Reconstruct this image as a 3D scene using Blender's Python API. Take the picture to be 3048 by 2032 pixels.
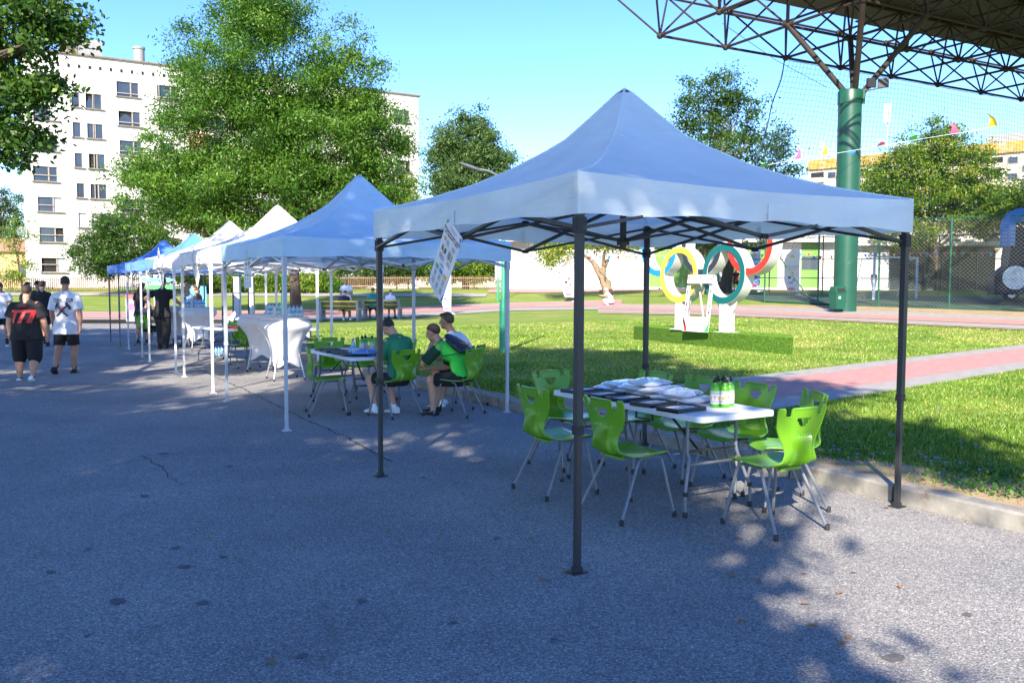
import bpy, bmesh, math, random
import numpy as np
from mathutils import Vector, Matrix
R = math.radians
for o in list(bpy.data.objects): bpy.data.objects.remove(o)
scn = bpy.context.scene
col = scn.collection
# ---------------------------------------------------------------- camera
FPX, PITCH, ROLL, EYE = 2575.06, -0.0629, 0.0025, 1.63
cp, sp = math.cos(PITCH), math.sin(PITCH)
FW = Vector((0, cp, sp)); R0 = Vector((1, 0, 0)); U0 = Vector((0, -sp, cp))
RT = math.cos(ROLL)*R0 + math.sin(ROLL)*U0
UP = -math.sin(ROLL)*R0 + math.cos(ROLL)*U0
cam = bpy.data.cameras.new('camera'); camo = bpy.data.objects.new('camera', cam); col.objects.link(camo)
cam.sensor_width = 36; cam.lens = FPX/3048*36; cam.clip_end = 2000; cam.clip_start = .05
M = Matrix((RT, UP, -FW)).transposed().to_4x4(); M.translation = (0, 0, EYE); camo.matrix_world = M
scn.camera = camo
# ---------------------------------------------------------------- light
SUN_EL, SUN_AZ = R(32), R(10.4)           # shadows run 10.4 deg right of the view axis
SD = Vector((math.sin(SUN_AZ), math.cos(SUN_AZ), 0))   # direction in which shadows fall
COT = 1/math.tan(SUN_EL)
w = bpy.data.worlds.new('World'); scn.world = w; w.use_nodes = True
nt = w.node_tree; bg = nt.nodes['Background']
sky = nt.nodes.new('ShaderNodeTexSky'); sky.sky_type = 'NISHITA'; sky.sun_disc = False
sky.sun_elevation = SUN_EL; sky.sun_rotation = math.atan2(-SD.x, -SD.y)
sky.air_density = 1.0; sky.dust_density = .1; sky.ozone_density = 4.5; sky.altitude = 100
hs = nt.nodes.new('ShaderNodeHueSaturation'); hs.inputs['Saturation'].default_value = 1.2; hs.inputs['Hue'].default_value = .515
nt.links.new(sky.outputs[0], hs.inputs['Color']); nt.links.new(hs.outputs[0], bg.inputs[0]); bg.inputs[1].default_value = .12
sl = bpy.data.lights.new('sun', 'SUN'); sl.energy = 4.5; sl.angle = R(.53); sl.color = (1, .885, .73)
so = bpy.data.objects.new('sun', sl); col.objects.link(so)
so.rotation_euler = Vector((SD.x*math.cos(SUN_EL), SD.y*math.cos(SUN_EL), -math.sin(SUN_EL))).to_track_quat('-Z', 'Y').to_euler()
vs = scn.view_settings; vs.view_transform = 'Standard'; vs.look = 'None'; vs.exposure = 1.7; vs.gamma = 1; vs.use_curve_mapping = False
scn.render.engine = 'CYCLES'

# ---------------------------------------------------------------- pixel helpers (photo pixels 3048 x 2032)
def ray(px, py): return FW + RT*((px-1524)/FPX) - UP*((py-1016)/FPX)
def atZ(px, py, z=0.):
    d = ray(px, py); t = (z-EYE)/d.z; return Vector((0, 0, EYE))+d*t
def atY(px, py, y):
    d = ray(px, py); return Vector((0, 0, EYE))+d*(y/d.y)
def atPlane(px, py, p, n):
    d = ray(px, py); o = Vector((0, 0, EYE)); return o+d*((p-o).dot(n)/d.dot(n))
LY = [-50, 22, 26, 31, 34.6, 37, 41, 48, 60, 75, 400]
LR = [.12, .12, .15, .35, .5, .6, .7, .98, 1.2, 1.42, 1.5]
LYL = [-50, 30, 38, 45, 58, 66, 75, 400]
LL = [.12, .12, .15, .2, .35, .8, 1.42, 1.5]
def TZ(x, y):
    k = min(max((x-2)/11, 0), 1); k = k*k*(3-2*k)
    return float(np.interp(y, LYL, LL))*(1-k)+float(np.interp(y, LY, LR))*k
def GT(px, py):
    d = ray(px, py); z = .2
    for _ in range(40):
        t = (z-EYE)/d.z if d.z < -1e-6 else 80
        if t < 0 or t > 200: t = 200
        p = Vector((0, 0, EYE))+d*t; z = z*.6+.4*TZ(p.x, p.y)
    return Vector((p.x, p.y, TZ(p.x, p.y)))
AV = Vector((.857, .515, 0)); BV = Vector((-.515, .857, 0))    # across / along the row of tents
def face(v): return math.atan2(-v[0], v[1])                   # rotation that turns +Y to v

# ---------------------------------------------------------------- object helpers
def tag(o, label=None, cat=None, group=None, kind=None):
    if label: o['label'] = label
    if cat: o['category'] = cat
    if group: o['group'] = group
    if kind: o['kind'] = kind
    return o
def empty(name, loc, rz=0, label=None, cat=None, group=None):
    o = bpy.data.objects.new(name, None); col.objects.link(o); o.location = loc; o.rotation_euler = (0, 0, rz); o.empty_display_size = .1
    return tag(o, label, cat, group)
class MB:
    def __init__(s): s.v = []; s.f = []; s.sm = []
    def add(s, vs, fs, smooth=False):
        n = len(s.v); s.v += [tuple(v) for v in vs]; s.f += [tuple(i+n for i in f) for f in fs]; s.sm += [smooth]*len(fs); return s
    def box(s, c, d, rz=0, m=None, taper=1.):
        hx, hy, hz = d[0]/2, d[1]/2, d[2]/2; L = []
        for z, t in ((-hz, 1), (hz, taper)):
            for x, y in ((-hx, -hy), (hx, -hy), (hx, hy), (-hx, hy)):
                L.append(Vector((x*t, y*t, z)))
        if m is None: m = Matrix.Rotation(rz, 3, 'Z')
        c = Vector(c); L = [m @ p + c for p in L]
        return s.add(L, [(3, 2, 1, 0), (4, 5, 6, 7), (0, 1, 5, 4), (1, 2, 6, 5), (2, 3, 7, 6), (3, 0, 4, 7)])
    def bar(s, p, q, w, h=None):
        p, q = Vector(p), Vector(q); d = q-p; l = d.length; h = h or w
        m = d.to_track_quat('Z', 'X' if abs(d.normalized().z) > .95 else 'Y').to_matrix()
        return s.box((p+q)/2, (w, h, l), m=m)
    def tube(s, pts, r, n=8, cap=True, smooth=True, ell=None):
        pts = [Vector(p) for p in pts]; k = len(pts)
        if not hasattr(r, '__len__'): r = [r]*k
        t0 = (pts[1]-pts[0]).normalized(); ref = Vector((0, 0, 1)) if abs(t0.z) < .9 else Vector((0, 1, 0))
        u = t0.cross(ref).normalized(); V = []
        for i, p in enumerate(pts):
            t = ((pts[min(i+1, k-1)]-p).normalized() + (p-pts[max(i-1, 0)]).normalized())
            t = t.normalized() if t.length > 1e-6 else t0
            u = (u - t*u.dot(t)).normalized(); v = t.cross(u)
            for j in range(n):
                a = 2*math.pi*j/n
                V.append(p + (u*math.cos(a) + v*math.sin(a)*(ell or 1))*r[i])
        F = [(i*n+j, i*n+(j+1) % n, (i+1)*n+(j+1) % n, (i+1)*n+j) for i in range(k-1) for j in range(n)]
        s.add(V, F, smooth)
        if cap:
            m = len(s.v)-k*n
            s.f += [tuple(m+j for j in range(n))[::-1], tuple(m+(k-1)*n+j for j in range(n))]; s.sm += [False, False]
        return s
    def lathe(s, prof, c=(0, 0, 0), n=16, smooth=True, sx=1, sy=1):
        c = Vector(c); V = []; k = len(prof)
        for r, z in prof:
            for j in range(n):
                a = 2*math.pi*j/n; V.append(c+Vector((r*math.cos(a)*sx, r*math.sin(a)*sy, z)))
        F = [(i*n+j, i*n+(j+1) % n, (i+1)*n+(j+1) % n, (i+1)*n+j) for i in range(k-1) for j in range(n)]
        F += [tuple(range(n))[::-1], tuple((k-1)*n+j for j in range(n))]
        return s.add(V, F, smooth)
    def ball(s, c, r, n=12, m=8, mat=None):
        r = Vector(r) if hasattr(r, '__len__') else Vector((r, r, r)); c = Vector(c); V = []; 
        for i in range(1, m):
            a = math.pi*i/m
            for j in range(n):
                b = 2*math.pi*j/n; V.append(Vector((r.x*math.sin(a)*math.cos(b), r.y*math.sin(a)*math.sin(b), r.z*math.cos(a))))
        V.append(Vector((0, 0, r.z))); V.append(Vector((0, 0, -r.z)))
        F = [(i*n+j, (i+1)*n+j, (i+1)*n+(j+1) % n, i*n+(j+1) % n) for i in range(m-2) for j in range(n)]
        t = (m-1)*n
        F += [(t, j, (j+1) % n) for j in range(n)]+[(t+1, (m-2)*n+(j+1) % n, (m-2)*n+j) for j in range(n)]
        if mat is not None: V = [mat @ v for v in V]
        return s.add([v+c for v in V], F, True)
    def cap(s, p, q, r0, r1, n=10):                       # tapered capsule
        p, q = Vector(p), Vector(q); d = (q-p).normalized(); P = []; rr = []
        for a in (-80, -50, -25): P.append(p+d*r0*math.sin(R(a))); rr.append(r0*math.cos(R(a)))
        P += [p, q]; rr += [r0, r1]
        for a in (25, 50, 80): P.append(q+d*r1*math.sin(R(a))); rr.append(r1*math.cos(R(a)))
        return s.tube(P, rr, n)
    def rings(s, RR, n=14):                               # loft of (centre, xaxis, yaxis) ellipses
        V = []; k = len(RR)
        for c, x, y in RR:
            c, x, y = Vector(c), Vector(x), Vector(y)
            for j in range(n):
                a = 2*math.pi*j/n; V.append(c+x*math.cos(a)+y*math.sin(a))
        F = [(i*n+j, i*n+(j+1) % n, (i+1)*n+(j+1) % n, (i+1)*n+j) for i in range(k-1) for j in range(n)]
        F += [tuple(range(n))[::-1], tuple((k-1)*n+j for j in range(n))]
        return s.add(V, F, True)
    def poly(s, pts, n, th):                              # extruded polygon (pts in order), thickness th along n
        n = Vector(n)*th; P = [Vector(p) for p in pts]; k = len(P)
        F = [tuple(range(k)), tuple(range(2*k-1, k-1, -1))]+[(i, i+k, (i+1) % k+k, (i+1) % k) for i in range(k)]
        return s.add([p+n for p in P]+P, F)
    def mesh(s, name, m=None, sharp=None):
        me = bpy.data.meshes.new(name); me.from_pydata(s.v, [], s.f)
        me.polygons.foreach_set('use_smooth', s.sm)
        if sharp: me.set_sharp_from_angle(angle=R(sharp))
        if m: me.materials.append(m)
        return me
    def build(s, name, m, parent=None, loc=None, rz=0, fix=False, **k):
        me = s.mesh(name, m, k.pop('sharp', 42))
        if fix:
            b = bmesh.new(); b.from_mesh(me); bmesh.ops.recalc_face_normals(b, faces=b.faces); b.to_mesh(me); b.free()
        return put(name, me, parent, loc, rz, **k)
def put(name, me, parent=None, loc=None, rz=0, label=None, cat=None, group=None, kind=None):
    o = bpy.data.objects.new(name, me); col.objects.link(o)
    if parent: o.parent = parent
    if loc is not None: o.location = loc
    if rz: o.rotation_euler = (0, 0, rz)
    return tag(o, label, cat, group, kind)
def npmesh(name, V, F, m, attr=None, smooth=False):
    V = np.asarray(V, np.float32); F = np.asarray(F, np.int32); k = F.shape[1]
    me = bpy.data.meshes.new(name); me.vertices.add(len(V)); me.vertices.foreach_set('co', V.ravel())
    me.loops.add(F.size); me.loops.foreach_set('vertex_index', F.ravel())
    me.polygons.add(len(F)); me.polygons.foreach_set('loop_start', np.arange(0, F.size, k, dtype=np.int32))
    me.polygons.foreach_set('use_smooth', np.full(len(F), smooth))
    if attr is not None:
        a = me.attributes.new('tone', 'FLOAT', 'FACE'); a.data.foreach_set('value', np.asarray(attr, np.float32))
    me.update(calc_edges=True); me.materials.append(m); return me
kids = {}
def copy_tree(o, parent=None, loc=None, rz=None):
    c = o.copy(); col.objects.link(c); c.parent = parent
    if loc is not None: c.location = loc
    if rz is not None: c.rotation_euler = (0, 0, rz)
    for ch in o.children: copy_tree(ch, c)
    return c
def text(s, size, m, parent, loc, rot=(0, 0, 0), align='CENTER', name='lettering', sx=1., shear=0, ext=.0004, bold=0):
    cu = bpy.data.curves.new(name, 'FONT'); cu.body = s; cu.size = size; cu.align_x = align; cu.align_y = 'CENTER'; cu.extrude = ext; cu.shear = shear; cu.offset = bold
    cu.resolution_u = 2
    o = bpy.data.objects.new(name, cu); o.scale = (sx, 1, 1)
    dg = bpy.context.evaluated_depsgraph_get(); col.objects.link(o); dg.update()
    me = bpy.data.meshes.new_from_object(o.evaluated_get(dg)); bpy.data.objects.remove(o)
    me.materials.clear(); me.materials.append(m); me.name = name
    o = put(name, me, parent, loc); o.scale = (sx, 1, 1); o.rotation_euler = rot
    return o

# ---------------------------------------------------------------- materials
def _nodes(name):
    m = bpy.data.materials.new(name); m.use_nodes = True; n = m.node_tree.nodes; l = m.node_tree.links
    return m, n, l, n['Principled BSDF'], n['Material Output']
def ramp(n, l, src, stops):
    r = n.new('ShaderNodeValToRGB'); e = r.color_ramp.elements
    while len(e) < len(stops): e.new(.5)
    for k, (p, c) in enumerate(stops): e[k].position = p; e[k].color = (*c[:3], 1) if len(c) > 2 else (c[0],)*3+(1,)
    l.new(src, r.inputs[0]); return r
def noise(n, l, scale, detail=4, rough=.55, vec=None, dist=0):
    t = n.new('ShaderNodeTexNoise'); t.inputs['Scale'].default_value = scale; t.inputs['Detail'].default_value = detail
    t.inputs['Roughness'].default_value = rough; t.inputs['Distortion'].default_value = dist
    if vec is not None: l.new(vec, t.inputs['Vector'])
    return t
def objco(n, l, sc=None):
    c = n.new('ShaderNodeTexCoord')
    if sc is None: return c.outputs['Object']
    mp = n.new('ShaderNodeMapping'); mp.inputs['Scale'].default_value = sc; l.new(c.outputs['Object'], mp.inputs[0]); return mp.outputs[0]
def mixc(n, l, f, a, b, mode='MIX'):
    x = n.new('ShaderNodeMix'); x.data_type = 'RGBA'; x.blend_type = mode
    for k, v in ((0, f), (6, a), (7, b)):
        if hasattr(v, 'is_linked') or isinstance(v, bpy.types.NodeSocket): l.new(v, x.inputs[k])
        elif k == 0: x.inputs[0].default_value = v
        else: x.inputs[k].default_value = (*v, 1)
    return x.outputs[2]
def pm(name, c, rough=.6, metal=0, var=.08, scale=6, bump=0, bscale=40, trans=0, tcol=None, spec=.5, sc=None, coat=0, dirt=None):
    m, n, l, b, out = _nodes(name); v = objco(n, l, sc)
    t = noise(n, l, scale, 5, .6, v)
    lo = tuple(x*(1-var) for x in c); hi = tuple(min(1, x*(1+var)) for x in c)
    rp = ramp(n, l, t.outputs[0], [(.3, lo), (.7, hi)]); cs = rp.outputs[0]
    if dirt:
        t2 = noise(n, l, dirt[1], 6, .7, v); rp2 = ramp(n, l, t2.outputs[0], [(dirt[2], (0,)), (dirt[2]+.14, (1,))])
        cs = mixc(n, l, rp2.outputs[0], cs, dirt[0])
    l.new(cs, b.inputs['Base Color']); b.inputs['Roughness'].default_value = rough; b.inputs['Metallic'].default_value = metal
    b.inputs['Specular IOR Level'].default_value = spec; b.inputs['Coat Weight'].default_value = coat
    if bump:
        t3 = noise(n, l, bscale, 4, .6, v); bp = n.new('ShaderNodeBump'); bp.inputs['Strength'].default_value = bump; bp.inputs['Distance'].default_value = .01
        l.new(t3.outputs[0], bp.inputs['Height']); l.new(bp.outputs[0], b.inputs['Normal'])
    if trans:
        tr = n.new('ShaderNodeBsdfTranslucent')
        if tcol: tr.inputs[0].default_value = (*tcol, 1)
        else: l.new(cs, tr.inputs[0])
        mx = n.new('ShaderNodeMixShader'); mx.inputs[0].default_value = trans
        l.new(b.outputs[0], mx.inputs[1]); l.new(tr.outputs[0], mx.inputs[2]); l.new(mx.outputs[0], out.inputs[0])
    return m
def leafmat(name, stops, trans=.35):
    m, n, l, b, out = _nodes(name)
    a = n.new('ShaderNodeAttribute'); a.attribute_name = 'tone'
    rp = ramp(n, l, a.outputs['Fac'], stops)
    t = noise(n, l, .55, 3, .5, objco(n, l)); r2 = ramp(n, l, t.outputs[0], [(.3, (.72, .75, .7)), (.7, (1.2, 1.15, 1.1))])
    c = mixc(n, l, 1., rp.outputs[0], r2.outputs[0], 'MULTIPLY')
    l.new(c, b.inputs['Base Color']); b.inputs['Roughness'].default_value = .45; b.inputs['Specular IOR Level'].default_value = .4
    tr = n.new('ShaderNodeBsdfTranslucent'); c2 = mixc(n, l, 1., c, (1.25, 1.35, .55), 'MULTIPLY'); l.new(c2, tr.inputs[0])
    mx = n.new('ShaderNodeMixShader'); mx.inputs[0].default_value = trans
    l.new(b.outputs[0], mx.inputs[1]); l.new(tr.outputs[0], mx.inputs[2]); l.new(mx.outputs[0], out.inputs[0])
    return m
X = {}
def asphalt():
    m, n, l, b, out = _nodes('asphalt'); v = objco(n, l)
    vo = n.new('ShaderNodeTexVoronoi'); vo.inputs['Scale'].default_value = 125; l.new(v, vo.inputs['Vector'])
    wn = n.new('ShaderNodeSeparateColor'); l.new(vo.outputs['Color'], wn.inputs[0])
    st = ramp(n, l, wn.outputs[0], [(0, (.12, .122, .128)), (.35, (.205, .204, .203)), (.75, (.29, .284, .277)), (.93, (.38, .372, .36)), (1, (.52, .505, .485))])
    t1 = noise(n, l, 330, 3, .7, v); g = ramp(n, l, t1.outputs[0], [(.35, (.72,)), (.68, (1.24,))])
    c = mixc(n, l, 1., st.outputs[0], g.outputs[0], 'MULTIPLY')
    t2 = noise(n, l, .55, 6, .62, v); g2 = ramp(n, l, t2.outputs[0], [(.28, (.70, .71, .73)), (.74, (1.25, 1.21, 1.15))])
    c = mixc(n, l, 1., c, g2.outputs[0], 'MULTIPLY')
    t3 = noise(n, l, 1.9, 2, .5, v, .4); g3 = ramp(n, l, t3.outputs[0], [(.765, (0,)), (.79, (.75,))])     # gum and oil spots
    c = mixc(n, l, g3.outputs[0], c, (.06, .058, .055))
    t4 = noise(n, l, .8, 8, .75, v, 1.2); g4 = ramp(n, l, t4.outputs[0], [(.62, (0,)), (.74, (.5,))])
    c = mixc(n, l, g4.outputs[0], c, (.12, .10, .085))
    l.new(c, b.inputs['Base Color']); b.inputs['Roughness'].default_value = .85; b.inputs['Specular IOR Level'].default_value = .25
    bp = n.new('ShaderNodeBump'); bp.inputs['Strength'].default_value = .5; bp.inputs['Distance'].default_value = .006
    l.new(vo.outputs['Distance'], bp.inputs['Height']); l.new(bp.outputs[0], b.inputs['Normal'])
    return m
def lawnmat():
    m, n, l, b, out = _nodes('lawn'); v = objco(n, l)
    t1 = noise(n, l, 45, 6, .75, v); c1 = ramp(n, l, t1.outputs[0], [(.3, (.07, .13, .014)), (.5, (.16, .25, .035)), (.72, (.29, .35, .09))])
    t2 = noise(n, l, .32, 7, .68, v); m2 = ramp(n, l, t2.outputs[0], [(.46, (0,)), (.68, (.8,))])
    t3 = noise(n, l, 1.7, 8, .72, v); m3 = ramp(n, l, t3.outputs[0], [(.6, (0,)), (.7, (.85,))])
    c = mixc(n, l, m2.outputs[0], c1.outputs[0], (.30, .29, .10)); c = mixc(n, l, m3.outputs[0], c, (.38, .31, .17))
    l.new(c, b.inputs['Base Color']); b.inputs['Roughness'].default_value = .9; b.inputs['Specular IOR Level'].default_value = .15
    bp = n.new('ShaderNodeBump'); bp.inputs['Strength'].default_value = .8; bp.inputs['Distance'].default_value = .04
    l.new(t1.outputs[0], bp.inputs['Height']); l.new(bp.outputs[0], b.inputs['Normal']); return m
X['asphalt'] = asphalt(); X['lawn'] = lawnmat()
X['kerb'] = pm('kerb_concrete', (.25, .24, .215), .85, var=.2, scale=9, bump=.4, bscale=120, dirt=((.17, .13, .085), 3.5, .56))
X['slab'] = pm('paving_slab', (.29, .275, .25), .85, var=.16, scale=5, bump=.3, bscale=90)
X['redslab'] = pm('red_paving', (.42, .21, .185), .85, var=.16, scale=5, bump=.3, bscale=90)
X['sand'] = pm('sandy_soil', (.33, .24, .135), .95, var=.22, scale=2.2, bump=.6, bscale=60)
X['black'] = pm('black_powder_coat', (.022, .024, .028), .45, var=.3, scale=160, bump=.25, bscale=300)
X['white'] = pm('white_enamel', (.64, .66, .68), .4, var=.03)
X['grey'] = pm('light_grey_enamel', (.40, .44, .49), .42, var=.05)
X['dgrey'] = pm('dark_grey_metal', (.09, .10, .12), .45, var=.1)
X['steel'] = pm('grey_steel', (.36, .38, .40), .38, .55, var=.08); X['tubegrey'] = pm('grey_tube_paint', (.16, .175, .20), .4, .2, var=.06)
X['rubber'] = pm('rubber', (.018, .018, .02), .7)
X['lime'] = pm('lime_plastic', (.115, .31, .008), .36, var=.06, scale=3, coat=.15, bump=.06, bscale=500)
X['tabletop'] = pm('white_moulded_plastic', (.62, .66, .72), .5, var=.03, bump=.1, bscale=250)
X['plastic'] = pm('white_plastic', (.64, .64, .64), .4, var=.02)
X['paper'] = pm('white_paper', (.66, .66, .68), .6, var=.02)
X['fabricw'] = pm('white_stretch_cloth', (.64, .64, .68), .8, var=.03, trans=.12)
for k, c in dict(red=(.62, .03, .03), orange=(.75, .16, .02), yellow=(.72, .55, .03), green=(.05, .36, .09), blue=(.03, .16, .58), pink=(.7, .12, .28), sky=(.10, .42, .75), navy=(.02, .025, .06), gold=(.6, .36, .04), ink=(.02, .02, .03), dkgreen=(.01, .10, .03), purple=(.25, .15, .6), teal=(.01, .22, .22)).items():
    X[k] = pm(k+'_colour', c, .55, var=.06)
X['bark'] = pm('bark', (.075, .056, .042), .95, var=.35, scale=7, bump=.9, bscale=18, sc=(1, 1, .3))
X['palebark'] = pm('pale_bark', (.22, .165, .11), .95, var=.3, scale=7, bump=.8, bscale=18, sc=(1, 1, .3))
X['glass'] = pm('window_glass', (.035, .05, .075), .08, var=.3, scale=.4, spec=.5)
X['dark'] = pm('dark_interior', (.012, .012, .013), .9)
# ================================================================ ground
rng = np.random.default_rng(7); random.seed(7)
KA = 5.85                                              # kerb line, measured across the row
def ab(a, b, z=0): return AV*a + BV*b + Vector((0, 0, z))
m = MB(); m.add([(-90, -40, 0), (60, -40, 0), (60, 45, 0), (-90, 45, 0)], [(0, 1, 2, 3)])
road = m.build('asphalt_road', X['asphalt'], kind='structure')
X['tar'] = pm('tar_joint', (.05, .05, .05), .9)
def crack(pts, wd):
    m = MB(); P = []
    for i in range(len(pts)-1):
        p, q = Vector(pts[i]), Vector(pts[i+1]); k = max(2, int((q-p).length/.12))
        for j in range(k): P.append(p.lerp(q, j/k)+Vector((random.gauss(0, .012), random.gauss(0, .012), 0)))
    V = []; F = []
    for i, p in enumerate(P):
        t = (P[min(i+1, len(P)-1)]-P[max(i-1, 0)]).normalized(); nn = Vector((-t.y, t.x, 0))*wd*random.uniform(.3, 1)
        V += [p+nn+Vector((0, 0, .004)), p-nn+Vector((0, 0, .004))]
        if i: F.append((2*i-2, 2*i-1, 2*i+1, 2*i))
    m.add(V, F); m.build('crack', X['tar'], road)
crack([atZ(*p) for p in ((560, 1085), (730, 1160), (900, 1245), (1030, 1300), (1170, 1380))], .016)
crack([atZ(*p) for p in ((430, 1355), (480, 1390), (500, 1420), (560, 1450))], .007)
crack([atZ(*p) for p in ((0, 1310), (120, 1302), (260, 1308))], .006)
X['gum'] = pm('trodden_spot', (.10, .098, .096), .9, var=.3, scale=40)
for k_, (x_, y_, s_) in enumerate(((2658, 1956, .055), (1078, 1786, .03), (603, 1792, .035), (351, 1787, .05), (548, 1684, .04), (666, 1656, .03), (523, 1629, .03), (264, 1632, .02), (810, 1534, .02), (682, 1387, .05), (488, 1349, .06), (2198, 1601, .035), (2392, 1706, .02), (2540, 1703, .02), (2879, 1827, .03), (430, 1475, .05), (260, 1890, .02), (1260, 1420, .03), (900, 1950, .03), (1480, 1600, .025), (1350, 1850, .02), (150, 1700, .03), (1650, 1900, .02))):
    p_ = atZ(x_, y_, .004); m = MB(); n_ = 12; ph_ = random.random()*6
    m.add([(s_*(1+.2*math.sin(3*a+ph_))*math.cos(a), s_*.8*(1+.2*math.sin(2*a+ph_))*math.sin(a), 0) for a in np.linspace(0, 2*math.pi, n_, endpoint=False)], [tuple(range(n_))]); m.build('stain', X['gum'], road, p_, random.random()*3)
X['litter'] = pm('dry_leaf', (.30, .15, .05), .9, var=.3, scale=30)
lm_ = MB(); lm_.add([(-.03, 0, .004), (0, .017, .012), (.035, .002, .006), (.002, -.016, .010)], [(0, 3, 1), (1, 3, 2)]); lm_ = lm_.mesh('fallen_leaf', X['litter'])
for k_ in range(34):
    x_, y_ = random.uniform(20, 3000), random.uniform(1200, 2000); p_ = atZ(x_, y_, .004)
    if p_.dot(AV) < KA-.1: put('fallen_leaf', lm_, None, p_, random.random()*6, label='small dry brown leaf fallen on the asphalt', cat='leaf', group='dry leaves scattered on the asphalt')
# ---- lawns (one terrain, near sheet and far sheet)
def lawn_left(y):
    if y < 19.8: return (KA+.17-.515*y)/.857
    return np.interp(y, [19.8, 26, 38.0], [-4.75, -6.4, -9.0])
def grid(name, ys, xl, xr, nx, m, pw=1.0):
    V = []; F = []
    for y in ys:
        a, b_ = xl(y), xr(y)
        for i in range(nx):
            t = (i/(nx-1))**pw; x = a+(b_-a)*t; V.append((x, y, TZ(x, y)))
    for j in range(len(ys)-1):
        for i in range(nx-1): F.append((j*nx+i, j*nx+i+1, (j+1)*nx+i+1, (j+1)*nx+i))
    me = npmesh(name, V, F, m, smooth=True)
    return put(name, me, kind='structure')
lawn = grid('lawn', list(np.arange(-8, 38.01, .5)), lawn_left, lambda y: 60, 70, X['lawn'], 1.6)
far = grid('far_lawn', list(np.arange(38.0, 80, .75))+[90, 120, 180, 260, 400], lambda y: -95-y*.4, lambda y: 90+y*.5, 140, X['lawn'])
skirt = MB()
for y0, y1 in zip(np.arange(-8, 38, 1.), np.arange(-7, 39, 1.)):
    a, b_ = lawn_left(y0), lawn_left(y1); skirt.add([(a, y0, 0), (b_, y1, 0), (b_, y1, TZ(b_, y1)), (a, y0, TZ(a, y0))], [(0, 1, 2, 3)])
skirt.build('lawn_edge', X['sand'], kind='structure')
# ---- kerb, stone by stone
kerb = empty('kerb', ab(KA, 0)); tag(kerb, kind='structure')
def stone_mesh(L, W=.16, H=.135, ch=.018):
    m = MB(); h = L/2-.010
    prof = [(-.0, 0), (-.0, H-ch), (ch, H), (W, H), (W, 0)]
    V = [(x, s*h, z-.001) for s in (-1, 1) for x, z in prof]
    m.add(V, [(0, 5, 6, 1), (1, 6, 7, 2), (2, 7, 8, 3), (3, 8, 9, 4), (4, 3, 2, 1, 0)[::-1], (5, 6, 7, 8, 9)[::-1]])
    me = m.mesh('kerb_stone', X['kerb']); b = bmesh.new(); b.from_mesh(me); bmesh.ops.recalc_face_normals(b, faces=b.faces); b.to_mesh(me); b.free(); return me
ks = stone_mesh(1.0); krz = math.atan2(AV.y, AV.x)
b0 = atZ(2516, 1450).dot(BV)
for i in range(-9, 40):
    b = b0+i*1.0
    if b > 19.5: break
    o = put('kerb_stone', ks, kerb, ab(0, b, random.uniform(-.004, .004)), krz+random.gauss(0, .004))
ks2 = stone_mesh(1.2)
kerb2 = empty('kerb', (0, 0, 0)); tag(kerb2, kind='structure')
for i in range(15):
    p = Vector((-4.85, 20.2, 0)).lerp(Vector((-9.1, 38.2, 0)), (i+.5)/15); put('kerb_stone', ks2, kerb2, p-Vector((.12, 0, 0)), math.atan2(18, -4.25)-math.pi/2)
for i in range(40): put('kerb_stone', ks2, kerb2, (-9.6-i*1.2, 37.9, .0), math.pi/2)
for o_, d_, L_ in ((ab(KA, b0+5.5), BV, 28), ):
    m = MB(); m.box((0, 0, .058), (.125, L_, .118)); m.build('kerb_bedding', X['tar'], None, o_+AV*.082, krz, kind='structure')
# dirt strip behind the kerb
m = MB(); V = []; F = []; bs = np.arange(-10, 19.6, .25)
dirtw = np.interp(bs, [-10, 2.6, 3.6, 4.6, 5.6, 7, 19], [1.1, 1.05, .95, .55, .3, .15, .2])
for i, b in enumerate(bs):
    w_ = dirtw[i]*(1+.25*math.sin(b*3.1)+.2*math.sin(b*7.3)); V += [ab(KA+.15, b, .130), ab(KA+.15+max(.05, w_), b, .1235)]
    if i: F.append((2*i-2, 2*i-1, 2*i+1, 2*i))
m.add(V, F); m.build('bare_soil', X['sand'], kind='structure')
# ---- near path across the lawn, slab by slab
PD = Vector((.752, .659, 0)); PN = Vector((-.659, .752, 0)); prz = math.atan2(PD.y, PD.x)
path = empty('red_path', (0, 0, 0)); tag(path, kind='structure')
m = MB(); m.add([PD*t+PN*n_+Vector((0, 0, .1265)) for t, n_ in ((7, 5.84), (60, 5.84), (60, 8.38), (7, 8.38))], [(0, 1, 2, 3)])
m = MB()
for t0 in np.arange(2.9, 34, .5):
    for a, b_ in ((t0, t0+.5),):
        if (PD*a+PN*5.84).dot(AV) < KA+.16 and (PD*a+PN*8.38).dot(AV) < KA+.16: continue
        m.add([PD*u+PN*v+Vector((0, 0, TZ(*(PD*u+PN*v).xy)+.006)) for u, v in ((a, 5.84), (b_, 5.84), (b_, 8.38), (a, 8.38))], [(0, 1, 2, 3)])
m.build('path_bed', X['sand'], path)
def slabmesh(l, w_, mt):
    m = MB(); m.box((0, 0, 0), (l-.008, w_-.008, .03)); return m.mesh('slab', mt)
sg, sr = slabmesh(1.0, .54, X['slab']), slabmesh(1.0, .7, X['redslab'])
rows = [(5.84+.27, sg, 0), (6.38+.35, sr, .5), (7.08+.35, sr, 0), (7.78+.27, sg, .5)]
for nv, me, off in rows:
    for t in np.arange(4.6, 33, 1.):
        p = PD*(t+off)+PN*nv
        if p.dot(AV)-.5*abs(PD.dot(AV))-.3 < KA+.0: continue
        o = put('slab', me, path, p+Vector((0, 0, TZ(p.x, p.y)+.004+random.uniform(-.002, .002))), prz)
        sl_ = (TZ(*(p+PD*.5).xy)-TZ(*(p-PD*.5).xy)); o.rotation_euler = (0, -math.atan(sl_), prz)
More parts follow.
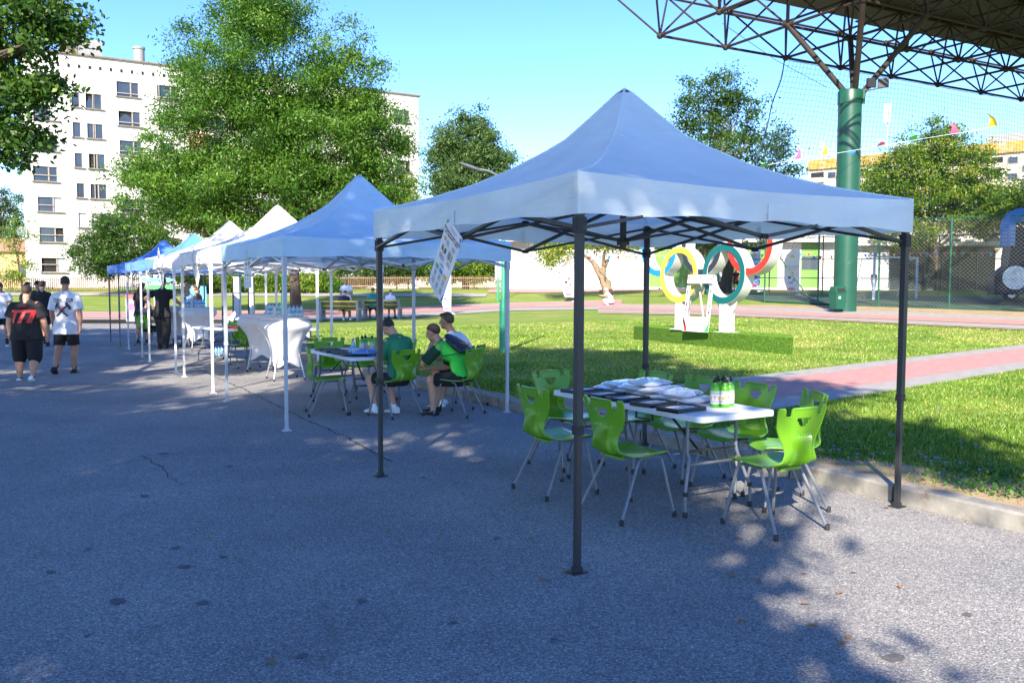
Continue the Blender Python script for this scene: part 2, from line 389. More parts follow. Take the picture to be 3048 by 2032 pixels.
# ---- far paths (too far to tell the slabs apart)
def strip(name, near, farp, mt, dz, n=60):
    xs = np.linspace(near[0][0], near[-1][0], n); V = []; F = []
    for i, x in enumerate(xs):
        yn = np.interp(x, [p[0] for p in near], [p[1] for p in near]); yf = np.interp(x, [p[0] for p in farp], [p[1] for p in farp])
        p, q = GT(x, yn), GT(x, yf)
        for k in range(5):
            s = p.lerp(q, k/4); V.append((s.x, s.y, TZ(s.x, s.y)+dz))
    for i in range(n-1):
        for k in range(4): F.append((i*5+k, (i+1)*5+k, (i+1)*5+k+1, i*5+k+1))
    return put(name, npmesh(name, V, F, mt, smooth=True), kind='structure')
strip('paved_path', [(-100, 953), (600, 953), (950, 955), (1200, 946), (1520, 926), (1850, 921)], [(-100, 930), (600, 928), (950, 922), (1200, 914), (1520, 902), (1850, 893)], X['slab'], .03)
strip('red_path', [(-100, 949), (600, 949), (950, 944), (1200, 934), (1520, 917), (1850, 912)], [(-100, 934), (600, 931), (950, 925), (1200, 917), (1520, 904), (1850, 895)], X['redslab'], .045)
strip('paved_path', [(1780, 934), (2100, 940), (2400, 953), (2700, 968), (3200, 992)], [(1780, 905), (2100, 907), (2400, 910), (2700, 915), (3200, 936)], X['sand'], .03)
strip('paved_path', [(1780, 930), (2100, 938), (2400, 951), (2700, 966), (3200, 990)], [(1780, 908), (2100, 914), (2400, 920), (2700, 931), (3200, 952)], X['slab'], .045)
strip('red_path', [(1780, 923), (2100, 932), (2400, 945), (2700, 957), (3200, 978)], [(1780, 913), (2100, 922), (2400, 934), (2700, 945), (3200, 962)], X['redslab'], .06)
def wstrip(name, x0, x1, y0, y1, mt, dz):
    V = []; F = []; n = 50
    for i in range(n):
        x = x0+(x1-x0)*i/(n-1)
        for k in range(5): y = y0+(y1-y0)*k/4; V.append((x, y, TZ(x, y)+dz))
    for i in range(n-1):
        for k in range(4): F.append((i*5+k, (i+1)*5+k, (i+1)*5+k+1, i*5+k+1))
    return put(name, npmesh(name, V, F, mt, smooth=True), kind='structure')
wstrip('footpath', -60, -2, 66.5, 69.5, X['slab'], .05)
wstrip('red_paving', -2, 26, 70.5, 75, X['redslab'], .05)
# ---- grass blades: dense close by, thinning with distance
X['blade'] = leafmat('grass_blade', [(0, (.07, .17, .012)), (.4, (.15, .27, .03)), (.75, (.28, .36, .07)), (1, (.48, .42, .17))], .3)
def blades(name, N, ylo, yhi, hmax, seed, xr=24):
    g = np.random.default_rng(seed); n = N
    d = ylo*(yhi/ylo)**g.random(n); fx = g.uniform(-.62, .66, n); x = fx*d; y = d
    a = x*.857+y*.515; b = -x*.515+y*.857
    pn = x*PN.x+y*PN.y; w_ = np.interp(b, bs, dirtw)
    keep = (a > KA+.18) & ~((pn > 5.8) & (pn < 8.42)) & (b < 30)
    near_dirt = a < KA+.15+w_*1.05
    keep &= ~near_dirt | (g.random(n) < .10)
    left = np.interp(y, [19.8, 38], [-4.7, -8.8]); keep &= (y < 19.8) | (x > left+.1)
    x, y, d = x[keep], y[keep], d[keep]; n = len(x)
    k_ = np.clip((x-2)/11, 0, 1); k_ = k_*k_*(3-2*k_); z = np.interp(y, LYL, LL)*(1-k_)+np.interp(y, LY, LR)*k_
    patch = .5+.5*np.sin(x*1.3+np.sin(y*.9)*2)*np.sin(y*1.1+np.cos(x*.7)*2)
    h = hmax*(.35+.65*g.random(n))*(.6+.6*patch); ang = g.uniform(0, 2*np.pi, n); wd = .0035+.0007*d; ln = g.normal(0, .45, (n, 2))
    V = np.zeros((n, 3, 3)); c, s = np.cos(ang)*wd, np.sin(ang)*wd
    V[:, 0] = np.stack([x-c, y-s, z-.004], 1); V[:, 1] = np.stack([x+c, y+s, z-.004], 1); V[:, 2] = np.stack([x+ln[:, 0]*h, y+ln[:, 1]*h, z+h], 1)
    tone = np.clip(g.normal(.38, .17, n)+.35*(.5-patch)+.3*(np.sin(x*.45+1)*np.sin(y*.38+np.sin(x*.3)*2) > .35)+(g.random(n) < .12)*.5, 0, 1)
    me = npmesh(name, V.reshape(-1, 3), np.arange(3*n).reshape(n, 3), X['blade'], tone)
    return put(name, me, label='green blades of grass standing on the lawn', cat='grass', kind='stuff')
blades('grass', 250000, 5.2, 14, .05, 3)
blades('grass', 190000, 11, 37, .05, 5)
# ---- clover-like weeds and flowers by the kerb
X['weed'] = leafmat('weed_leaf', [(0, (.03, .10, .015)), (.6, (.07, .19, .03)), (1, (.16, .28, .05))], .3)
def leafcloud(P, size, g, asp=.5, up=.3, tone=None):
    n = len(P); a = g.normal(size=(n, 3)); a[:, 2] += up*0; a /= np.linalg.norm(a, axis=1)[:, None]
    nrm = g.normal(size=(n, 3)); nrm[:, 2] += up*3; b = np.cross(nrm, a); b /= np.linalg.norm(b, axis=1)[:, None]+1e-9
    s = size*g.uniform(.6, 1.3, n)[:, None]
    V = np.stack([P, P+a*s*.5+b*s*asp*.5, P+a*s, P+a*s*.5-b*s*asp*.5], 1).reshape(-1, 3)
    t = np.clip(g.normal(.5, .22, n), 0, 1) if tone is None else tone
    return V, np.arange(4*n).reshape(n, 4), t
g = np.random.default_rng(11); n = 9000
bb = g.uniform(-4, 6, n); aa = KA+.3+np.abs(g.normal(.45, .5, n)); hh = .125+.07*g.random(n)
cl = (np.sin(bb*2.3)+np.sin(bb*5.1+1)+np.sin(aa*4)) > -.1
bb, aa, hh = bb[cl], aa[cl], hh[cl]
P = np.stack([AV.x*aa+BV.x*bb, AV.y*aa+BV.y*bb, hh], 1)
V, F, t = leafcloud(P, .035, g, .8, .6); put('weeds', npmesh('weeds', V, F, X['weed'], t), label='low leafy weeds growing behind the kerb', cat='weeds', kind='stuff')
X['petal'] = pm('violet_petal', (.36, .24, .72), .6)
def flower_mesh():
    m = MB()
    for k in range(5):
        a = k*2*math.pi/5; u = Vector((math.cos(a), math.sin(a), .35)); v = Vector((-math.sin(a), math.cos(a), 0))
        m.add([(0, 0, 0), u*.012+v*.007, u*.022, u*.012-v*.007], [(0, 1, 2, 3)])
    m.tube([(0, 0, -.05), (0, 0, 0)], .001, 4); return m.mesh('wildflower', X['petal'])
fm = flower_mesh()
fpx = [(2482, 1327), (2497, 1338), (2551, 1351), (2526, 1361), (2588, 1367), (2655, 1293), (2742, 1352), (2757, 1361), (2796, 1364), (2784, 1361), (2813, 1376), (2858, 1378), (2771, 1371), (2906, 1323), (2860, 1316), (2571, 1184), (2793, 1212), (2916, 1398), (2949, 1374), (2470, 1340), (2440, 1336), (2600, 1352)]
for i, (x, y) in enumerate(fpx):
    p = atZ(x, y, .185); put('wildflower', fm, None, p, random.random()*6, label='small violet wildflower in the weeds behind the kerb', cat='flower', group='violet flowers behind the kerb')
# ================================================================ gazebos
def cloth(name, c, tr=.25, ws=(1.2, 1.2, 9)):
    m, n, l, b, out = _nodes(name); v = objco(n, l)
    t = noise(n, l, 2.2, 5, .6, v); rp = ramp(n, l, t.outputs[0], [(.3, tuple(x*.93 for x in c)), (.7, tuple(min(1, x*1.06) for x in c))])
    cs = rp.outputs[0]; l.new(cs, b.inputs['Base Color']); b.inputs['Roughness'].default_value = .62; b.inputs['Specular IOR Level'].default_value = .35
    b.inputs['Sheen Weight'].default_value = .15
    mp = objco(n, l, ws); t2 = noise(n, l, 1.6, 5, .55, mp, .6); bp = n.new('ShaderNodeBump'); bp.inputs['Strength'].default_value = .42; bp.inputs['Distance'].default_value = .03
    l.new(t2.outputs[0], bp.inputs['Height']); l.new(bp.outputs[0], b.inputs['Normal'])
    tn = n.new('ShaderNodeBsdfTranslucent'); l.new(cs, tn.inputs[0]); mx = n.new('ShaderNodeMixShader'); mx.inputs[0].default_value = tr
    l.new(b.outputs[0], mx.inputs[1]); l.new(tn.outputs[0], mx.inputs[2]); l.new(mx.outputs[0], out.inputs[0]); return m
X['c_light'] = cloth('pale_blue_canopy_cloth', (.80, .91, .97), .36)
X['c_sky'] = cloth('sky_blue_canopy_cloth', (.58, .79, .95), .34)
X['c_white'] = cloth('white_canopy_cloth', (.80, .81, .84), .3)
X['c_blue'] = cloth('blue_canopy_cloth', (.13, .33, .80), .28)
PT = np.array([0, .12, .25, .4, .55, .7, .78, .88, .97, 1.0]); PZ = np.array([0, .045, .105, .195, .315, .475, .575, .765, .945, .985])
def gazebo(near, S, cl, lm, lm2, ht, zp, label, cat='gazebo', val=.235, seed=0, left_blue=None, th=None):
    g = random.Random(seed)
    rz = math.atan2(AV.y, AV.x) if th is None else th
    t = empty('gazebo', (near[0], near[1], 0), rz, label, cat, 'gazebos standing in a row')
    # local frame: x = across (to kerb), y = along the row, origin = near leg
    e = .035; C = [(-e, -e), (S+e, -e), (S+e, S+e), (-e, S+e)]; ctr = Vector((S/2, S/2)); zt = ht+val
    m = MB(); NU = 24; T = list(PT)
    for k in range(4):
        p, q = Vector(C[k]), Vector(C[(k+1) % 4]); V = []; F = []
        for i, tt in enumerate(T):
            for j in range(NU+1):
                u = j/NU; pt = p.lerp(q, u).lerp(ctr, tt)
                z = zt+(zp-zt)*float(PZ[i])
                z -= .05*math.sin(math.pi*u)*math.sin(math.pi*min(1, tt*1.15))*(1-tt*.5)
                z -= .03*math.sin(math.pi*u)*(1-tt)**3
                z += .004*math.sin(u*19+k)*math.sin(tt*7)
                V.append((pt.x, pt.y, z))
        for i in range(len(T)-1):
            for j in range(NU):
                F.append((i*(NU+1)+j, i*(NU+1)+j+1, (i+1)*(NU+1)+j+1, (i+1)*(NU+1)+j))
        m.add(V, F, True)
    can = m.build('canopy', cl, t, sharp=24)
    # peak seam panel edge
    m = MB()
    for k in range(4):
        a, b_ = Vector(C[k]).lerp(ctr, .72), Vector(C[(k+1) % 4]).lerp(ctr, .72); zz = zt+(zp-zt)*.50
        P = [(*a.lerp(b_, u), zz-.035*math.sin(math.pi*u)+.004) for u in np.linspace(0, 1, 9)]
        m.tube(P, .004, 4)
    m.build('seam', cl, can)
    for k in range(4):
        a = Vector(C[k]); P = []
        for i_, tt in enumerate(T): q_ = a.lerp(ctr, tt); P.append((q_.x, q_.y, zt+(zp-zt)*float(PZ[i_])+.003))
        m = MB(); m.tube(P, .0055, 5); m.build('hip_seam', cl, can)
        a2 = a.lerp(Vector(C[(k+1) % 4]), .5); m = MB(); m.box((*(a2+(a2-ctr)*.012), zt-.16), (.05, .006, .10), (k % 2)*math.pi/2); m.build('tab', cl, can)
    # valance of each side, slightly wrinkled, its hem uneven
    for k in range(4):
        p, q = Vector(C[k]), Vector(C[(k+1) % 4]); d = (q-p).normalized(); nrm = Vector((d.y, -d.x)); V = []; F = []
        ph = g.random()*9; NV = 40
        for i, s in enumerate((0, .2, .45, .7, .93, 1.0)):
            for j in range(NV+1):
                u = j/NV; pt = p.lerp(q, u); edge = math.sin(math.pi*u)**.4
                off = (.014*math.sin(u*13+ph+s*2)+.009*math.sin(u*37+ph*2-s*3))*s*edge+.014*s*edge
                sag = -.03*math.sin(math.pi*u)*(1-s) + .010*math.sin(u*23+ph)*s*edge+.018*math.sin(math.pi*u)*s
                V.append((pt.x+nrm.x*off, pt.y+nrm.y*off, zt+.0-val*s+sag))
        for i in range(5):
            for j in range(NV): F.append((i*(NV+1)+j, (i+1)*(NV+1)+j, (i+1)*(NV+1)+j+1, i*(NV+1)+j+1))
        mm = MB(); mm.add(V, F, True); mt = cl
        mm.build('valance', mt, can)
        if left_blue and k == 3:
            mm = MB(); js = int(NV*.38); Vb = []; Fb = []
            for i in range(6):
                for j in range(js+1):
                    x, y, z = V[i*(NV+1)+j]; Vb.append((x-.006, y, z))
            for i in range(5):
                for j in range(js): Fb.append((i*(js+1)+j, (i+1)*(js+1)+j, (i+1)*(js+1)+j+1, i*(js+1)+j+1))
            mm.add(Vb, Fb, True); tag(mm.build('valance_panel', left_blue, can), 'dark blue end panel of the white valance')
    # legs
    for (x, y) in ((0, 0), (S, 0), (S, S), (0, S)):
        z1 = .80; hz = (zt-.02)
        m = MB(); m.box((x, y, (z1+hz)/2), (.042, .042, hz-z1)); lg = m.build('leg', lm, t)
        m = MB(); m.box((x, y, z1/2+.02), (.034, .034, z1)); m.build('lower_leg', lm2, lg)
        m = MB(); m.box((x, y, .004), (.10, .085, .008)); m.box((x, y, .02), (.046, .046, .03)); m.build('foot_plate', lm2, lg)
        bm_ = X['rubber'] if lm is X['black'] else lm
        for nm_, zz_, d_ in (('slider', ht-.06, (.058, .058, .09)), ('bracket', hz-.05, (.056, .056, .07)), ('collar', z1+.02, (.05, .05, .05))): m = MB(); m.box((x, y, zz_), d_); m.build(nm_, bm_, lg)
    # scissor trusses
    zu, zl = zt-.045, ht-.075
    def xbar(p, q):
        m = MB(); m.bar(p, q, .034, .02); o = m.build('truss_bar', lm, t)
        md = (Vector(p)+Vector(q))/2; d = (Vector(q)-Vector(p)).normalized()
        m = MB(); m.bar(md-d*.022, md+d*.022, .033, .022); m.build('joint_plate', X['steel'], o)
    q = .014
    for k in range(4):
        p, r = Vector(((0, 0), (S, 0), (S, S), (0, S))[k]), Vector(((S, 0), (S, S), (0, S), (0, 0))[k]); md = (p+r)/2; d = (r-p).normalized(); nn = Vector((-d.y, d.x))*q
        for (a, b_, s) in ((p, md, 1), (md, r, 1)):
            xbar((*(a+nn), zu), (*(b_+nn), zl)); xbar((*(a-nn), zl), (*(b_-nn), zu))
        xbar((*(md+nn), zu), (*(ctr+nn), zl+.03)); xbar((*(md-nn), zl), (*(ctr-nn), zu+.05))
        for zz_ in (zl, zu): m = MB(); m.box((*md, zz_), (.05, .034, .034), math.atan2(d.y, d.x)); m.build('truss_joint', X['rubber'], t)
    m = MB(); m.box((*ctr, (zl+zp)/2-.03), (.036, .036, zp-zl-.02)); m.box((*ctr, zl+.03), (.07, .07, .06)); m.box((*ctr, zu+.05), (.07, .07, .06)); m.lathe([(.05, zp-.05), (.03, zp-.03)], (*ctr, 0), 8); m.build('centre_pole', lm, t)
    return t
GA = gazebo((.3757, 4.8666), 2.92, X['c_light'], X['black'], X['black'], 2.035, 3.19, 'pale blue gazebo on black legs beside the lime chair table', seed=1)
GB = gazebo((-2.5474, 9.7084), 2.90, X['c_sky'], X['grey'], X['grey'], 1.96, 3.13, 'sky blue gazebo on light grey legs over the seated boys', seed=2)
LEG = {'C': ((634, 1170), (550, 1122)), 'D': ((524, 1109), (447, 1077)), 'E': ((424, 1063), (384, 1040)), 'F': ((358, 1030), (330, 1014))}
def gz(k, cl, lm, lm2, lab, pk, **kw):
    p, q = atZ(*LEG[k][0]), atZ(*LEG[k][1]); S = (q-p).length*1.02
    d = (q-p).normalized(); th = math.atan2(-d.x, d.y)
    ctr = p+d*S/2+Vector((d.y, -d.x, 0))*S/2
    zp = atY(pk[0], pk[1], ctr.y).z
    print('gaz', k, round(S, 2), 'peak', round(zp, 2)); zp = min(max(zp, 2.95), 3.25)
    return gazebo((p.x, p.y), S, cl, lm, lm2, 1.97, zp, lab, th=th, **kw)
gz('C', X['c_white'], X['white'], X['white'], 'white gazebo over the two cloth covered bar tables', (840, 609), seed=3)
gz('D', X['c_white'], X['white'], X['white'], 'white gazebo with a dark blue strip at one end of its valance', (696, 656), seed=4, left_blue=X['c_blue'])
gz('E', X['c_blue'], X['grey'], X['grey'], 'blue gazebo between the white one and the end of the row', (579, 696), seed=5)
gz('F', X['c_blue'], X['dgrey'], X['dgrey'], 'blue gazebo on dark legs at the end of the row', (499, 713), seed=6)
# ---- printed posters hanging from the valances
def poster(px, depth_pts, label, full=True, w_=.33, h_=.95, **k):
    """px: four photo corners tl,tr,bl ; depth_pts = world y for top and bottom"""
    tl, tr, bl = [atY(*p, d) for p, d in zip(px, depth_pts)]
    x = (tr-tl); y = (tl-bl); yn = y.normalized(); xp = x-yn*x.dot(yn); W = max(xp.length, x.length*.85); H = y.length; xn = xp.normalized(); z = xn.cross(yn).normalized()
    t = empty('poster', (0, 0, 0), 0, label, 'poster', 'festival posters hanging from the valances')
    Mx = Matrix((xn, yn, z)).transposed().to_4x4(); Mx.translation = tl+xn*W/2-y/2; t.matrix_world = Mx
    m = MB(); m.box((0, 0, 0), (W, H, .004)); m.build('sheet', X['paper'], t)
    zf = .0035
    def rect(cx, cy, sx, sy, c, nm='printed_block'):
        m = MB(); m.add([(cx-sx/2, cy-sy/2, zf), (cx+sx/2, cy-sy/2, zf), (cx+sx/2, cy+sy/2, zf), (cx-sx/2, cy+sy/2, zf)], [(0, 1, 2, 3)]); m.build(nm, X[c], t)
    def tri(P, c):
        m = MB(); m.add([(a*W/2, b_*H/2, zf) for a, b_ in P], [(0, 1, 2)]); m.build('printed_corner', X[c], t)
    def lines(cx, cy, wd, n, dy, s):
        m = MB(); g = random.Random(n*7+int(cx*999))
        for i in range(n):
            ww = wd*g.uniform(.6, 1); yy = cy-i*dy; m.add([(cx-ww/2, yy-s/2, zf), (cx+ww/2, yy-s/2, zf), (cx+ww/2, yy+s/2, zf), (cx-ww/2, yy+s/2, zf)], [(0, 1, 2, 3)])
        m.build('text_lines', X['ink'], t)
    tri([(-.97, .97), (-.72, .97), (-.97, .82)], 'green'); tri([(.97, .97), (.97, .78), (.78, .93)], 'blue'); tri([(.97, .80), (.97, .70), (.84, .76)], 'orange')
    tri([(-.97, -.97), (-.97, -.80), (-.80, -.97)], 'green'); tri([(.97, -.97), (.97, -.72), (.78, -.97)], 'blue'); tri([(.97, -.97), (.97, -.86), (.86, -.97)], 'green')
    text('Младежки фестивал', W*.105, X['navy'], t, (0, H*.375, zf), shear=.15)
    text('на здравето 2026', W*.105, X['navy'], t, (0, H*.335, zf), shear=.15)
    lines(0, H*.445, W*.6, 1, .02, H*.006); lines(0, H*.42, W*.4, 1, .02, H*.006)
    # emblem, phones and groups of figures as flat print
    rect(-W*.30, H*.25, W*.12, H*.05, 'gold'); lines(-W*.1, H*.27, W*.2, 6, H*.013, H*.004); lines(W*.27, H*.27, W*.22, 5, H*.013, H*.004)
    for i, c in enumerate(('green', 'sky', 'navy')): rect(-W*.3+i*W*.1, H*(.115-.02*(i % 2)), W*.085, H*.075, ('dkgreen', 'gold', 'navy')[i])
    for i in range(7): rect(W*.08+i*W*.042, H*.12, W*.028, H*(.09+.02*((i*5) % 3)), ('blue', 'orange', 'ink', 'green', 'sky', 'gold', 'navy')[i])
    lines(-W*.2, H*.03, W*.35, 6, H*.013, H*.004); lines(W*.24, H*.04, W*.33, 5, H*.013, H*.004); lines(-W*.05, -H*.085, W*.3, 2, H*.018, H*.007)
    for i, c in enumerate(('green', 'blue', 'gold')):
        cx = (-.28+.27*i)*W; rect(cx, -H*.17, W*.2, H*.06, c); rect(cx, -H*.27, W*.16, H*.10, ('grey', 'steel', 'grey')[i]); rect(cx, -H*.26, W*.05, H*.06, ('dkgreen', 'navy', 'orange')[i])
        lines(cx, -H*.345, W*.2, 7, H*.013, H*.004)
    lines(0, -H*.46, W*.6, 1, .02, H*.006)
    m = MB(); m.bar((0, H/2-.01, -.002), (0, H/2+.04, -.03), .004); m.build('tie', X['plastic'], t)
    return t
poster([(1334, 647), (1397, 634), (1275, 838)], (6.15, 5.88, 6.43), 'long printed poster hanging on the pale blue gazebo valance')
poster([(726, 742), (748, 741), (727, 857)], (11.22, 10.90, 11.22), 'printed poster hanging straight on the sky blue gazebo valance')
poster([(569, 773), (580, 772), (588, 859)], (14.42, 14.15, 13.98), 'narrow tilted poster on the white gazebo beside the bar tables')
poster([(466, 790), (478, 789), (484, 861)], (17.97, 17.53, 17.32), 'narrow tilted poster on the white gazebo with the dark blue strip')
poster([(388, 806), (392, 806), (390, 864)], (21.24, 21.05, 21.2), 'poster seen edge on below the blue gazebo valance')
# ================================================================ chairs
EDGE = []
def chair_shell():
    # profile of the moulded shell, side view: (y forward, z up) from seat front edge to top of the back
    prof = [(.235, .425), (.225, .447), (.20, .457), (.12, .455), (.02, .446), (-.08, .444), (-.14, .452), (-.185, .472), (-.212, .505), (-.222, .55), (-.220, .60), (-.215, .66), (-.222, .72), (-.236, .78), (-.25, .845)]
    L = [0]
    for p, q in zip(prof, prof[1:]): L.append(L[-1]+math.hypot(q[0]-p[0], q[1]-p[1]))
    Lt = L[-1]
    sb = L[7]; tb = Lt                                   # where the back starts
    def P(s): return np.interp(s, L, [p[0] for p in prof]), np.interp(s, L, [p[1] for p in prof])
    def half(s):                                         # half width
        return np.interp(s, [0, .03, .10, .30, L[6], L[8], L[9], L[10], L[11], L[12], Lt-.03, Lt], [.155, .195, .215, .222, .200, .150, .130, .140, .175, .205, .222, .220])
    nr = 7
    us = sorted(set([round(x, 4) for x in ([-1, -.93, -.82, -.74, -.66, -.60, .60, .66, .74, .82, .93, 1] + [(-.56+1.12*(i+f)/nr) for i in range(nr) for f in (0, .5)])]))
    top = Lt; n1 = .055                                    # notch depth
    ss = sorted(set([round(x, 4) for x in list(np.linspace(0, sb, 14)) + list(np.linspace(sb, Lt-.135, 14)) + [Lt-.135, Lt-.125, Lt-.11, Lt-.09, Lt-.075, Lt-.062, Lt-n1, Lt-.022, Lt-.010, Lt]]))
    nu, ns = len(us), len(ss); V = np.zeros((ns, nu, 3)); keep = np.ones((ns-1, nu-1), bool)
    for i, s in enumerate(ss):
        y, z = P(s); h = half(s)
        for j, u in enumerate(us):
            x = u*h; yy, zz = y, z
            fr0 = np.interp(s, [sb-.045, sb], [0, 1])
            if s <= sb and abs(u) < .56: yy -= .020*fr0*(1-abs(2*(((u+.56)/1.12*nr+1e-4) % 1)-1))
            if s <= sb: zz += .012*abs(u)**3 - .008*(1-u*u)*math.sin(min(1, s/sb)*math.pi)      # dished seat
            else:
                f = min(1, (s-sb)/.12); yy += .030*f*u*u                                       # back wraps round the sitter
                fr = np.interp(s, [sb-.045, sb, Lt-.215, Lt-.17], [0, 1, 1, 0])
                if abs(u) < .56: yy -= .020*fr*(1-abs(2*(((u+.56)/1.12*nr+1e-4) % 1)-1))
            V[i, j] = (x, yy, zz)
    for i in range(ns-1):
        sc_ = (ss[i]+ss[i+1])/2
        for j in range(nu-1):
            uc = (us[j]+us[j+1])/2; a = abs(uc)
            if sc_ > Lt-n1 and .52 < a < .82: keep[i, j] = False                             # two notches in the top edge
            if abs(uc) < .30 and Lt-.125 < sc_ < Lt-.062:
                lim = .30*math.sqrt(max(0, 1-((Lt-.062-sc_)/.066)**2))
                if abs(uc) < lim: keep[i, j] = False                                          # hand hole
    EDGE.clear(); EDGE.extend([tuple(V[i, j]) for i in range(ns) if ss[i] > sb-.06] for j in (0, nu-1))
    # thickness
    N = np.zeros_like(V); du = np.gradient(V, axis=1); ds = np.gradient(V, axis=0); N = np.cross(du, ds); N /= np.linalg.norm(N, axis=2)[..., None]+1e-9
    th = .0055; A = (V+N*th).reshape(-1, 3); B = (V-N*th).reshape(-1, 3); n = ns*nu; F = []
    idx = lambda i, j: i*nu+j
    for i in range(ns-1):
        for j in range(nu-1):
            if not keep[i, j]: continue
            a, b, c, d = idx(i, j), idx(i, j+1), idx(i+1, j+1), idx(i+1, j)
            F.append((a, b, c, d)); F.append((d+n, c+n, b+n, a+n))
            for (di, dj, e) in ((-1, 0, (a, b)), (0, 1, (b, c)), (1, 0, (c, d)), (0, -1, (d, a))):
                ii, jj = i+di, j+dj
                if ii < 0 or jj < 0 or ii >= ns-1 or jj >= nu-1 or not keep[ii, jj]: F.append((e[1], e[0], e[0]+n, e[1]+n))
    used = sorted({i for f in F for i in f}); rm = {o: k for k, o in enumerate(used)}; AB = np.vstack([A, B])[used]
    m = MB(); m.add([tuple(v) for v in AB], [tuple(rm[i] for i in f) for f in F], True)
    return m.mesh('seat_shell', X['lime'], 24)
SHELL = chair_shell()
def chair_proto():
    t = empty('school_chair', (0, 0, 0))
    sh = put('seat_shell', SHELL, t)
    m = MB()                                             # rolled rim on the top of the back
    for x0, x1 in ((-.220, -.178), (-.112, .112), (.178, .220)):
        P = [(x, -.25+.030*(x/.214)**2, .845) for x in np.linspace(x0, x1, 6)]; m.tube(P, .0095, 6)
    for s in (-1, 1):
        P = [(s*.178, -.232, .843), (s*.172, -.222, .794), (s*.120, -.230, .790), (s*.112, -.240, .843)]; m.tube(P, .008, 6)
    for e_ in EDGE: m.tube(e_, .0085, 6)
    m.build('rim', X['lime'], sh)
    m = MB(); m.box((0, .02, .43), (.20, .03, .02)); m.box((0, -.12, .428), (.20, .03, .022)); m.build('mount_rib', X['lime'], sh)
    for s in (-1, 1):
        # one bent tube per side: front foot, over below the seat front, rear foot
        P = [(s*.245, .235, .02), (s*.19, .165, .40), (s*.183, .15, .425), (s*.18, .11, .434), (s*.178, .02, .434), (s*.18, -.03, .425), (s*.186, -.05, .40), (s*.245, -.235, .02)]
        m = MB(); m.tube(P, .0115, 8); fr = m.build('leg_frame', X['tubegrey'], t)
        for y in (.238, -.238):
            m = MB(); m.lathe([(.016, 0), (.0165, .03), (.0135, .042)], (s*.2465, y, 0), 10); m.build('rubber_foot', X['rubber'], fr)
    m = MB(); m.tube([(-.18, .09, .43), (.18, .09, .43)], .009, 6); m.tube([(-.18, -.01, .43), (.18, -.01, .43)], .009, 6); m.build('cross_bar', X['tubegrey'], t)
    return t
CH = chair_proto(); ch_used = [False]
def chair(x, y, f, label, group=None, z=0):
    if not ch_used[0]: o = CH; ch_used[0] = True; o.location = (x, y, z); o.rotation_euler = (0, 0, face(f))
    else: o = copy_tree(CH, None, (x, y, z), face(f))
    if 'group' in o: del o['group']
    return tag(o, label, 'chair', group or 'lime school chairs around the tables')
a_, b_ = AV, BV
lab = 'empty lime chair '
chair(.345, 6.84, a_, lab+'facing the far two black frames on the frame table')
chair(.83, 6.17, a_, lab+'behind the black gazebo leg, facing the row of black frames')
chair(1.795, 5.82, b_, lab+'in sunlight at the table end with the green bottles')
chair(2.06, 6.45, (-.93, -.05), lab+'in shade beside the kerb just behind the sunlit chair')
chair(1.80, 6.93, -a_, lab+'with its back to the kerb, across from the green bottles')
chair(1.49, 7.42, -a_, lab+'with its back to the kerb, behind the stack of bagged shirts')
chair(1.14, 7.82, -a_, lab+'with its back to the kerb beside the rear black gazebo leg')
chair(.50, 7.88, (.62, -.78), lab+'at the table end farthest from the green bottles')
chair(-2.38, 11.04, (.95, .3), lab+'standing alone at the side of the boys\' table')
chair(-1.47, 10.87, (-.73, .68), 'lime chair under the boy in the dark green shirt')
chair(-.67, 10.97, (-.91, .41), 'lime chair under the boy with the drawstring bag')
chair(-.65, 11.74, (-.93, .36), 'lime chair under the boy in the white shirt')
chair(-2.76, 12.98, (.15, -.99), lab+'behind the boys\' table, farthest from the seated boys')
chair(-2.27, 13.1, (-.3, -.95), lab+'behind the green bottles of the boys\' table')
chair(-1.72, 12.75, (-.5, -.87), lab+'behind the blue bags of the boys\' table')
chair(-5.42, 17.35, (-.75, .66), lab+'at the white table with red things, its back to the bar tables')
chair(-6.25, 19.6, (.1, -.99), lab+'on the far side of the white table with red things')
chair(-9.95, 23.6, (.2, .98), 'lime chair under a seated person behind the man in black')
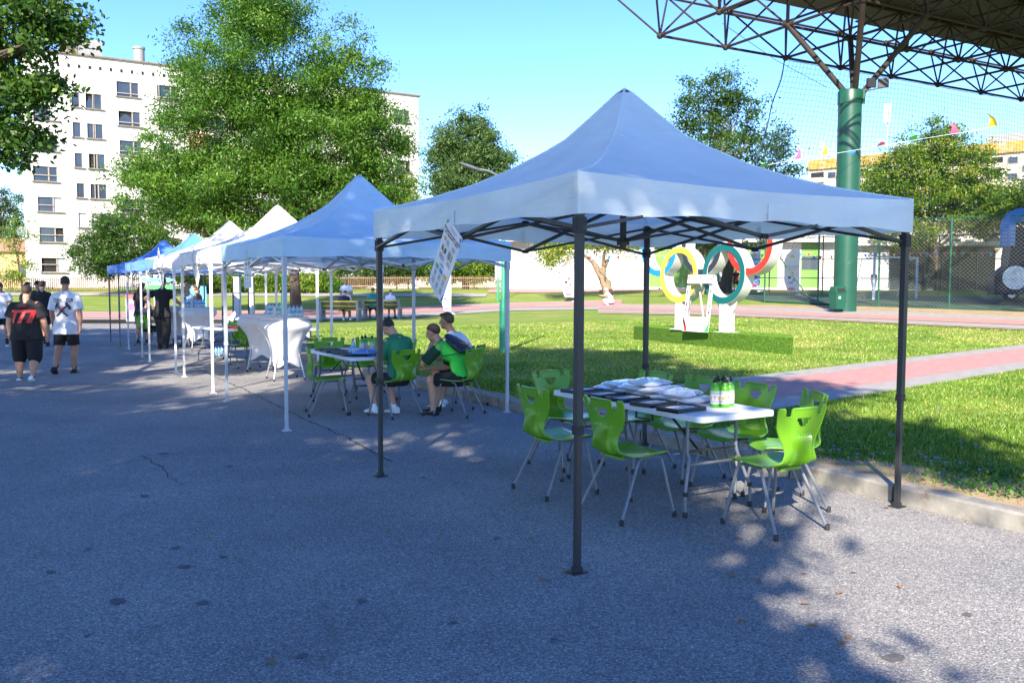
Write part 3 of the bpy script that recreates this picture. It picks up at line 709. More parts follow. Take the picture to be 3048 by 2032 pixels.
# ================================================================ folding tables
def folding_table(corner, rz, label, L=1.84, W=.74, leg=None):
    t = empty('folding_table', corner, rz, label, 'table', 'white folding tables')   # local x: width, y: length
    leg = leg or X['tubegrey']
    def top(y0, y1):
        m = MB(); n = 5; r = .05; P = []
        ye0, ye1 = y0, y1
        c = []
        if y0 == 0: c += [(r, r, 180, 270), (W-r, r, 270, 360)]
        else: c += [(0, y0, None, 0), (W, y0, None, 0)]
        if y1 == L: c += [(W-r, L-r, 0, 90), (r, L-r, 90, 180)]
        else: c += [(W, y1, None, 0), (0, y1, None, 0)]
        for x, y, a0, a1 in c:
            if a0 is None: P.append((x, y))
            else:
                for k in range(n+1):
                    a = R(a0+(a1-a0)*k/n); P.append((x+r*math.cos(a), y+r*math.sin(a)))
        def ring(z, s): 
            cx, cy = W/2, (y0+y1)/2; return [(cx+(x-cx)*s, cy+(y-cy)*s, z) for x, y in P]
        Rs = [ring(.705, .98), ring(.703, 1.), ring(.735, 1.), ring(.742, .992)]; k = len(P); V = sum(Rs, [])
        F = [(i*k+j, i*k+(j+1) % k, (i+1)*k+(j+1) % k, (i+1)*k+j) for i in range(3) for j in range(k)]+[tuple(range(3*k, 4*k)), tuple(range(k))[::-1]]
        m.add(V, F); return m.build('top_half', X['tabletop'], t)
    top(0, L/2-.002); top(L/2+.002, L)
    for ye, s in ((.27, 1), (L-.27, -1)):
        for x in (.13, W-.13):
            xo = .05 if x < W/2 else W-.05
            m = MB(); P = [(x, ye, .705), (x, ye, .45), (x, ye-s*.02, .40), (xo, ye-s*.07, .16), (xo, ye-s*.075, .12), (xo, ye-s*.075, .015)]; m.tube(P, .0125, 8); lg = m.build('leg', leg, t)
            m = MB(); m.lathe([(.017, 0), (.017, .035), (.014, .04)], (xo, ye-s*.075, 0), 8); m.lathe([(.018, .15), (.018, .18)], (xo, ye-s*.072, 0), 8); m.build('rubber_foot', X['rubber'], lg)
        m = MB(); m.tube([(.11, ye-s*.03, .36), (W-.11, ye-s*.03, .36)], .011, 8); m.build('cross_bar', leg, t)
        m = MB(); m.bar((W/2-.10, ye, .42), (W/2-.03, ye+s*.50, .70), .02, .006); m.bar((.13, ye, .45), (W-.13, ye, .45), .016, .016); m.build('brace', X['black'], t)
    m = MB(); m.bar((W/2-.1, L/2-.1, .70), (W/2-.1, L/2-.1, .60), .02, .006); m.bar((W/2-.1, L/2+.1, .70), (W/2-.1, L/2+.1, .60), .02, .006); m.bar((W/2-.1, L/2-.11, .595), (W/2-.1, L/2+.11, .595), .02, .01); m.build('carry_handle', X['black'], t)
    return t
TA = Vector((1.29, 5.86, 0)); TB = Vector((-2.0, 10.72, 0))
folding_table(TA, math.atan2(AV.y, AV.x), 'white folding table with black frames and bagged shirts on it')
folding_table(TB, math.atan2(AV.y, AV.x), 'white folding table with blue bags, in front of the seated boys', leg=X['dgrey'])
TC = Vector((-5.75, 17.75, 0))
folding_table(TC, math.atan2(AV.y, AV.x)+.25, 'white folding table with red things on it, beside the bar tables')
def onA(u, v, z=.742): return TA+AV*u+BV*v+Vector((0, 0, z))
def onB(u, v, z=.742): return TB+AV*u+BV*v+Vector((0, 0, z))
# black display frames
def frame_proto():
    t = empty('display_frame', (0, 0, 0)); L, W, H = .30, .21, .03
    m = MB(); m.box((0, 0, .006), (L, W, .012)); m.build('back_board', X['ink'], t)
    for c, d in (((0, W/2-.009, H/2), (L, .018, H)), ((0, -W/2+.009, H/2), (L, .018, H)), ((L/2-.009, 0, H/2), (.018, W-.037, H-.001)), ((-L/2+.009, 0, H/2), (.018, W-.037, H-.001))):
        m = MB(); m.box(c, d); m.build('moulding', X['black'], t)
    m = MB(); m.box((0, 0, .0165), (L-.042, W-.042, .008)); cd = m.build('certificate', X['paper'], t)
    m = MB(); m.box((.03, .01, .0209), (.05, .035, .0005)); m.build('emblem', X['gold'], cd)
    m = MB()
    for i in range(4): m.box((-.05, .04-i*.02, .0208), (.08, .006, .0005))
    m.build('printed_lines', X['blue'], cd)
    m = MB(); m.bar((-.06, -.05, .026), (.09, -.035, .026), .008); m.build('pen', X['plastic'], t)
    return t
FR = frame_proto(); krA = math.atan2(AV.y, AV.x)
spots = [(.13, .34, 0), (.14, .66, .04), (.15, .98, -.03), (.14, 1.28, .05), (.15, 1.60, 0)]
spB = [(.16, .35, 0), (.18, .70, .05), (.15, 1.02, 0), (.17, 1.36, .03)]
names = ['nearest the green bottles', 'second from the green bottles', 'middle one beside the bagged shirts', 'second from the far end of the shirts table', 'at the far end of the shirts table']
for i, (u, v, r) in enumerate(spots):
    o = FR if i == 0 else copy_tree(FR); o.location = onA(u, v); o.rotation_euler = (0, 0, krA+r+.1); tag(o, 'black display frame with a white card, '+names[i], 'display frame', 'black frames on the tables')
for i, (u, v, r) in enumerate(spB):
    o = copy_tree(FR); o.location = onB(u, v); o.rotation_euler = (0, 0, krA+r); tag(o, 'black display frame lying on the boys\' table beside the blue bags', 'display frame', 'black frames on the boys\' table')
# shirts in clear bags: puffy folded packets
X['bag'] = pm('bagged_white_shirt', (.72, .75, .82), .22, var=.06, scale=9, bump=.5, bscale=22, coat=.5)
def shirt_bag(seed):
    g = np.random.default_rng(seed); nx, ny = 14, 10; L, W, H = .36, .24, .05; V = []; F = []
    for s in (1, -1):
        for i in range(nx):
            for j in range(ny):
                u, v = i/(nx-1)*2-1, j/(ny-1)*2-1; e = (1-abs(u)**4)*(1-abs(v)**4)
                V.append((u*L/2+.008*math.sin(v*5+seed), v*W/2+.008*math.sin(u*6+seed), H/2+(H/2*e**.5+.005*math.sin(u*9+seed)*math.sin(v*7)*e)*s))
    n = nx*ny
    for i in range(nx-1):
        for j in range(ny-1):
            a, b, c, d = i*ny+j, (i+1)*ny+j, (i+1)*ny+j+1, i*ny+j+1; F += [(a, b, c, d), (d+n, c+n, b+n, a+n)]
    for i in range(nx-1): F += [(i*ny, i*ny+n, (i+1)*ny+n, (i+1)*ny), ((i+1)*ny-1, (i+2)*ny-1, (i+2)*ny-1+n, (i+1)*ny-1+n)]
    for j in range(ny-1): F += [(j, j+1, j+1+n, j+n), ((nx-1)*ny+j, (nx-1)*ny+j+n, (nx-1)*ny+j+1+n, (nx-1)*ny+j+1)]
    m = MB(); m.add(V, F, True); return m.mesh('shirt_packet', X['bag'], 70)
SB = [shirt_bag(s) for s in range(4)]
def packet(p, rz, k, tilt=0):
    t = empty('shirt_packet', p, rz, 'white folded shirt in a clear bag, in the heap on the frame table', 'shirt packet', 'bagged shirts heaped on the table'); t.rotation_euler = (tilt, 0, rz)
    put('bag', SB[k % 4], t)
    g = random.Random(k); m = MB()
    for i in range(9):
        u, v = g.uniform(-.15, .15), g.uniform(-.10, .10); s = g.uniform(.006, .013); m.ball((u, v, .046-abs(v)*.09-abs(u)*.03), (s, s*.8, .004), 6, 4)
    m.build('printed_pattern', X['navy'], t)
    m = MB(); m.ball((.04, 0, .0465), (.02, .014, .004), 8, 4); m.build('emblem', X['gold' if k % 3 == 0 else 'green'], t)
    m = MB(); m.ball((-.1, .03, .043), (.016, .007, .004), 8, 4); m.build('printed_mark', X['green'], t)
k = 0
for (u, v, z, r, tl) in ((.52, .62, 0, .2, 0), (.50, .86, 0, .35, 0), (.52, 1.10, 0, .15, 0), (.50, 1.34, 0, .3, 0), (.52, 1.58, 0, .1, 0), (.46, .70, .045, .5, .06), (.48, .97, .045, .25, -.05), (.45, 1.22, .045, .45, .05), (.50, 1.45, .045, .2, 0), (.47, 1.1, .09, .35, .08)):
    packet(onA(u, v, .742+z), krA+r, k, tl); k += 1
# green bottles with printed label, black cap and clip
X['bottle'] = pm('green_aluminium', (.10, .42, .03), .3, .25, var=.05)
def bottle_proto():
    t = empty('sports_bottle', (0, 0, 0))
    m = MB(); m.lathe([(.030, 0), (.0345, .006), (.0345, .135), (.032, .15), (.022, .168), (.0165, .176), (.0165, .184)], n=20); m.build('body', X['bottle'], t)
    m = MB(); m.lathe([(.0349, .028), (.0349, .122)], n=20); lb = m.build('label', X['paper'], t)
    m = MB()
    for a in (0, 2.1, 4.2):
        for da in (-.25, 0, .25): m.box((.0352*math.cos(a+da), .0352*math.sin(a+da), .07), (.0012, .007, .022), a+da)
    m.build('printed_crest', X['gold'], lb)
    m = MB()
    for a in (1.05, 3.15, 5.25):
        m.box((.0352*math.cos(a), .0352*math.sin(a), .07), (.0012, .004, .035), a); m.box((.0352*math.cos(a), .0352*math.sin(a), .082), (.0012, .016, .004), a)
    m.build('printed_figure', X['red'], lb)
    m = MB()
    for z in (.112, .105, .047, .04):
        m.lathe([(.0351, z-.0012), (.0351, z+.0012)], n=20)
    m.build('printed_lines', X['navy'], lb)
    m = MB(); m.lathe([(.018, .184), (.019, .187), (.019, .202), (.013, .208), (.008, .212), (.008, .222), (.004, .226)], n=14); cp_ = m.build('cap', X['rubber'], t)
    m = MB(); m.tube([(.02+.012*math.cos(a), .004, .198+.02*math.sin(a)) for a in np.linspace(0, 2*math.pi, 13)], .0022, 5); m.build('clip', X['steel'], cp_)
    return t
BT = bottle_proto()
for i, (u, v) in enumerate(((.52, .30), (.46, .34), (.53, .385), (.60, .33), (.60, .40))):
    o = BT if i == 0 else copy_tree(BT); o.location = onA(u, v); o.rotation_euler = (0, 0, i*1.3); tag(o, 'green sports bottle with a white label beside the bagged shirts', 'bottle', 'green bottles on the frame table')
for i, (u, v) in enumerate(((.50, .92), (.57, .97), (.64, .90), (.60, 1.06))):
    o = copy_tree(BT); o.location = onB(u, v); o.rotation_euler = (0, 0, i*1.7); tag(o, 'green sports bottle with a white label on the boys\' table', 'bottle', 'green bottles on the boys\' table')
# water bottle, blue drawstring bags
def clearmat():
    m, n, l, b, out = _nodes('clear_plastic'); b.inputs['Base Color'].default_value = (.75, .86, .95, 1); b.inputs['Roughness'].default_value = .08
    b.inputs['Transmission Weight'].default_value = .75; b.inputs['IOR'].default_value = 1.2
    t = noise(n, l, 60, 3, .5, objco(n, l)); bp = n.new('ShaderNodeBump'); bp.inputs['Strength'].default_value = .3; l.new(t.outputs[0], bp.inputs['Height']); l.new(bp.outputs[0], b.inputs['Normal']); return m
X['clear'] = clearmat()
def water_proto():
    t = empty('water_bottle', (0, 0, 0))
    m = MB(); m.lathe([(.026, 0), (.031, .004), (.031, .03), (.028, .035), (.031, .04), (.031, .07), (.028, .075), (.031, .08), (.031, .13), (.024, .165), (.013, .185), (.013, .195)], n=12); m.build('body', X['clear'], t)
    m = MB(); m.lathe([(.0316, .085), (.0316, .125)], n=12); m.build('label', X['sky'], t)
    m = MB(); m.lathe([(.015, .193), (.015, .213)], n=10); m.build('cap', X['blue'], t); return t
WB = water_proto(); WB.location = onB(.20, .46); tag(WB, 'clear water bottle with a blue cap beside the blue bags', 'bottle')
X['bluecloth'] = pm('blue_nylon', (.16, .30, .66), .6, var=.15, scale=8, bump=.9, bscale=22)
def clothbag(p, rz, sd, label):
    g = random.Random(sd); t = empty('drawstring_bag', p, rz, label, 'bag', 'blue bags on the boys\' table'); nx = ny = 14; V = []; F = []
    for i in range(nx):
        for j in range(ny):
            u, v = i/(nx-1)*2-1, j/(ny-1)*2-1; e = (1-abs(u)**3)*(1-abs(v)**3)
            V.append((u*.2*(1-.1*v*v), v*.15*(1-.12*u*u), .003+.045*e**.6+.012*e*math.sin(u*7+sd)*math.sin(v*6+sd*2)))
    for i in range(nx-1):
        for j in range(ny-1): F.append((i*ny+j, (i+1)*ny+j, (i+1)*ny+j+1, i*ny+j+1))
    k = len(V); V += [(x, y, .0) for x, y, z in V]; F += [tuple(i+k for i in f)[::-1] for f in F]
    m = MB(); m.add(V, F, True); m.build('bag', X['bluecloth'], t)
    m = MB(); 
    for q in (0, 1):
        P = [(-.2+.03*q+.42*s_, -.10+.18*q+.05*math.sin(s_*7+q*2), .02+.05*math.sin(math.pi*min(1, s_*1.05))) for s_ in np.linspace(0, 1, 14)]; m.tube(P, .004, 5)
    m.build('cord', X['plastic'], t)
clothbag(onB(.36, .58), krA+.3, 1, 'pale blue drawstring bag with white cords near the water bottle'); clothbag(onB(.52, .33), krA-.4, 2, 'pale blue drawstring bag by the boy in the dark green shirt'); clothbag(onB(.30, .28, .775), krA+.9, 3, 'pale blue drawstring bag on top of the others')
# red things and papers on the third table
Mx = Matrix.Rotation(krA+.25, 3, 'Z')
def onC(u, v, z=.742): return TC+Mx @ Vector((u, v, 0))+Vector((0, 0, z))
for i in range(9):
    m = MB(); m.ball((0, 0, .022), (.07, .05, .024), 8, 5); m.ball((.05, .03, .02), (.04, .03, .02), 7, 4); m.build('red_cloth_bundle', X['red'], None, onC(.20+.12*(i % 3), .25+.14*(i//3)), i*1.1, label='small red cloth bundle on the white table by the bar tables', cat='bundle', group='red bundles on the white table')
for i in range(3):
    m = MB(); m.box((0, 0, .003), (.21, .30, .006)); m.build('booklet', X['ink' if i == 1 else 'paper'], None, onC(.35, .9+.3*i), krA+.4*i, label=['white booklet lying beyond the red bundles, nearer to them', 'black booklet lying between two white booklets', 'white booklet lying at the far end of the table with red bundles'][i], cat='booklet')
# ================================================================ bar tables in stretch covers
def bar_table(x, y, rz, label, h=1.09):
    t = empty('bar_table', (x, y, 0), rz, label, 'bar table', 'bar tables in white stretch covers')
    m = MB(); m.lathe([(.40, h-.055), (.415, h-.045), (.418, h-.012), (.405, h)], n=32); m.build('top', X['fabricw'], t)
    V = []; F = []; nz, na = 18, 48
    for i in range(nz):
        s = i/(nz-1); z = h-.05-(h-.05-.27)*s
        for j in range(na):
            a = 2*math.pi*j/na; sq = (abs(math.cos(2*a)))**.5
            waist = .40*(1-s)**2.2+.195+.06*s**2
            r = waist*(1-.0*s); r = .40+(r-.40)*min(1, s*6) if s < .17 else r
            c4 = math.cos(4*(a-math.pi/4)); r *= 1+ (.10*s+.03)*c4*min(1, s*2)
            r += .008*math.sin(9*a+s*9)*math.sin(math.pi*s)
            zz = z-(.05*c4 if i == nz-1 else .05*c4*s**3)
            V.append((r*math.cos(a), r*math.sin(a), zz))
    for i in range(nz-1):
        for j in range(na): F.append((i*na+j, (i+1)*na+j, (i+1)*na+(j+1) % na, i*na+(j+1) % na))
    m = MB(); m.add(V, F, True); m.build('cover', X['fabricw'], t)
    for k in range(4):
        a = math.pi/4+k*math.pi/2; c, s = math.cos(a), math.sin(a)
        m = MB(); m.tube([(.12*c, .12*s, h-.07), (.38*c, .38*s, .03)], .0125, 8); lg = m.build('leg', X['steel'], t)
        m = MB(); m.tube([(.375*c, .375*s, .04), (.385*c, .385*s, .0)], .017, 8); m.build('rubber_foot', X['rubber'], lg)
    for k in (0, 2):
        a, b2 = math.pi/4+k*math.pi/2, math.pi/4+(k+1)*math.pi/2; m = MB(); m.tube([(.335*math.cos(a), .335*math.sin(a), .19), (.335*math.cos(b2), .335*math.sin(b2), .19)], .009, 6); m.build('stretcher', X['steel'], t)
    return t
BTAB = [(-3.98, 15.15, .5, 'white covered bar table with a shrink pack of bottles, closest to the sky blue gazebo'), (-4.84, 16.75, .2, 'white covered bar table behind the other one, next to the red bundles table'), (-8.1, 22.3, .7, 'white covered bar table with bottles in front of the man in black'), (-9.0, 23.35, .3, 'white covered bar table the man in black leans on')]
for a in BTAB: bar_table(*a)
def pack2(x, y, z, rz, label):
    t = empty('bottle_pack', (x, y, z), rz, label, 'bottle pack', 'shrink packs of water bottles')
    bd, lb, cpm = WB.children[0].data, WB.children[1].data, WB.children[2].data
    for i in range(4):
        for j in range(2):
            p = ((i-1.5)*.065, (j-.5)*.065, 0); b = put('bottle', bd, t, p); put('label', lb, b); put('cap', cpm, b)
    return t
pack2(-3.78, 15.1, 1.09, .3, 'shrink pack of water bottles on the bar table closest to the sky blue gazebo')
pack2(-4.62, 16.8, 1.09, .2, 'shrink pack of water bottles on the bar table by the red bundles')
pack2(-8.02, 22.25, 1.09, .1, 'shrink pack of water bottles in front of the man in black, fully visible')
pack2(-8.32, 22.35, 1.09, .2, 'shrink pack of water bottles in front of the man in black, beside a cup stack')
pack2(-6.9, 20.2, .0, .4, 'shrink pack of water bottles standing on the asphalt under the gazebo')
X['cup'] = pm('translucent_cups', (.75, .78, .82), .35, trans=.4)
def cups(x, y, z, label):
    t = empty('cup_stack', (x, y, z), 0, label, 'cups', 'stacks of plastic cups')
    for i in range(9): m = MB(); m.lathe([(.036-.0004*i, i*.018), (.034-.0004*i, i*.018+.006), (.03-.0004*i, i*.018+.03)], n=14); m.build('cup', X['cup'], t)
cups(-4.18, 15.25, 1.09, 'stack of plastic cups on the bar table closest to the sky blue gazebo'); cups(-5.02, 16.75, 1.09, 'stack of plastic cups on the bar table by the red bundles'); cups(-8.2, 22.2, 1.09, 'stack of plastic cups between two bottle packs')
# ================================================================ people
X['skin'] = pm('skin', (.50, .27, .18), .5, var=.06, scale=20, spec=.35)
X['skin2'] = pm('tanned_skin', (.40, .21, .135), .5, var=.06, scale=20, spec=.35)
X['hair_d'] = pm('dark_hair', (.022, .015, .011), .6, var=.3, scale=60, bump=.8, bscale=160)
X['hair_b'] = pm('cropped_light_brown_hair', (.042, .026, .017), .7, var=.3, scale=80, bump=.6, bscale=200)
X['hair_l'] = pm('brown_hair', (.075, .042, .024), .55, var=.3, scale=40, bump=.8, bscale=90, sc=(1, 1, .15))
X['hair_y'] = pm('blond_hair', (.42, .28, .12), .6, var=.3, scale=40, bump=.8, bscale=90)
def cl(n, c, **k): X[n] = pm(n.replace('_', ' '), c, .85, var=.08, scale=9, bump=1., bscale=11, **k)
cl('tee_green', (.012, .17, .085)); cl('tee_neon', (.05, .62, .06)); cl('tee_white', (.62, .65, .70)); cl('tee_black', (.012, .012, .014)); cl('tee_navy', (.013, .016, .035)); cl('tee_teal', (.01, .20, .19)); cl('tee_pale', (.45, .55, .75))
cl('sleeve_green', (.008, .05, .022)); cl('shorts_black', (.010, .010, .012)); cl('denim', (.13, .24, .33)); cl('sock_white', (.72, .72, .74)); cl('shoe_white', (.70, .73, .76)); cl('shoe_black', (.012, .012, .013)); cl('sock_black', (.02, .02, .022)); cl('tee_maroon', (.13, .02, .02))
def remesh(o, vox, it=6, fac=.5):
    a = o.modifiers.new('remesh', 'REMESH'); a.mode = 'VOXEL'; a.voxel_size = vox; a.use_smooth_shade = True
    b = o.modifiers.new('smooth', 'SMOOTH'); b.factor = fac; b.iterations = it; return o
def V3(*a): return Vector(a)
def nz(v): return Vector(v).normalized()
def person(x, y, rz, h, label, pose, shirt='tee_white', bottom='shorts_black', hair=('short', 'hair_d'), fat=1., vox=.012, sleeve=.55, shortlen=.72, shoes='shoe_black', socks='sock_black', skin='skin', z0=0, sleeves=None, group=None, eyes=False, sock_h=.10):
    t = empty('person', (x, y, z0), rz, label, 'person', group)
    sk = X[skin]; P = pose; hz = P.get('hz', .525*h); pel = V3(*P.get('pel', (0, 0)), hz)
    L1, L2 = R(P.get('lean', 2)), R(P.get('lean2', P.get('lean', 2))); sd = R(P.get('side', 0)); tw = R(P.get('twist', 0))
    d1 = nz((math.sin(sd)*.5, math.sin(L1), math.cos(L1))); d2 = nz((math.sin(sd), math.sin(L2), math.cos(L2)))
    mid = pel+d1*.14*h; ch = mid+d2*.155*h; lat = V3(math.cos(tw), math.sin(tw), 0); f2 = nz(lat.cross(d2))*-1
    if f2.y < 0: f2 = -f2
    f1 = nz(V3(0, 1, 0)-d1*d1.y); nb = ch+d2*.030*h
    hy, hp = R(P.get('hyaw', 0)), R(P.get('hpitch', 0))         # yaw left positive, pitch down positive
    hf = nz((-math.sin(hy)*math.cos(hp), math.cos(hy)*math.cos(hp), -math.sin(hp))); hr = nz(hf.cross(V3(0, 0, 1))); hu = hr.cross(hf)
    nk = nb+nz(d2+hu)*.045*h+hf*.012*h; hc = nk+hu*.062*h+hf*.012*h
    sw = .108*h*(1+.25*(fat-1)); sh = [ch-lat*sw-d2*.012*h, ch+lat*sw-d2*.012*h]
    H2 = Matrix((hr, hf, hu)).transposed()
    m = MB()
    F = fat
    tor = [(pel-d1*.035*h, .080*F, .060*F, f1), (pel+d1*.02*h, .090*F, .066*F, f1), (pel+d1*.08*h, .082*F, .060*F*F, f1), (mid, .080*F, .058*F*F, f1), (mid+d2*.07*h, .090*F, .064*F, f2), (mid+d2*.125*h, .095*F, .060*F, f2), (ch+d2*.01*h, .068*F, .040, f2), (ch+d2*.03*h, .040, .034, f2)]
    side = lambda f, d: nz(f.cross(d))
    def torso(mm, add, i0=0, i1=99, ex=None):
        RR = []
        for i, (c, a, b, f) in enumerate(tor[i0:i1]):
            d = d1 if i+i0 < 4 else d2; s_ = side(f, d); RR.append((c, s_*(a*h+add), f*(b*h+add)))
        if ex: RR = ex(RR)
        mm.rings(RR, 20)
    torso(m, 0); m.cap(nb-d2*.03*h, nk+hu*.02*h, .034*h*(.6+.4*F), .031*h*(.6+.4*F))
    m.ball(hc+hu*.012*h-hf*.006*h, (.0435*h, .053*h, .050*h), 16, 12, H2)
    m.ball(hc-hu*.022*h+hf*.012*h, (.034*h, .038*h, .043*h), 14, 10, H2)
    m.cap(hc-hu*.047*h+hf*.034*h, hc-hu*.043*h+hf*.032*h, .014*h, .016*h, 8)
    m.cap(hc+hf*.047*h+hu*.004*h, hc+hf*.060*h-hu*.014*h, .006*h, .0085*h, 8)
    m.cap(hc+hf*.046*h-hu*.030*h-hr*.008*h, hc+hf*.046*h-hu*.030*h+hr*.008*h, .006*h, .006*h, 6)
    for s_ in (-1, 1): m.ball(hc+hr*s_*.043*h-hf*.004*h-hu*.006*h, (.006*h, .012*h, .018*h), 8, 6, H2)
    # arms and hands
    arms = []
    for i, key in ((0, 'la'), (1, 'ra')):
        ud, fd = P.get(key, ((-.12 if i == 0 else .12, 0, -1), (-.05 if i == 0 else .05, .15, -1)))
        ud, fd = nz(ud), nz(fd); el = sh[i]+ud*.168*h
        if P.get('chin') == key: fd = nz(hc-hu*.075*h+hf*.030*h-el)
        wr = el+fd*.145*h; arms.append((sh[i], el, wr, ud, fd))
        m.cap(sh[i]-ud*.005*h, el, .030*h*F, .0225*h*F, 12); m.cap(el, el.lerp(wr, .35), .023*h*F, .0235*h*F); m.cap(el.lerp(wr, .35), wr, .0235*h*F, .0155*h)
        ax = nz(fd.cross(V3(0, 0, 1)) if abs(fd.z) < .9 else fd.cross(V3(0, 1, 0))); 
        if abs(fd.z) >= .9: ax = nz(V3(0, 1, 0)-fd*fd.y)
        nn = nz(fd.cross(ax)); inward = 1 if i == 0 else -1
        if nn.x*inward < 0: nn = -nn
        pc = wr+fd*.028*h; m.ball(pc, (.011*h, .024*h, .030*h), 10, 8, Matrix((nn, ax, fd)).transposed())
        for q, ln in zip((-1.5, -.5, .5, 1.5), (.034, .041, .044, .038)):
            b0 = wr+fd*.050*h+ax*q*.0115*h; k1 = b0+nz(fd+nn*.35)*ln*h*.55; k2 = k1+nz(fd+nn*1.1)*ln*h*.5
            m.cap(b0, k1, .0052*h, .0048*h, 7); m.cap(k1, k2, .0048*h, .0040*h, 7)
        b0 = wr+fd*.018*h+ax*.018*h; k1 = b0+nz(fd+ax*.8+nn*.5)*.026*h; m.cap(b0, k1, .0065*h, .0055*h, 7); m.cap(k1, k1+nz(fd+nn*.5)*.020*h, .0055*h, .0045*h, 7)
    # legs
    legs = []
    for i, key in ((0, 'll'), (1, 'rl')):
        td, sdv = P.get(key, ((-.04 if i == 0 else .04, .02, -1), (0, -.03, -1))); td, sdv = nz(td), nz(sdv)
        hip = pel-d1*.015*h+V3((-.052 if i == 0 else .052)*h*F, 0, 0); kn = hip+td*.243*h; an = kn+sdv*.243*h; legs.append((hip, kn, an, td, sdv))
        m.cap(hip, kn, .049*h*F, .033*h*F, 12); m.cap(kn, kn.lerp(an, .32)-V3(0, .010*h, 0), .034*h*F, .034*h*F, 12); m.cap(kn.lerp(an, .32)-V3(0, .010*h, 0), an, .034*h*F, .019*h)
        m.cap(an, an+V3(0, .05*h, -.025*h), .019*h, .016*h)
    remesh(m.build('body', sk, t), vox if not eyes else min(vox, .008), 3, .4)
    # shirt
    if shirt:
        m = MB(); dn = P.get('hem', .045)
        def ex(RR):
            c, a, b = RR[0]; c1, a1, b1_ = RR[1]; c6, a6, b6 = RR[6]; fl_ = P.get('flare', 1.); return [(c-d1*dn*h, a1*(1+.22*fl_), b1_*(1+.28*fl_)), (c, a1*(1+.16*fl_), b1_*(1+.2*fl_)), (c1, a1*(1+.06*fl_), b1_*(1+.08*fl_))]+RR[2:6]+[(c6, a6*1.12, b6*1.18)]
        torso(m, .019*h/1.7, 0, 7, ex)
        m.cap(ch+d2*.018*h-lat*.03*h, ch+d2*.018*h+lat*.03*h, .036*h, .036*h); m.cap(ch-d2*.008*h-lat*.085*h, ch-d2*.008*h+lat*.085*h, .041*h, .041*h)
        if sleeves is None:
            for s0, el, wr, ud, fd in arms: m.tube([s0-ud*.02*h-(s0-ch)*.15, s0+ud*.02*h, s0.lerp(el, sleeve)], [.034*h*F, .041*h*F, .045*h*F], 14)
        else:
            for s0, el, wr, ud, fd in arms: m.ball(s0, .034*h*F, 10, 8)
        remesh(m.build('shirt', X[shirt], t), max(.013, vox), 4)
        if sleeves:
            for s0, el, wr, ud, fd in arms:
                m = MB(); m.tube([s0-ud*.01*h-(s0-ch)*.2, s0+ud*.02*h, s0.lerp(el, sleeve)], [.036*h*F, .043*h*F, .046*h*F], 16); remesh(m.build('sleeve', X[sleeves], t), max(.013, vox), 3)
    # shorts or trousers
    if bottom:
        m = MB(); torso(m, .018*h/1.7, 0, 3); m.rings([(pel-d1*.052*h, V3(.085*F*h, 0, 0), f1*.062*F*h), (pel-d1*.01*h, V3(.098*F*h, 0, 0), f1*.078*F*h)], 18)
        for hip, kn, an, td, sdv in legs:
            if shortlen <= 1.: m.tube([hip-td*.02*h, hip+td*.03*h, hip.lerp(kn, shortlen)], [.054*h*F, .058*h*F, .053*h*F], 16)
            else: m.cap(hip, kn, .060*h*F, .052*h*F, 14); m.cap(kn, kn.lerp(an, min(1, shortlen-1)), .052*h*F, .044*h*F, 14)
        remesh(m.build('trousers' if shortlen > 1 else 'shorts', X[bottom], t), max(.013, vox), 4)
    # socks and shoes
    for i, (hip, kn, an, td, sdv) in enumerate(legs):
        if socks: m = MB(); m.tube([an+sdv*.01*h, an-sdv*sock_h*.5*h, an-sdv*sock_h*h], [.0225*h, .0225*h, .0255*h*(.7+.3*F)], 12); m.build('sock', X[socks], t)
        fdir = nz(P.get('lf' if i == 0 else 'rf', (0, 1, 0))); up = nz(V3(0, 0, 1)-fdir*fdir.z); lt = fdir.cross(up); o = an-up*.036*h
        m = MB(); prof = [(-.042, .020, .045), (-.035, .026, .052), (-.01, .026, .050), (.03, .025, .036), (.065, .028, .026), (.095, .026, .021), (.112, .016, .015)]
        RR = [(o+fdir*a*h*1.02+up*c*h*.5, lt*b*h, up*c*h*.5) for a, b, c in prof]; m.rings(RR, 14); shoe = m.build('shoe', X[shoes], t)
        m = MB(); RR = [(o+fdir*a*h*1.04+up*.004*h, lt*b*h*1.08, up*.008*h) for a, b, c in prof]; m.rings(RR, 14); m.build('sole', X['sock_white' if shoes == 'shoe_white' else 'rubber'], shoe)
    # hair
    kind, hm = hair
    if kind in ('short', 'crop'):
        gap = 1.065 if kind == 'crop' else 1.10; m = MB()
        c = hc+hu*.016*h-hf*.008*h; rr = V3(.0435*h*gap, .053*h*gap, .050*h*(gap+.02)); n_, k_ = 20, 14; V = []; Fc = []
        for a in range(k_+1):
            th = math.pi*a/k_
            for b in range(n_):
                ph = 2*math.pi*b/n_; u = V3(rr.x*math.sin(th)*math.cos(ph), rr.y*math.sin(th)*math.sin(ph), rr.z*math.cos(th))
                fy, fz = u.y/rr.y, u.z/rr.z
                lim = np.interp(fy, [-1, -.4, .05, .3, .75, 1], [-.78, -.70, -.25, .12, .42, .46])
                if fz < lim: u = u*.86
                V.append(c+H2 @ u)
        for a in range(k_):
            for b in range(n_): Fc.append((a*n_+b, (a+1)*n_+b, (a+1)*n_+(b+1) % n_, a*n_+(b+1) % n_))
        m.add(V, Fc, True)
        if kind == 'short': m.ball(hc+hu*.050*h+hf*.022*h, (.036*h, .030*h, .016*h), 12, 8, H2)
        m.build('hair', X[hm], t)
    elif kind in ('long', 'curly'):
        m = MB(); m.ball(hc+hu*.014*h-hf*.012*h, (.050*h, .056*h, .055*h), 16, 12, H2)
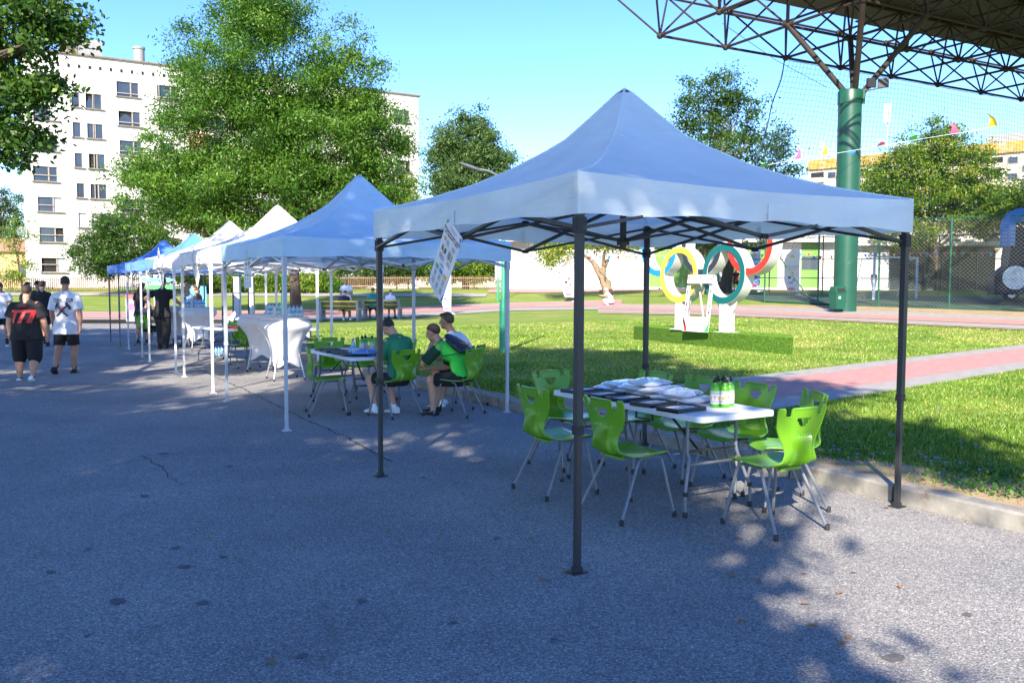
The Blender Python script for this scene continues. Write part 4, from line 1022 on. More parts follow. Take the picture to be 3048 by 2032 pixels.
        if kind == 'long': m.tube([hc-hf*.03*h, nb-f2*.055*h, ch-f2*.075*h-d2*.06*h, mid-f2*.075*h], [.045*h, .05*h, .045*h, .02*h], 12, ell=.5)
        else:
            g = random.Random(5)
            for i in range(26): m.ball(hc-hf*g.uniform(-.01, .05)*h+hr*g.uniform(-.05, .05)*h-hu*g.uniform(-.05, .09)*h, .020*h, 8, 6)
        remesh(m.build('hair', X[hm], t), .014, 2)
    elif kind == 'cap':
        m = MB(); m.ball(hc+hu*.018*h-hf*.006*h, (.047*h, .057*h, .048*h), 16, 10, H2); cpo = m.build('cap', X[hm], t)
        m = MB(); m.ball(hc+hu*.030*h+hf*.065*h, (.040*h, .042*h, .006*h), 14, 6, H2); m.build('brim', X[hm], cpo)
    if kind == 'cap' or P.get('shades'):
        m = MB()
        for s_ in (-1, 1): m.ball(hc+hf*.047*h+hr*s_*.019*h+hu*.006*h, (.016*h, .006*h, .011*h), 10, 6, H2)
        m.bar(hc+hf*.05*h-hr*.02*h+hu*.008*h, hc+hf*.05*h+hr*.02*h+hu*.008*h, .005*h)
        for s_ in (-1, 1): m.bar(hc+hf*.045*h+hr*s_*.035*h+hu*.008*h, hc-hf*.005*h+hr*s_*.046*h+hu*.006*h, .004*h)
        m.build('sunglasses', X['rubber'], t)
    if eyes:
        for s_ in (-1, 1):
            m = MB(); m.ball(hc+hf*.0485*h+hr*s_*.018*h+hu*.004*h, (.006*h, .004*h, .0035*h), 8, 6, H2); m.build('eye', X['ink'], t)
            m = MB(); m.cap(hc+hf*.049*h+hr*s_*.010*h+hu*.014*h, hc+hf*.046*h+hr*s_*.027*h+hu*.014*h, .0025*h, .002*h, 6); m.build('eyebrow', X['hair_d' if hm != 'hair_b' else 'hair_b'], t)
        m = MB(); m.cap(hc+hf*.050*h-hu*.031*h-hr*.010*h, hc+hf*.050*h-hu*.031*h+hr*.010*h, .0026*h, .0026*h, 6); m.build('mouth', pm('lips', (.32, .10, .08), .5), t)
    return t, dict(pel=pel, mid=mid, ch=ch, nb=nb, hc=hc, d2=d2, d1=d1, f2=f2, arms=arms, legs=legs, h=h, tor=tor, fat=F)
def back_print(t, J, s, size, mat_, zoff, xoff=0, sx=1., name='lettering', shear=0, bold=0):
    """text wrapped on the back of an upright shirt"""
    o = text(s, size, X[mat_], t, (0, 0, 0), name=name, shear=shear, ext=0, sx=1, bold=bold)
    conform(o, J, zoff, xoff, sx)
def conform(o, J, zoff, xoff=0, sx=1.):
    h = J['h']; zs = [c.z for c, a, b, f in J['tor']]; As = [a*h+.018 for c, a, b, f in J['tor']]; Bs = [b*h+.018 for c, a, b, f in J['tor']]; Cs = [c.y for c, a, b, f in J['tor']]
    for v in o.data.vertices:
        x, z = -(v.co.x*sx+xoff), v.co.y+zoff
        A, B, c = np.interp(z, zs, As), np.interp(z, zs, Bs), np.interp(z, zs, Cs)
        x = x*-1
        v.co = (x, c-B*math.sqrt(max(.05, 1-(x/A)**2))-.016, z)
    b = bmesh.new(); b.from_mesh(o.data); bmesh.ops.recalc_face_normals(b, faces=b.faces); b.to_mesh(o.data); b.free()
def flat(o_parent, J, polys, mat_, zoff, name, n=3):
    m = MB()
    for P in polys:
        k = len(P); m.add([(x, y, 0) for x, y in P], [tuple(range(k))])
    o = m.build(name, X[mat_], o_parent); b = bmesh.new(); b.from_mesh(o.data); bmesh.ops.subdivide_edges(b, edges=b.edges, cuts=2, use_grid_fill=True); b.to_mesh(o.data); b.free(); conform(o, J, zoff)
# --- two men walking away up the road
g_ = 'people walking and standing on the road'
walkA = dict(ll=((-.05, .10, -1), (0, -.06, -1)), rl=((.05, -.08, -1), (.02, -.42, -1)), lf=(0, 1, 0), rf=(0, .8, -.6), la=((-.30, -.12, -1), (.02, -.05, -1)), ra=((.30, .05, -1), (.05, .25, -1)), lean=2, hz=.505*1.63)
t, J = person(-8.40, 14.95, R(6), 1.63, 'heavy man walking away in a black shirt with a red 777 print', walkA, 'tee_black', 'shorts_black', ('crop', 'hair_b'), fat=1.42, shoes='shoe_white', socks='sock_black', shortlen=1.12, sleeve=.8, sock_h=.06)
for dx in (-.135, 0, .135): flat(t, J, [[(dx-.075, .115), (dx+.065, .115), (dx+.068, .075), (dx-.070, .065)], [(dx+.068, .075), (dx+.01, .075), (dx-.055, -.10), (dx+.015, -.11)]], 'red', 1.10, 'printed_numeral')
back_print(t, J, 'LUCK', .045, 'red', 1.275)
m = MB(); wr = J['arms'][0][2]; m.tube([wr+Vector((0, 0, .02)), wr+Vector((0, 0, -.015))], .034, 12); m.build('wristwatch', X['steel'], t)
walkB = dict(ll=((-.03, -.10, -1), (.02, -.52, -1)), rl=((.05, .08, -1), (0, -.05, -1)), lf=(0, .75, -.66), rf=(0, 1, 0), la=((-.22, .05, -1), (-.03, .22, -1)), ra=((.25, -.10, -1), (.03, -.04, -1)), lean=1, hyaw=24, hpitch=5, hz=.515*1.79, hem=.075)
t, J = person(-8.36, 16.2, R(2), 1.79, 'man walking away in a white TEAM LUDA shirt with crossed black marks', walkB, 'tee_white', 'shorts_black', ('crop', 'hair_d'), fat=1.1, sleeve=.85, shortlen=.86, skin='skin2', shoes='shoe_black', sock_h=.06)
back_print(t, J, 'TEAM', .115, 'ink', 1.355, -.098, .62, bold=0); back_print(t, J, 'LUDA', .115, 'ink', 1.36, .09, .62, bold=0)
def stroke(x0, y0, x1, y1, w_): 
    d = Vector((x1-x0, y1-y0)).normalized(); n_ = Vector((-d.y, d.x))*w_/2; return [(x0-n_.x, y0-n_.y), (x1-n_.x, y1-n_.y), (x1+n_.x, y1+n_.y), (x0+n_.x, y0+n_.y)]
flat(t, J, [stroke(-.10, -.12, .11, .10, .03), stroke(.10, -.12, -.11, .10, .03), stroke(-.135, .04, -.07, .13, .045), stroke(.135, .04, .07, .13, .045), stroke(-.15, .02, -.11, .03, .03), stroke(.15, .02, .11, .03, .03)], 'ink', 1.185, 'printed_emblem')
flat(t, J, [stroke(-.05, -.02, .05, .05, .014), stroke(.06, -.03, -.04, .03, .012), stroke(-.03, .06, .03, .055, .012)], 'red', 1.185, 'printed_accent')
back_print(t, J, 'Luda', .05, 'ink', .95, .04, .8, shear=.3)
flat(t, J, [stroke(.01, 0, .09, 0, .018)], 'ink', .905, 'printed_tag')
# --- group on the road
st = dict(la=((-.15, .05, -1), (.1, .5, -1)), ra=((.15, .05, -1), (-.1, .5, -1)))
person(-13.75, 23.3, R(-150), 1.70, 'youth in a white T-shirt looking down on the road', dict(hpitch=30, hyaw=-10, **st), 'tee_white', 'shorts_black', ('short', 'hair_d'), vox=.018, skin='skin2', shoes='shoe_white', group=g_)
person(-13.35, 24.4, R(-170), 1.74, 'man in a black cap, black shirt and sunglasses on the road', dict(hyaw=10), 'tee_black', 'shorts_black', ('cap', 'tee_black'), vox=.018, group=g_)
person(-12.7, 23.4, R(20), 1.72, 'young man in black with short brown hair seen from behind on the road', dict(ra=((.2, .2, -1), (-.2, .9, .6)), la=((-.2, .1, -1), (.2, .9, .1)), hyaw=-20), 'tee_black', 'shorts_black', ('short', 'hair_l'), vox=.018, group=g_)
person(-13.8, 24.6, R(-100), 1.69, 'dark haired youth in black half hidden behind the heavy man', dict(), 'tee_black', 'shorts_black', ('short', 'hair_d'), vox=.018, group=g_)
# --- under the far gazebos
t, J = person(-10.65, 24.8, R(-12), 1.70, 'woman with long brown hair, navy shirt and pale denim shorts', dict(rl=((.16, .06, -1), (.10, -.02, -1)), la=((-.1, .05, -1), (.05, .2, -1)), ra=((.25, .1, -1), (.15, .2, -1)), side=3), 'tee_navy', 'denim', ('long', 'hair_l'), vox=.015, shortlen=.62, shoes='shoe_black', fat=.95)
person(-9.1, 22.5, R(-8), 1.82, 'tall man in black shirt and trousers with a hand on his hip', dict(la=((-.85, -.15, -.55), (.75, .1, -.75)), ra=((.45, .35, -.8), (.5, .55, -.5)), ll=((.10, .05, -1), (.02, -.05, -1)), rl=((.02, .02, -1), (-.10, -.05, -1)), lean=4), 'tee_black', 'tee_black', ('crop', 'hair_d'), fat=1.12, vox=.015, shortlen=1.9, skin='skin2')
person(-8.95, 24.7, R(95), 1.66, 'woman with curly brown hair and a black top behind the bottle packs', dict(), 'tee_black', 'shorts_black', ('curly', 'hair_l'), vox=.018, group='women behind the bar table')
person(-9.35, 25.1, R(130), 1.66, 'blond woman in a blue top beside the woman with curly hair', dict(), 'denim', 'shorts_black', ('short', 'hair_y'), vox=.018, group='women behind the bar table')
sit = lambda **k: dict(dict(hz=.50, flare=.1, hem=-.03, pel=(0, -.07), lean=-4, lean2=10, ll=((-.10, 1, -.05), (0, -.12, -1)), rl=((.10, 1, -.05), (0, -.05, -1)), la=((-.15, .35, -1), (.15, 1, -.1)), ra=((.15, .35, -1), (-.15, 1, -.1))), **k)
person(-9.95, 23.6, face((.2, .98)), 1.66, 'person in navy seated on a lime chair behind the man in black', sit(), 'tee_navy', 'shorts_black', ('short', 'hair_d'), vox=.018, shoes='shoe_white', socks='sock_white', group='people seated under the far gazebos')
chair(-9.1, 24.0, (.9, .3), 'lime chair under a seated person behind the bar table the man in black leans on')
person(-9.1, 24.0, face((-.2, -.98)), 1.66, 'person in black seated behind the bar table with dark sports shoes', sit(), 'tee_black', 'shorts_black', ('short', 'hair_l'), vox=.018, group='people seated under the far gazebos')
# --- three boys at the table
t, J = person(-1.47, 10.87, face((-.73, .68)), 1.60, 'boy in a dark green T-shirt seated with his back turned, head bowed', dict(hz=.49, flare=.1, hem=-.03, pel=(0, -.07), lean=-3, lean2=10, hpitch=44, hyaw=16, ll=((-.22, 1, .02), (-.03, -.28, -1)), rl=((.06, 1, -.10), (.03, -.42, -1)), lf=(0, 1, -.05), rf=(0, 1, -.05), la=((-.15, .30, -.95), (.35, 1, .10)), ra=((.22, .40, -.95), (-.35, 1, .2))), 'tee_green', 'shorts_black', ('crop', 'hair_d'), vox=.011, sleeve=.80, shortlen=.78, shoes='shoe_white', socks='sock_white', eyes=True, sock_h=.11)
m = MB(); wv = J['arms'][1][2]; m.box(wv+Vector((-.02, .07, .03)), (.075, .15, .01)); m.build('phone', X['ink'], None, label='dark phone held by the boy in the dark green shirt', cat='phone').matrix_world = t.matrix_basis.copy()
for i in (0, 1):
    an = J['legs'][i][2]; sv = J['legs'][i][4]; o = text('FS', .05, X['ink'], t, an-sv*.10+Vector((.040, 0, 0)), (math.pi/2, 0, math.pi/2), name='sock_print')
t, J = person(-.67, 10.97, face((-.91, .41)), 1.68, 'boy in a neon green shirt with dark green sleeves, chin on his hand', dict(chin='la', flare=.1, hem=-.03, hz=.49, pel=(0, -.06), lean=18, lean2=55, hpitch=16, hyaw=6, ll=((-.14, 1, -.04), (-.02, -.10, -1)), rl=((.10, 1, -.06), (.02, .22, -1)), la=((-.1, .75, -.75), (.25, .55, .95)), ra=((.15, .30, -1), (-.55, .8, -.10))), 'tee_neon', 'shorts_black', ('crop', 'hair_b'), vox=.010, sleeve=.85, sleeves='sleeve_green', shortlen=.84, shoes='shoe_black', socks=None, eyes=True)
# his drawstring bag
bg_ = empty('drawstring_bag', t.location, t.rotation_euler.z, 'black drawstring bag with an orange swoosh on the boy\'s back', 'bag')
c = J['mid'].lerp(J['ch'], .55)-J['f2']*.150; u = Vector((1, 0, 0)); d2 = J['d2']; bk = -J['f2']
m = MB(); m.rings([(c-d2*.20, u*.15, bk*.015), (c-d2*.17, u*.165, bk*.05), (c-d2*.05, u*.165, bk*.065), (c+d2*.08, u*.14, bk*.05), (c+d2*.15, u*.08, bk*.035), (c+d2*.175, u*.05, bk*.02)], 20); sb_ = remesh(m.build('sack', pm('black ripstop', (.015, .018, .028), .5, var=.3, scale=12, bump=.8, bscale=16), bg_), .012, 2)
bo = c-d2*.10+bk*.069
sw_ = [(-.10, .01), (-.075, -.035), (-.045, -.045), (-.01, -.035), (.10, .03), (0, -.012), (-.045, -.022), (-.075, -.018)]
m = MB(); m.poly([bo+u*(-x)+d2*y+bk*(-.10*x*x) for x, y in sw_], bk, .006); m.build('swoosh_print', X['orange'], bg_, fix=True)
m = MB()
for s_ in (-1, 1):
    shp = J['arms'][0 if s_ < 0 else 1][0]
    m.tube([c+d2*.17, (c+d2*.17).lerp(shp, .6)+d2*.03+bk*.02, shp+d2*.05, shp+J['f2']*.05, shp-d2*.12+J['f2']*.03, c-d2*.19+u*s_*.15], .0055, 6)
m.build('cord', X['rubber'], bg_)
person(-.65, 11.74, face((-.93, .36)), 1.74, 'boy in a white shirt with a blue stripe seated behind the neon one', dict(flare=.1, hem=-.03, hz=.50, pel=(0, -.06), lean=8, lean2=40, hpitch=6, hyaw=2, ll=((-.10, 1, -.04), (0, -.12, -1)), rl=((.10, 1, -.06), (.02, .10, -1)), la=((-.1, .45, -1), (.2, 1, .1)), ra=((.15, .40, -1), (-.3, 1, 0))), 'tee_white', 'shorts_black', ('short', 'hair_l'), vox=.011, sleeve=.8, shortlen=.84, shoes='shoe_white', socks='sock_white', eyes=True, skin='skin2')
# ================================================================ benches and people beyond the lawn
X['concrete'] = pm('bench_concrete', (.24, .25, .255), .9, var=.12, bump=.4, bscale=60)
X['slat_y'] = pm('yellow_painted_slat', (.46, .28, .012), .5, var=.15); X['slat_g'] = pm('green_painted_slat', (.006, .075, .025), .5, var=.15)
def bench(p, rz, label, L=1.75):
    t = empty('park_bench', p, rz, label, 'bench', 'park benches')           # +Y = sitting direction
    for x in (-L/2, L/2):
        m = MB(); pr = [(-.30, 0), (-.20, 0), (-.12, .30), (.12, .30), (.17, 0), (.28, 0), (.26, .42), (.22, .46), (-.12, .43), (-.20, .62), (-.27, .86), (-.33, .88), (-.36, .82), (-.27, .45)]
        m.poly([(x-.05, a, b) for a, b in pr], (1, 0, 0), .10); m.build('end_support', X['concrete'], t, fix=True)
    for i in range(4):
        z = .55+i*.095; y = -.165-.045*i; m = MB(); m.box((0, y, z), (L+.1, .035, .075), m=Matrix.Rotation(-.35, 3, 'X')); m.build('back_slat', X['slat_y' if i % 2 else 'slat_g'], t)
    for i in range(4): m = MB(); m.box((0, -.08+i*.10, .465), (L+.1, .085, .035)); m.build('seat_slat', X['slat_g' if i % 2 else 'slat_y'], t)
    return t
def gp(px, py): return GT(px, py)
p1, p2, p3 = gp(955, 956), gp(1068, 953), gp(1075, 951)
b1 = (gp(962, 957)+gp(1065, 953))/2; b2 = (gp(1085, 951)+gp(1190, 946))/2
d_ = (gp(1065, 953)-gp(962, 957)); L_ = min(2.2, max(1.5, d_.length*.93)); print('bench', d_.length, b1)
bench(b1, R(-6), 'yellow and green slatted bench next to the tree trunk', 1.62); bench(b2, R(-4), 'yellow and green slatted bench with the man in teal on it', 1.62)
bs_ = dict(hz=.53, flare=.1, hem=-.03, pel=(0, -.04), lean=-6, lean2=8, ll=((-.1, 1, -.05), (0, -.1, -1)), rl=((.1, 1, -.05), (0, .3, -1)))
gB = 'people at the benches'
person(b1.x+.15, b1.y, R(-6), 1.70, 'person in navy seated on the bench by the tree, head bowed', dict(bs_, hpitch=35, lean2=20), 'tee_navy', 'shorts_black', ('crop', 'hair_l'), vox=.02, shoes='shoe_white', socks='sock_white', z0=b1.z, group=gB)
person(b2.x-.42, b2.y, R(10), 1.80, 'man in a teal T-shirt seated on the second bench', dict(bs_, hyaw=45, lean2=4), 'tee_teal', 'shorts_black', ('crop', 'hair_d'), vox=.02, fat=1.15, skin='skin2', z0=b2.z, group=gB)
person(b2.x+.35, b2.y, R(-4), 1.66, 'grey haired person in a pale blue shirt seated on the second bench', dict(bs_, hpitch=25, lean2=14), 'tee_pale', 'shorts_black', ('short', 'dgrey'), vox=.02, z0=b2.z, group=gB)
X['grey_hair'] = X['dgrey']
bm = Vector((b1.x+.05, b1.y+1.1, 0)); bm.z = TZ(bm.x, bm.y)
person(bm.x, bm.y, R(175), 1.80, 'bald man in a white T-shirt standing beyond the bench, looking at a phone', dict(hpitch=32, la=((-.2, .1, -1), (.45, 1, .25)), ra=((.2, .1, -1), (-.45, 1, .25))), 'tee_white', 'shorts_black', ('bald', 'hair_d'), vox=.018, fat=1.08, skin='skin2', z0=bm.z, group=gB)
# crouching photographer
pp = gp(1815, 909); print('photographer', pp)
t, J = person(pp.x, pp.y, R(70), 1.72, 'person in white crouching on the path with a camera and black backpack', dict(hz=.30, pel=(0, -.1), lean=15, lean2=40, hpitch=5, ll=((-.25, 1, .15), (0, -.55, -.75)), rl=((.25, 1, .25), (0, -.6, -.75)), la=((-.1, .8, -.5), (.3, 1, .2)), ra=((.1, .8, -.5), (-.3, 1, .2))), 'tee_white', 'tee_white', ('cap', 'tee_white'), vox=.02, shortlen=1.8, z0=pp.z)
m = MB(); c = J['ch']-J['f2']*.22-J['d2']*.08; m.ball(c, (.15, .12, .22), 14, 10, Matrix.Rotation(-.6, 3, 'X')); bp_ = m.build('backpack', X['rubber'], None, (pp.x, pp.y, pp.z), R(70), label='black backpack on the crouching photographer', cat='backpack')
m = MB(); m.bar(c-J['f2']*.12+J['d2']*.1, c-J['f2']*.14-J['d2']*.1, .02); m.build('stripe', X['red'], bp_)
m = MB(); q = J['hc']+J['f2']*.05+Vector((0, .22, -.02)); m.box(q, (.14, .08, .10)); cb = m.build('camera_body', X['rubber'], None, (pp.x, pp.y, pp.z), R(70), label='black camera held by the crouching photographer', cat='camera')
m = MB(); m.tube([q+Vector((0, .03, 0)), q+Vector((0, .16, 0))], .035, 12); m.build('lens', X['rubber'], cb)
# ================================================================ ring sculpture on its turf plinth
X['turf'] = pm('artificial_turf', (.12, .26, .02), .95, var=.25, scale=60, bump=1., bscale=260)
q0, q1 = atZ(1886, 1010, .12), atZ(2360, 1058, .12); dv = (q1-q0).normalized(); nv_ = Vector((-dv.y, dv.x, 0)); PL = (q1-q0).length; pz = .50
pr = math.atan2(dv.y, dv.x)
pl = empty('turf_plinth', q0, pr, 'long low plinth covered in artificial turf under the rings', 'plinth')
vd = Matrix.Rotation(-pr, 3, 'Z') @ Vector((.285, .958, 0))*1.45
m = MB(); m.poly([Vector((0, 0, -.04)), Vector((PL, 0, -.04)), Vector((PL, 0, -.04))+vd, Vector((0, 0, -.04))+vd], (0, 0, 1), pz-.08); m.build('block', X['turf'], pl, fix=True)
g = np.random.default_rng(3); n = 26000; u = g.uniform(0, PL, n); s = g.random(n); top = s < .45
y = np.where(top, g.uniform(0, 1, n)*vd.y, 0); u = u+np.where(top, y/vd.y*vd.x, 0); z = np.where(top, pz-.12, g.uniform(0, pz-.12, n))
V = np.zeros((n, 3, 3)); V[:, 0] = np.stack([u-.006, y, z], 1); V[:, 1] = np.stack([u+.006, y, z], 1); V[:, 2] = np.stack([u+g.normal(0, .012, n), y-np.where(top, g.normal(0, .012, n), .016), z+np.where(top, .028, .02)], 1)
put('turf_fibres', npmesh('turf_fibres', V.reshape(-1, 3), np.arange(3*n).reshape(n, 3), X['turf'], np.full(n, .5)), pl, kind='stuff')
X['ringwhite'] = pm('white_painted_sheet', (.52, .52, .51), .45, var=.03)
rd = Vector((.5, -.866, 0)); rn = Vector((-.866, -.5, 0))            # along rings; facing the camera
cy = atY(2032, 817, 23.2); 
rs = empty('ring_sculpture', (cy.x, cy.y, pz), math.atan2(rd.y, rd.x), 'white sculpture of five interlocked coloured rings on two posts', 'sculpture')   # local x along rings, local -y = front
RO, RI, DP = .745, .578, .32
spc = 1.68
def ring_part(cx, cz, c, yo):
    n = 56; V = []; F = []
    for y_ in (yo, yo+DP):
        for r in (RO, RI):
            for j in range(n): a = 2*math.pi*j/n; V.append((cx+r*math.cos(a), y_, cz+r*math.sin(a)))
    for j in range(n):
        k = (j+1) % n; F += [(j, k, n+k, n+j), (3*n+j, 3*n+k, 2*n+k, 2*n+j), (j, 2*n+j, 2*n+k, k), (n+k, 3*n+k, 3*n+j, n+j)]
    m = MB(); m.add(V, F); o = m.build('ring', X['ringwhite'], rs, sharp=30, fix=True)
    V = []; F = []
    for r in (RO-.004, RI+.004):
        for j in range(n): a = 2*math.pi*j/n; V.append((cx+r*math.cos(a), yo-.004, cz+r*math.sin(a)))
    for j in range(n): k = (j+1) % n; F.append((j, k, n+k, n+j))
    m = MB(); m.add(V, F); m.build('coloured_face', X[c], o, fix=True)
for k, c in dict(r_blue=(.005, .22, .52), r_yellow=(.58, .45, .045), r_black=(.02, .025, .04), r_green=(.0, .10, .105), r_red=(.58, .025, .012)).items(): X[k] = pm(k, c, .4, var=.04)
zl, zt_ = 1.463, 2.175
ring_part(0, zl, 'r_yellow', -.15); ring_part(spc, zl, 'r_green', -.15)
for i, c in enumerate(('r_blue', 'r_black', 'r_red')): ring_part((i-.5)*spc, zt_, c, -.145+.012*i)
for x in (0, spc):
    m = MB(); m.box((x, 0, (zl-RO+.02)/2), (.26, .28, zl-RO+.06)); po = m.build('post', X['ringwhite'], rs)
    m = MB(); m.box((x, 0, .012), (.5, .42, .022)); m.build('base_plate', X['ringwhite'], po)
    for s_ in (-1, 1): m = MB(); m.poly([(x+s_*.13, -.02, .36), (x+s_*.42, -.02, .92), (x+s_*.13, -.02, .80)], (0, 1, 0), .04); m.build('gusset', X['ringwhite'], po, fix=True)
# selfie frame leaning in front of the rings
sfp = Vector((cy.x, cy.y, 0))+rd*1.02+rn*.45; sf = empty('photo_frame', (sfp.x, sfp.y, pz), math.atan2(rd.y, rd.x), 'white cardboard photo frame with festival print in front of the rings', 'photo frame'); sf.rotation_euler = (R(-7), 0, math.atan2(rd.y, rd.x))
W_, H_ = .96, 1.46
for c, d in (((0, 0, H_-.11), (W_, .02, .22)), ((0, 0, .19), (W_, .02, .38)), ((-W_/2+.06, 0, .78), (.12, .019, .80)), ((W_/2-.06, 0, .78), (.12, .019, .80))):
    m = MB(); m.box(c, d); m.build('panel', X['plastic'], sf)
fy = -.012; RX = (math.pi/2, 0, 0)
text('МЛАДЕЖКИ', .085, X['sky'], sf, (-.17, fy, H_-.08), RX, sx=.8); text('ФЕСТИВАЛ', .095, X['navy'], sf, (.17, fy, H_-.08), RX, sx=.75); text('НА ЗДРАВЕТО', .075, X['red'], sf, (.03, fy, H_-.165), RX)
text('Спортът е здраве!', .075, X['blue'], sf, (.05, fy, .25), RX, shear=.2); text('www.', .05, X['blue'], sf, (.2, fy, .13), RX); text('Здравна дирекция', .05, X['navy'], sf, (-.15, fy, .13), RX)
for x, z, c in ((-.42, H_-.08, 'gold'), (.42, H_-.10, 'pink'), (-.43, 1.02, 'teal'), (-.43, .86, 'pink'), (-.43, .70, 'navy'), (-.43, .55, 'pink'), (.43, 1.05, 'dkgreen'), (.43, .82, 'gold'), (.43, .66, 'green'), (.43, .50, 'dkgreen')):
    m = MB(); m.ball((x, fy, z), (.028, .003, .045), 8, 6); m.build('printed_icon', X[c], sf)
for P, c in (([(-.49, .40), (-.49, .25), (-.30, .01), (-.40, .01)], 'red'), ([(.49, .28), (.49, .01), (.33, .01)], 'green'), ([(-.49, H_-.18), (-.49, H_-.08), (-.44, H_-.04)], 'pink'), ([(.49, H_-.01), (.49, H_-.12), (.42, H_-.01)], 'green')):
    m = MB(); m.poly([(x, fy+.001, z) for x, z in P], (0, -1, 0), .002); m.build('printed_corner', X[c], sf, fix=True)
m = MB(); m.bar((0, .02, H_*.7), (0, .35, .02), .03); m.build('strut', X['plastic'], sf)
# ================================================================ lamp posts
X['greenpaint'] = pm('green_paint', (.012, .26, .13), .4, var=.12, scale=4, dirt=((.22, .14, .08), 6, .66)); X['dkgreenpaint'] = pm('dark_green_paint', (.006, .075, .046), .45, var=.15, scale=3)
def lamp(p, h, label, arm=None, pm_='greenpaint'):
    t = empty('lamp_post', p, 0, label, 'lamp post', 'green lamp posts')
    m = MB(); m.tube([(0, 0, -.1), (0, 0, 1.1), (0, 0, 1.2), (0, 0, h)], [.095, .09, .055, .045], 14); m.build('pole', X[pm_], t)
    if arm:
        m = MB(); m.tube([(0, 0, h-.05), (-.35, 0, h+.12), (-.55, 0, h+.15)], .028, 8); m.build('arm', X['dgrey'], t)
        m = MB(); m.ball((-.75, 0, h+.2), (.30, .10, .05), 14, 8, Matrix.Rotation(.35, 3, 'Y')); m.build('lantern', X['dgrey'], t)
    return t
lp = gp(1498, 1047); lamp(lp, 4.05, 'green lamp post on the lawn beside the sky blue gazebo leg', True)
q = gp(1482, 897); lamp(q, 6.2, 'thin green pole in front of the white pavilion wall')
q = gp(843, 950); lamp(Vector((q.x, q.y, TZ(q.x, q.y))), 3.3, 'dark pole beside the big tree trunk', pm_='dkgreenpaint')
# ================================================================ feather banners
def banner(px, py, topy, wpx, label, c='plastic', mirrored=True):
    p = gp(px, py); sc = p.y/FPX; H = (py-topy)*sc; Wd = wpx*sc; t = empty('feather_banner', p, 0, label, 'banner', 'feather banners')
    m = MB(); P = [(0, 0, 0)]+[(-.02*H*math.sin(s*math.pi/2), 0, H*s) for s in np.linspace(.1, 1, 8)]; m.tube(P, .015, 8); m.build('pole', X['steel'], t)
    m = MB(); m.lathe([(.25, 0), (.25, .06), (.06, .09)], n=12); m.build('base', X['plastic'], t)
    prof = [(0, .08), (.75, .10), (.98, .3), (1, .72), (.85, .86), (.55, .95), (.1, 1.0), (0, .99)]
    m = MB(); m.poly([(-a*Wd, 0, H*b) for a, b in prof], (0, -1, 0), .008); fl = m.build('flag', X[c], t, fix=True)
    text('ФЕСТИВАЛ', Wd*.17, X['navy'], t, (-Wd*.52, -.012, H*.60), (math.pi/2, 0, 0)); text('НА ЗДРАВЕТО', Wd*.11, X['pink'], t, (-Wd*.52, -.012, H*.55), (math.pi/2, 0, 0))
    for x, z, sx_, sz, cc in ((.5, .82, .12, .03, 'gold'), (.45, .45, .06, .05, 'red'), (.65, .38, .10, .03, 'navy'), (.35, .33, .09, .03, 'blue'), (.55, .27, .14, .02, 'purple'), (.5, .14, .2, .035, 'pink')):
        m = MB(); m.ball((-x*Wd, -.010, z*H), (sx_*Wd*1.2, .003, sz*H), 9, 6); m.build('printed_figure', X[cc], t)
    return t
banner(1712, 898, 745, 42, 'white feather banner with festival print by the leaning tree'); banner(1343, 936, 815, 28, 'white feather banner hanging below the long poster'); banner(2378, 880, 738, 46, 'white feather banner behind the chain-link fence'); banner(2262, 868, 735, 36, 'blue feather banner behind the rings', 'tee_pale')
# ================================================================ things beyond the gazebos
def white_panel(px0, px1, py0, py1, y_, label):
    a, b2 = atY(px0, py1, y_), atY(px1, py1, y_); top = atY(px0, py0, y_).z; z0 = TZ(a.x, y_) if y_ > 20 else 0; Wd = (b2-a).length
    t = empty('display_column', ((a.x+b2.x)/2, y_, z0), .1, label, 'display column', 'white display columns'); H = top-z0
    m = MB(); m.box((0, 0, H/2), (Wd, Wd*.6, H), taper=.86); m.build('panel', X['plastic'], t)
    m = MB()
    for s_ in (-1, 1): m.bar((s_*Wd*.46, -Wd*.31, .02), (s_*Wd*.41, -Wd*.27, H*.99), .03)
    m.bar((-Wd*.44, -Wd*.29, H*.72), (Wd*.44, -Wd*.29, H*.72), .025); m.build('black_edge', X['black'], t)
white_panel(695, 718, 824, 962, 27.5, 'white display column with black edges, farther from the tree trunk'); white_panel(741, 759, 822, 960, 27.3, 'white display column with black edges, nearer the tree trunk')
m = MB(); c = atZ(745, 1000, .12); lg = empty('low_bench', (-7.6, 25.6, .0), .1, 'low dark edged stone ledge with plastic bags on it', 'ledge'); m = MB(); m.box((0, 0, .36), (3.6, .5, .07)); m.build('slab', X['concrete'], lg)
for x in (-1.5, 0, 1.5): m = MB(); m.box((x, 0, .16), (.2, .4, .33)); m.build('support', X['concrete'], lg)
X['bagw'] = pm('white_polythene', (.75, .76, .78), .4, var=.05, bump=1., bscale=14, trans=.2); X['bagb'] = pm('blue_polythene', (.35, .55, .78), .4, var=.08, bump=1., bscale=14, trans=.2)
def plastic_bag(p, s, mt, label):
    m = MB(); m.ball((0, 0, s*.42), (s*.55, s*.45, s*.45), 14, 10); m.tube([(0, 0, s*.7), (.05*s, 0, s*1.15)], [s*.3, s*.05], 10)
    o = m.build('plastic_bag', X[mt], None, p, label=label, cat='bag'); 
    for v in o.data.vertices: v.co += Vector((math.sin(v.co.z*31), math.cos(v.co.x*27), math.sin(v.co.y*29)))*.05*s; 
    for v in o.data.vertices: v.co.z = max(v.co.z, 0)
plastic_bag((-8.25, 25.6, .395), .42, 'bagw', 'white plastic bag on the stone ledge'); plastic_bag((-7.35, 25.55, .395), .40, 'bagb', 'light blue plastic bag on the stone ledge')
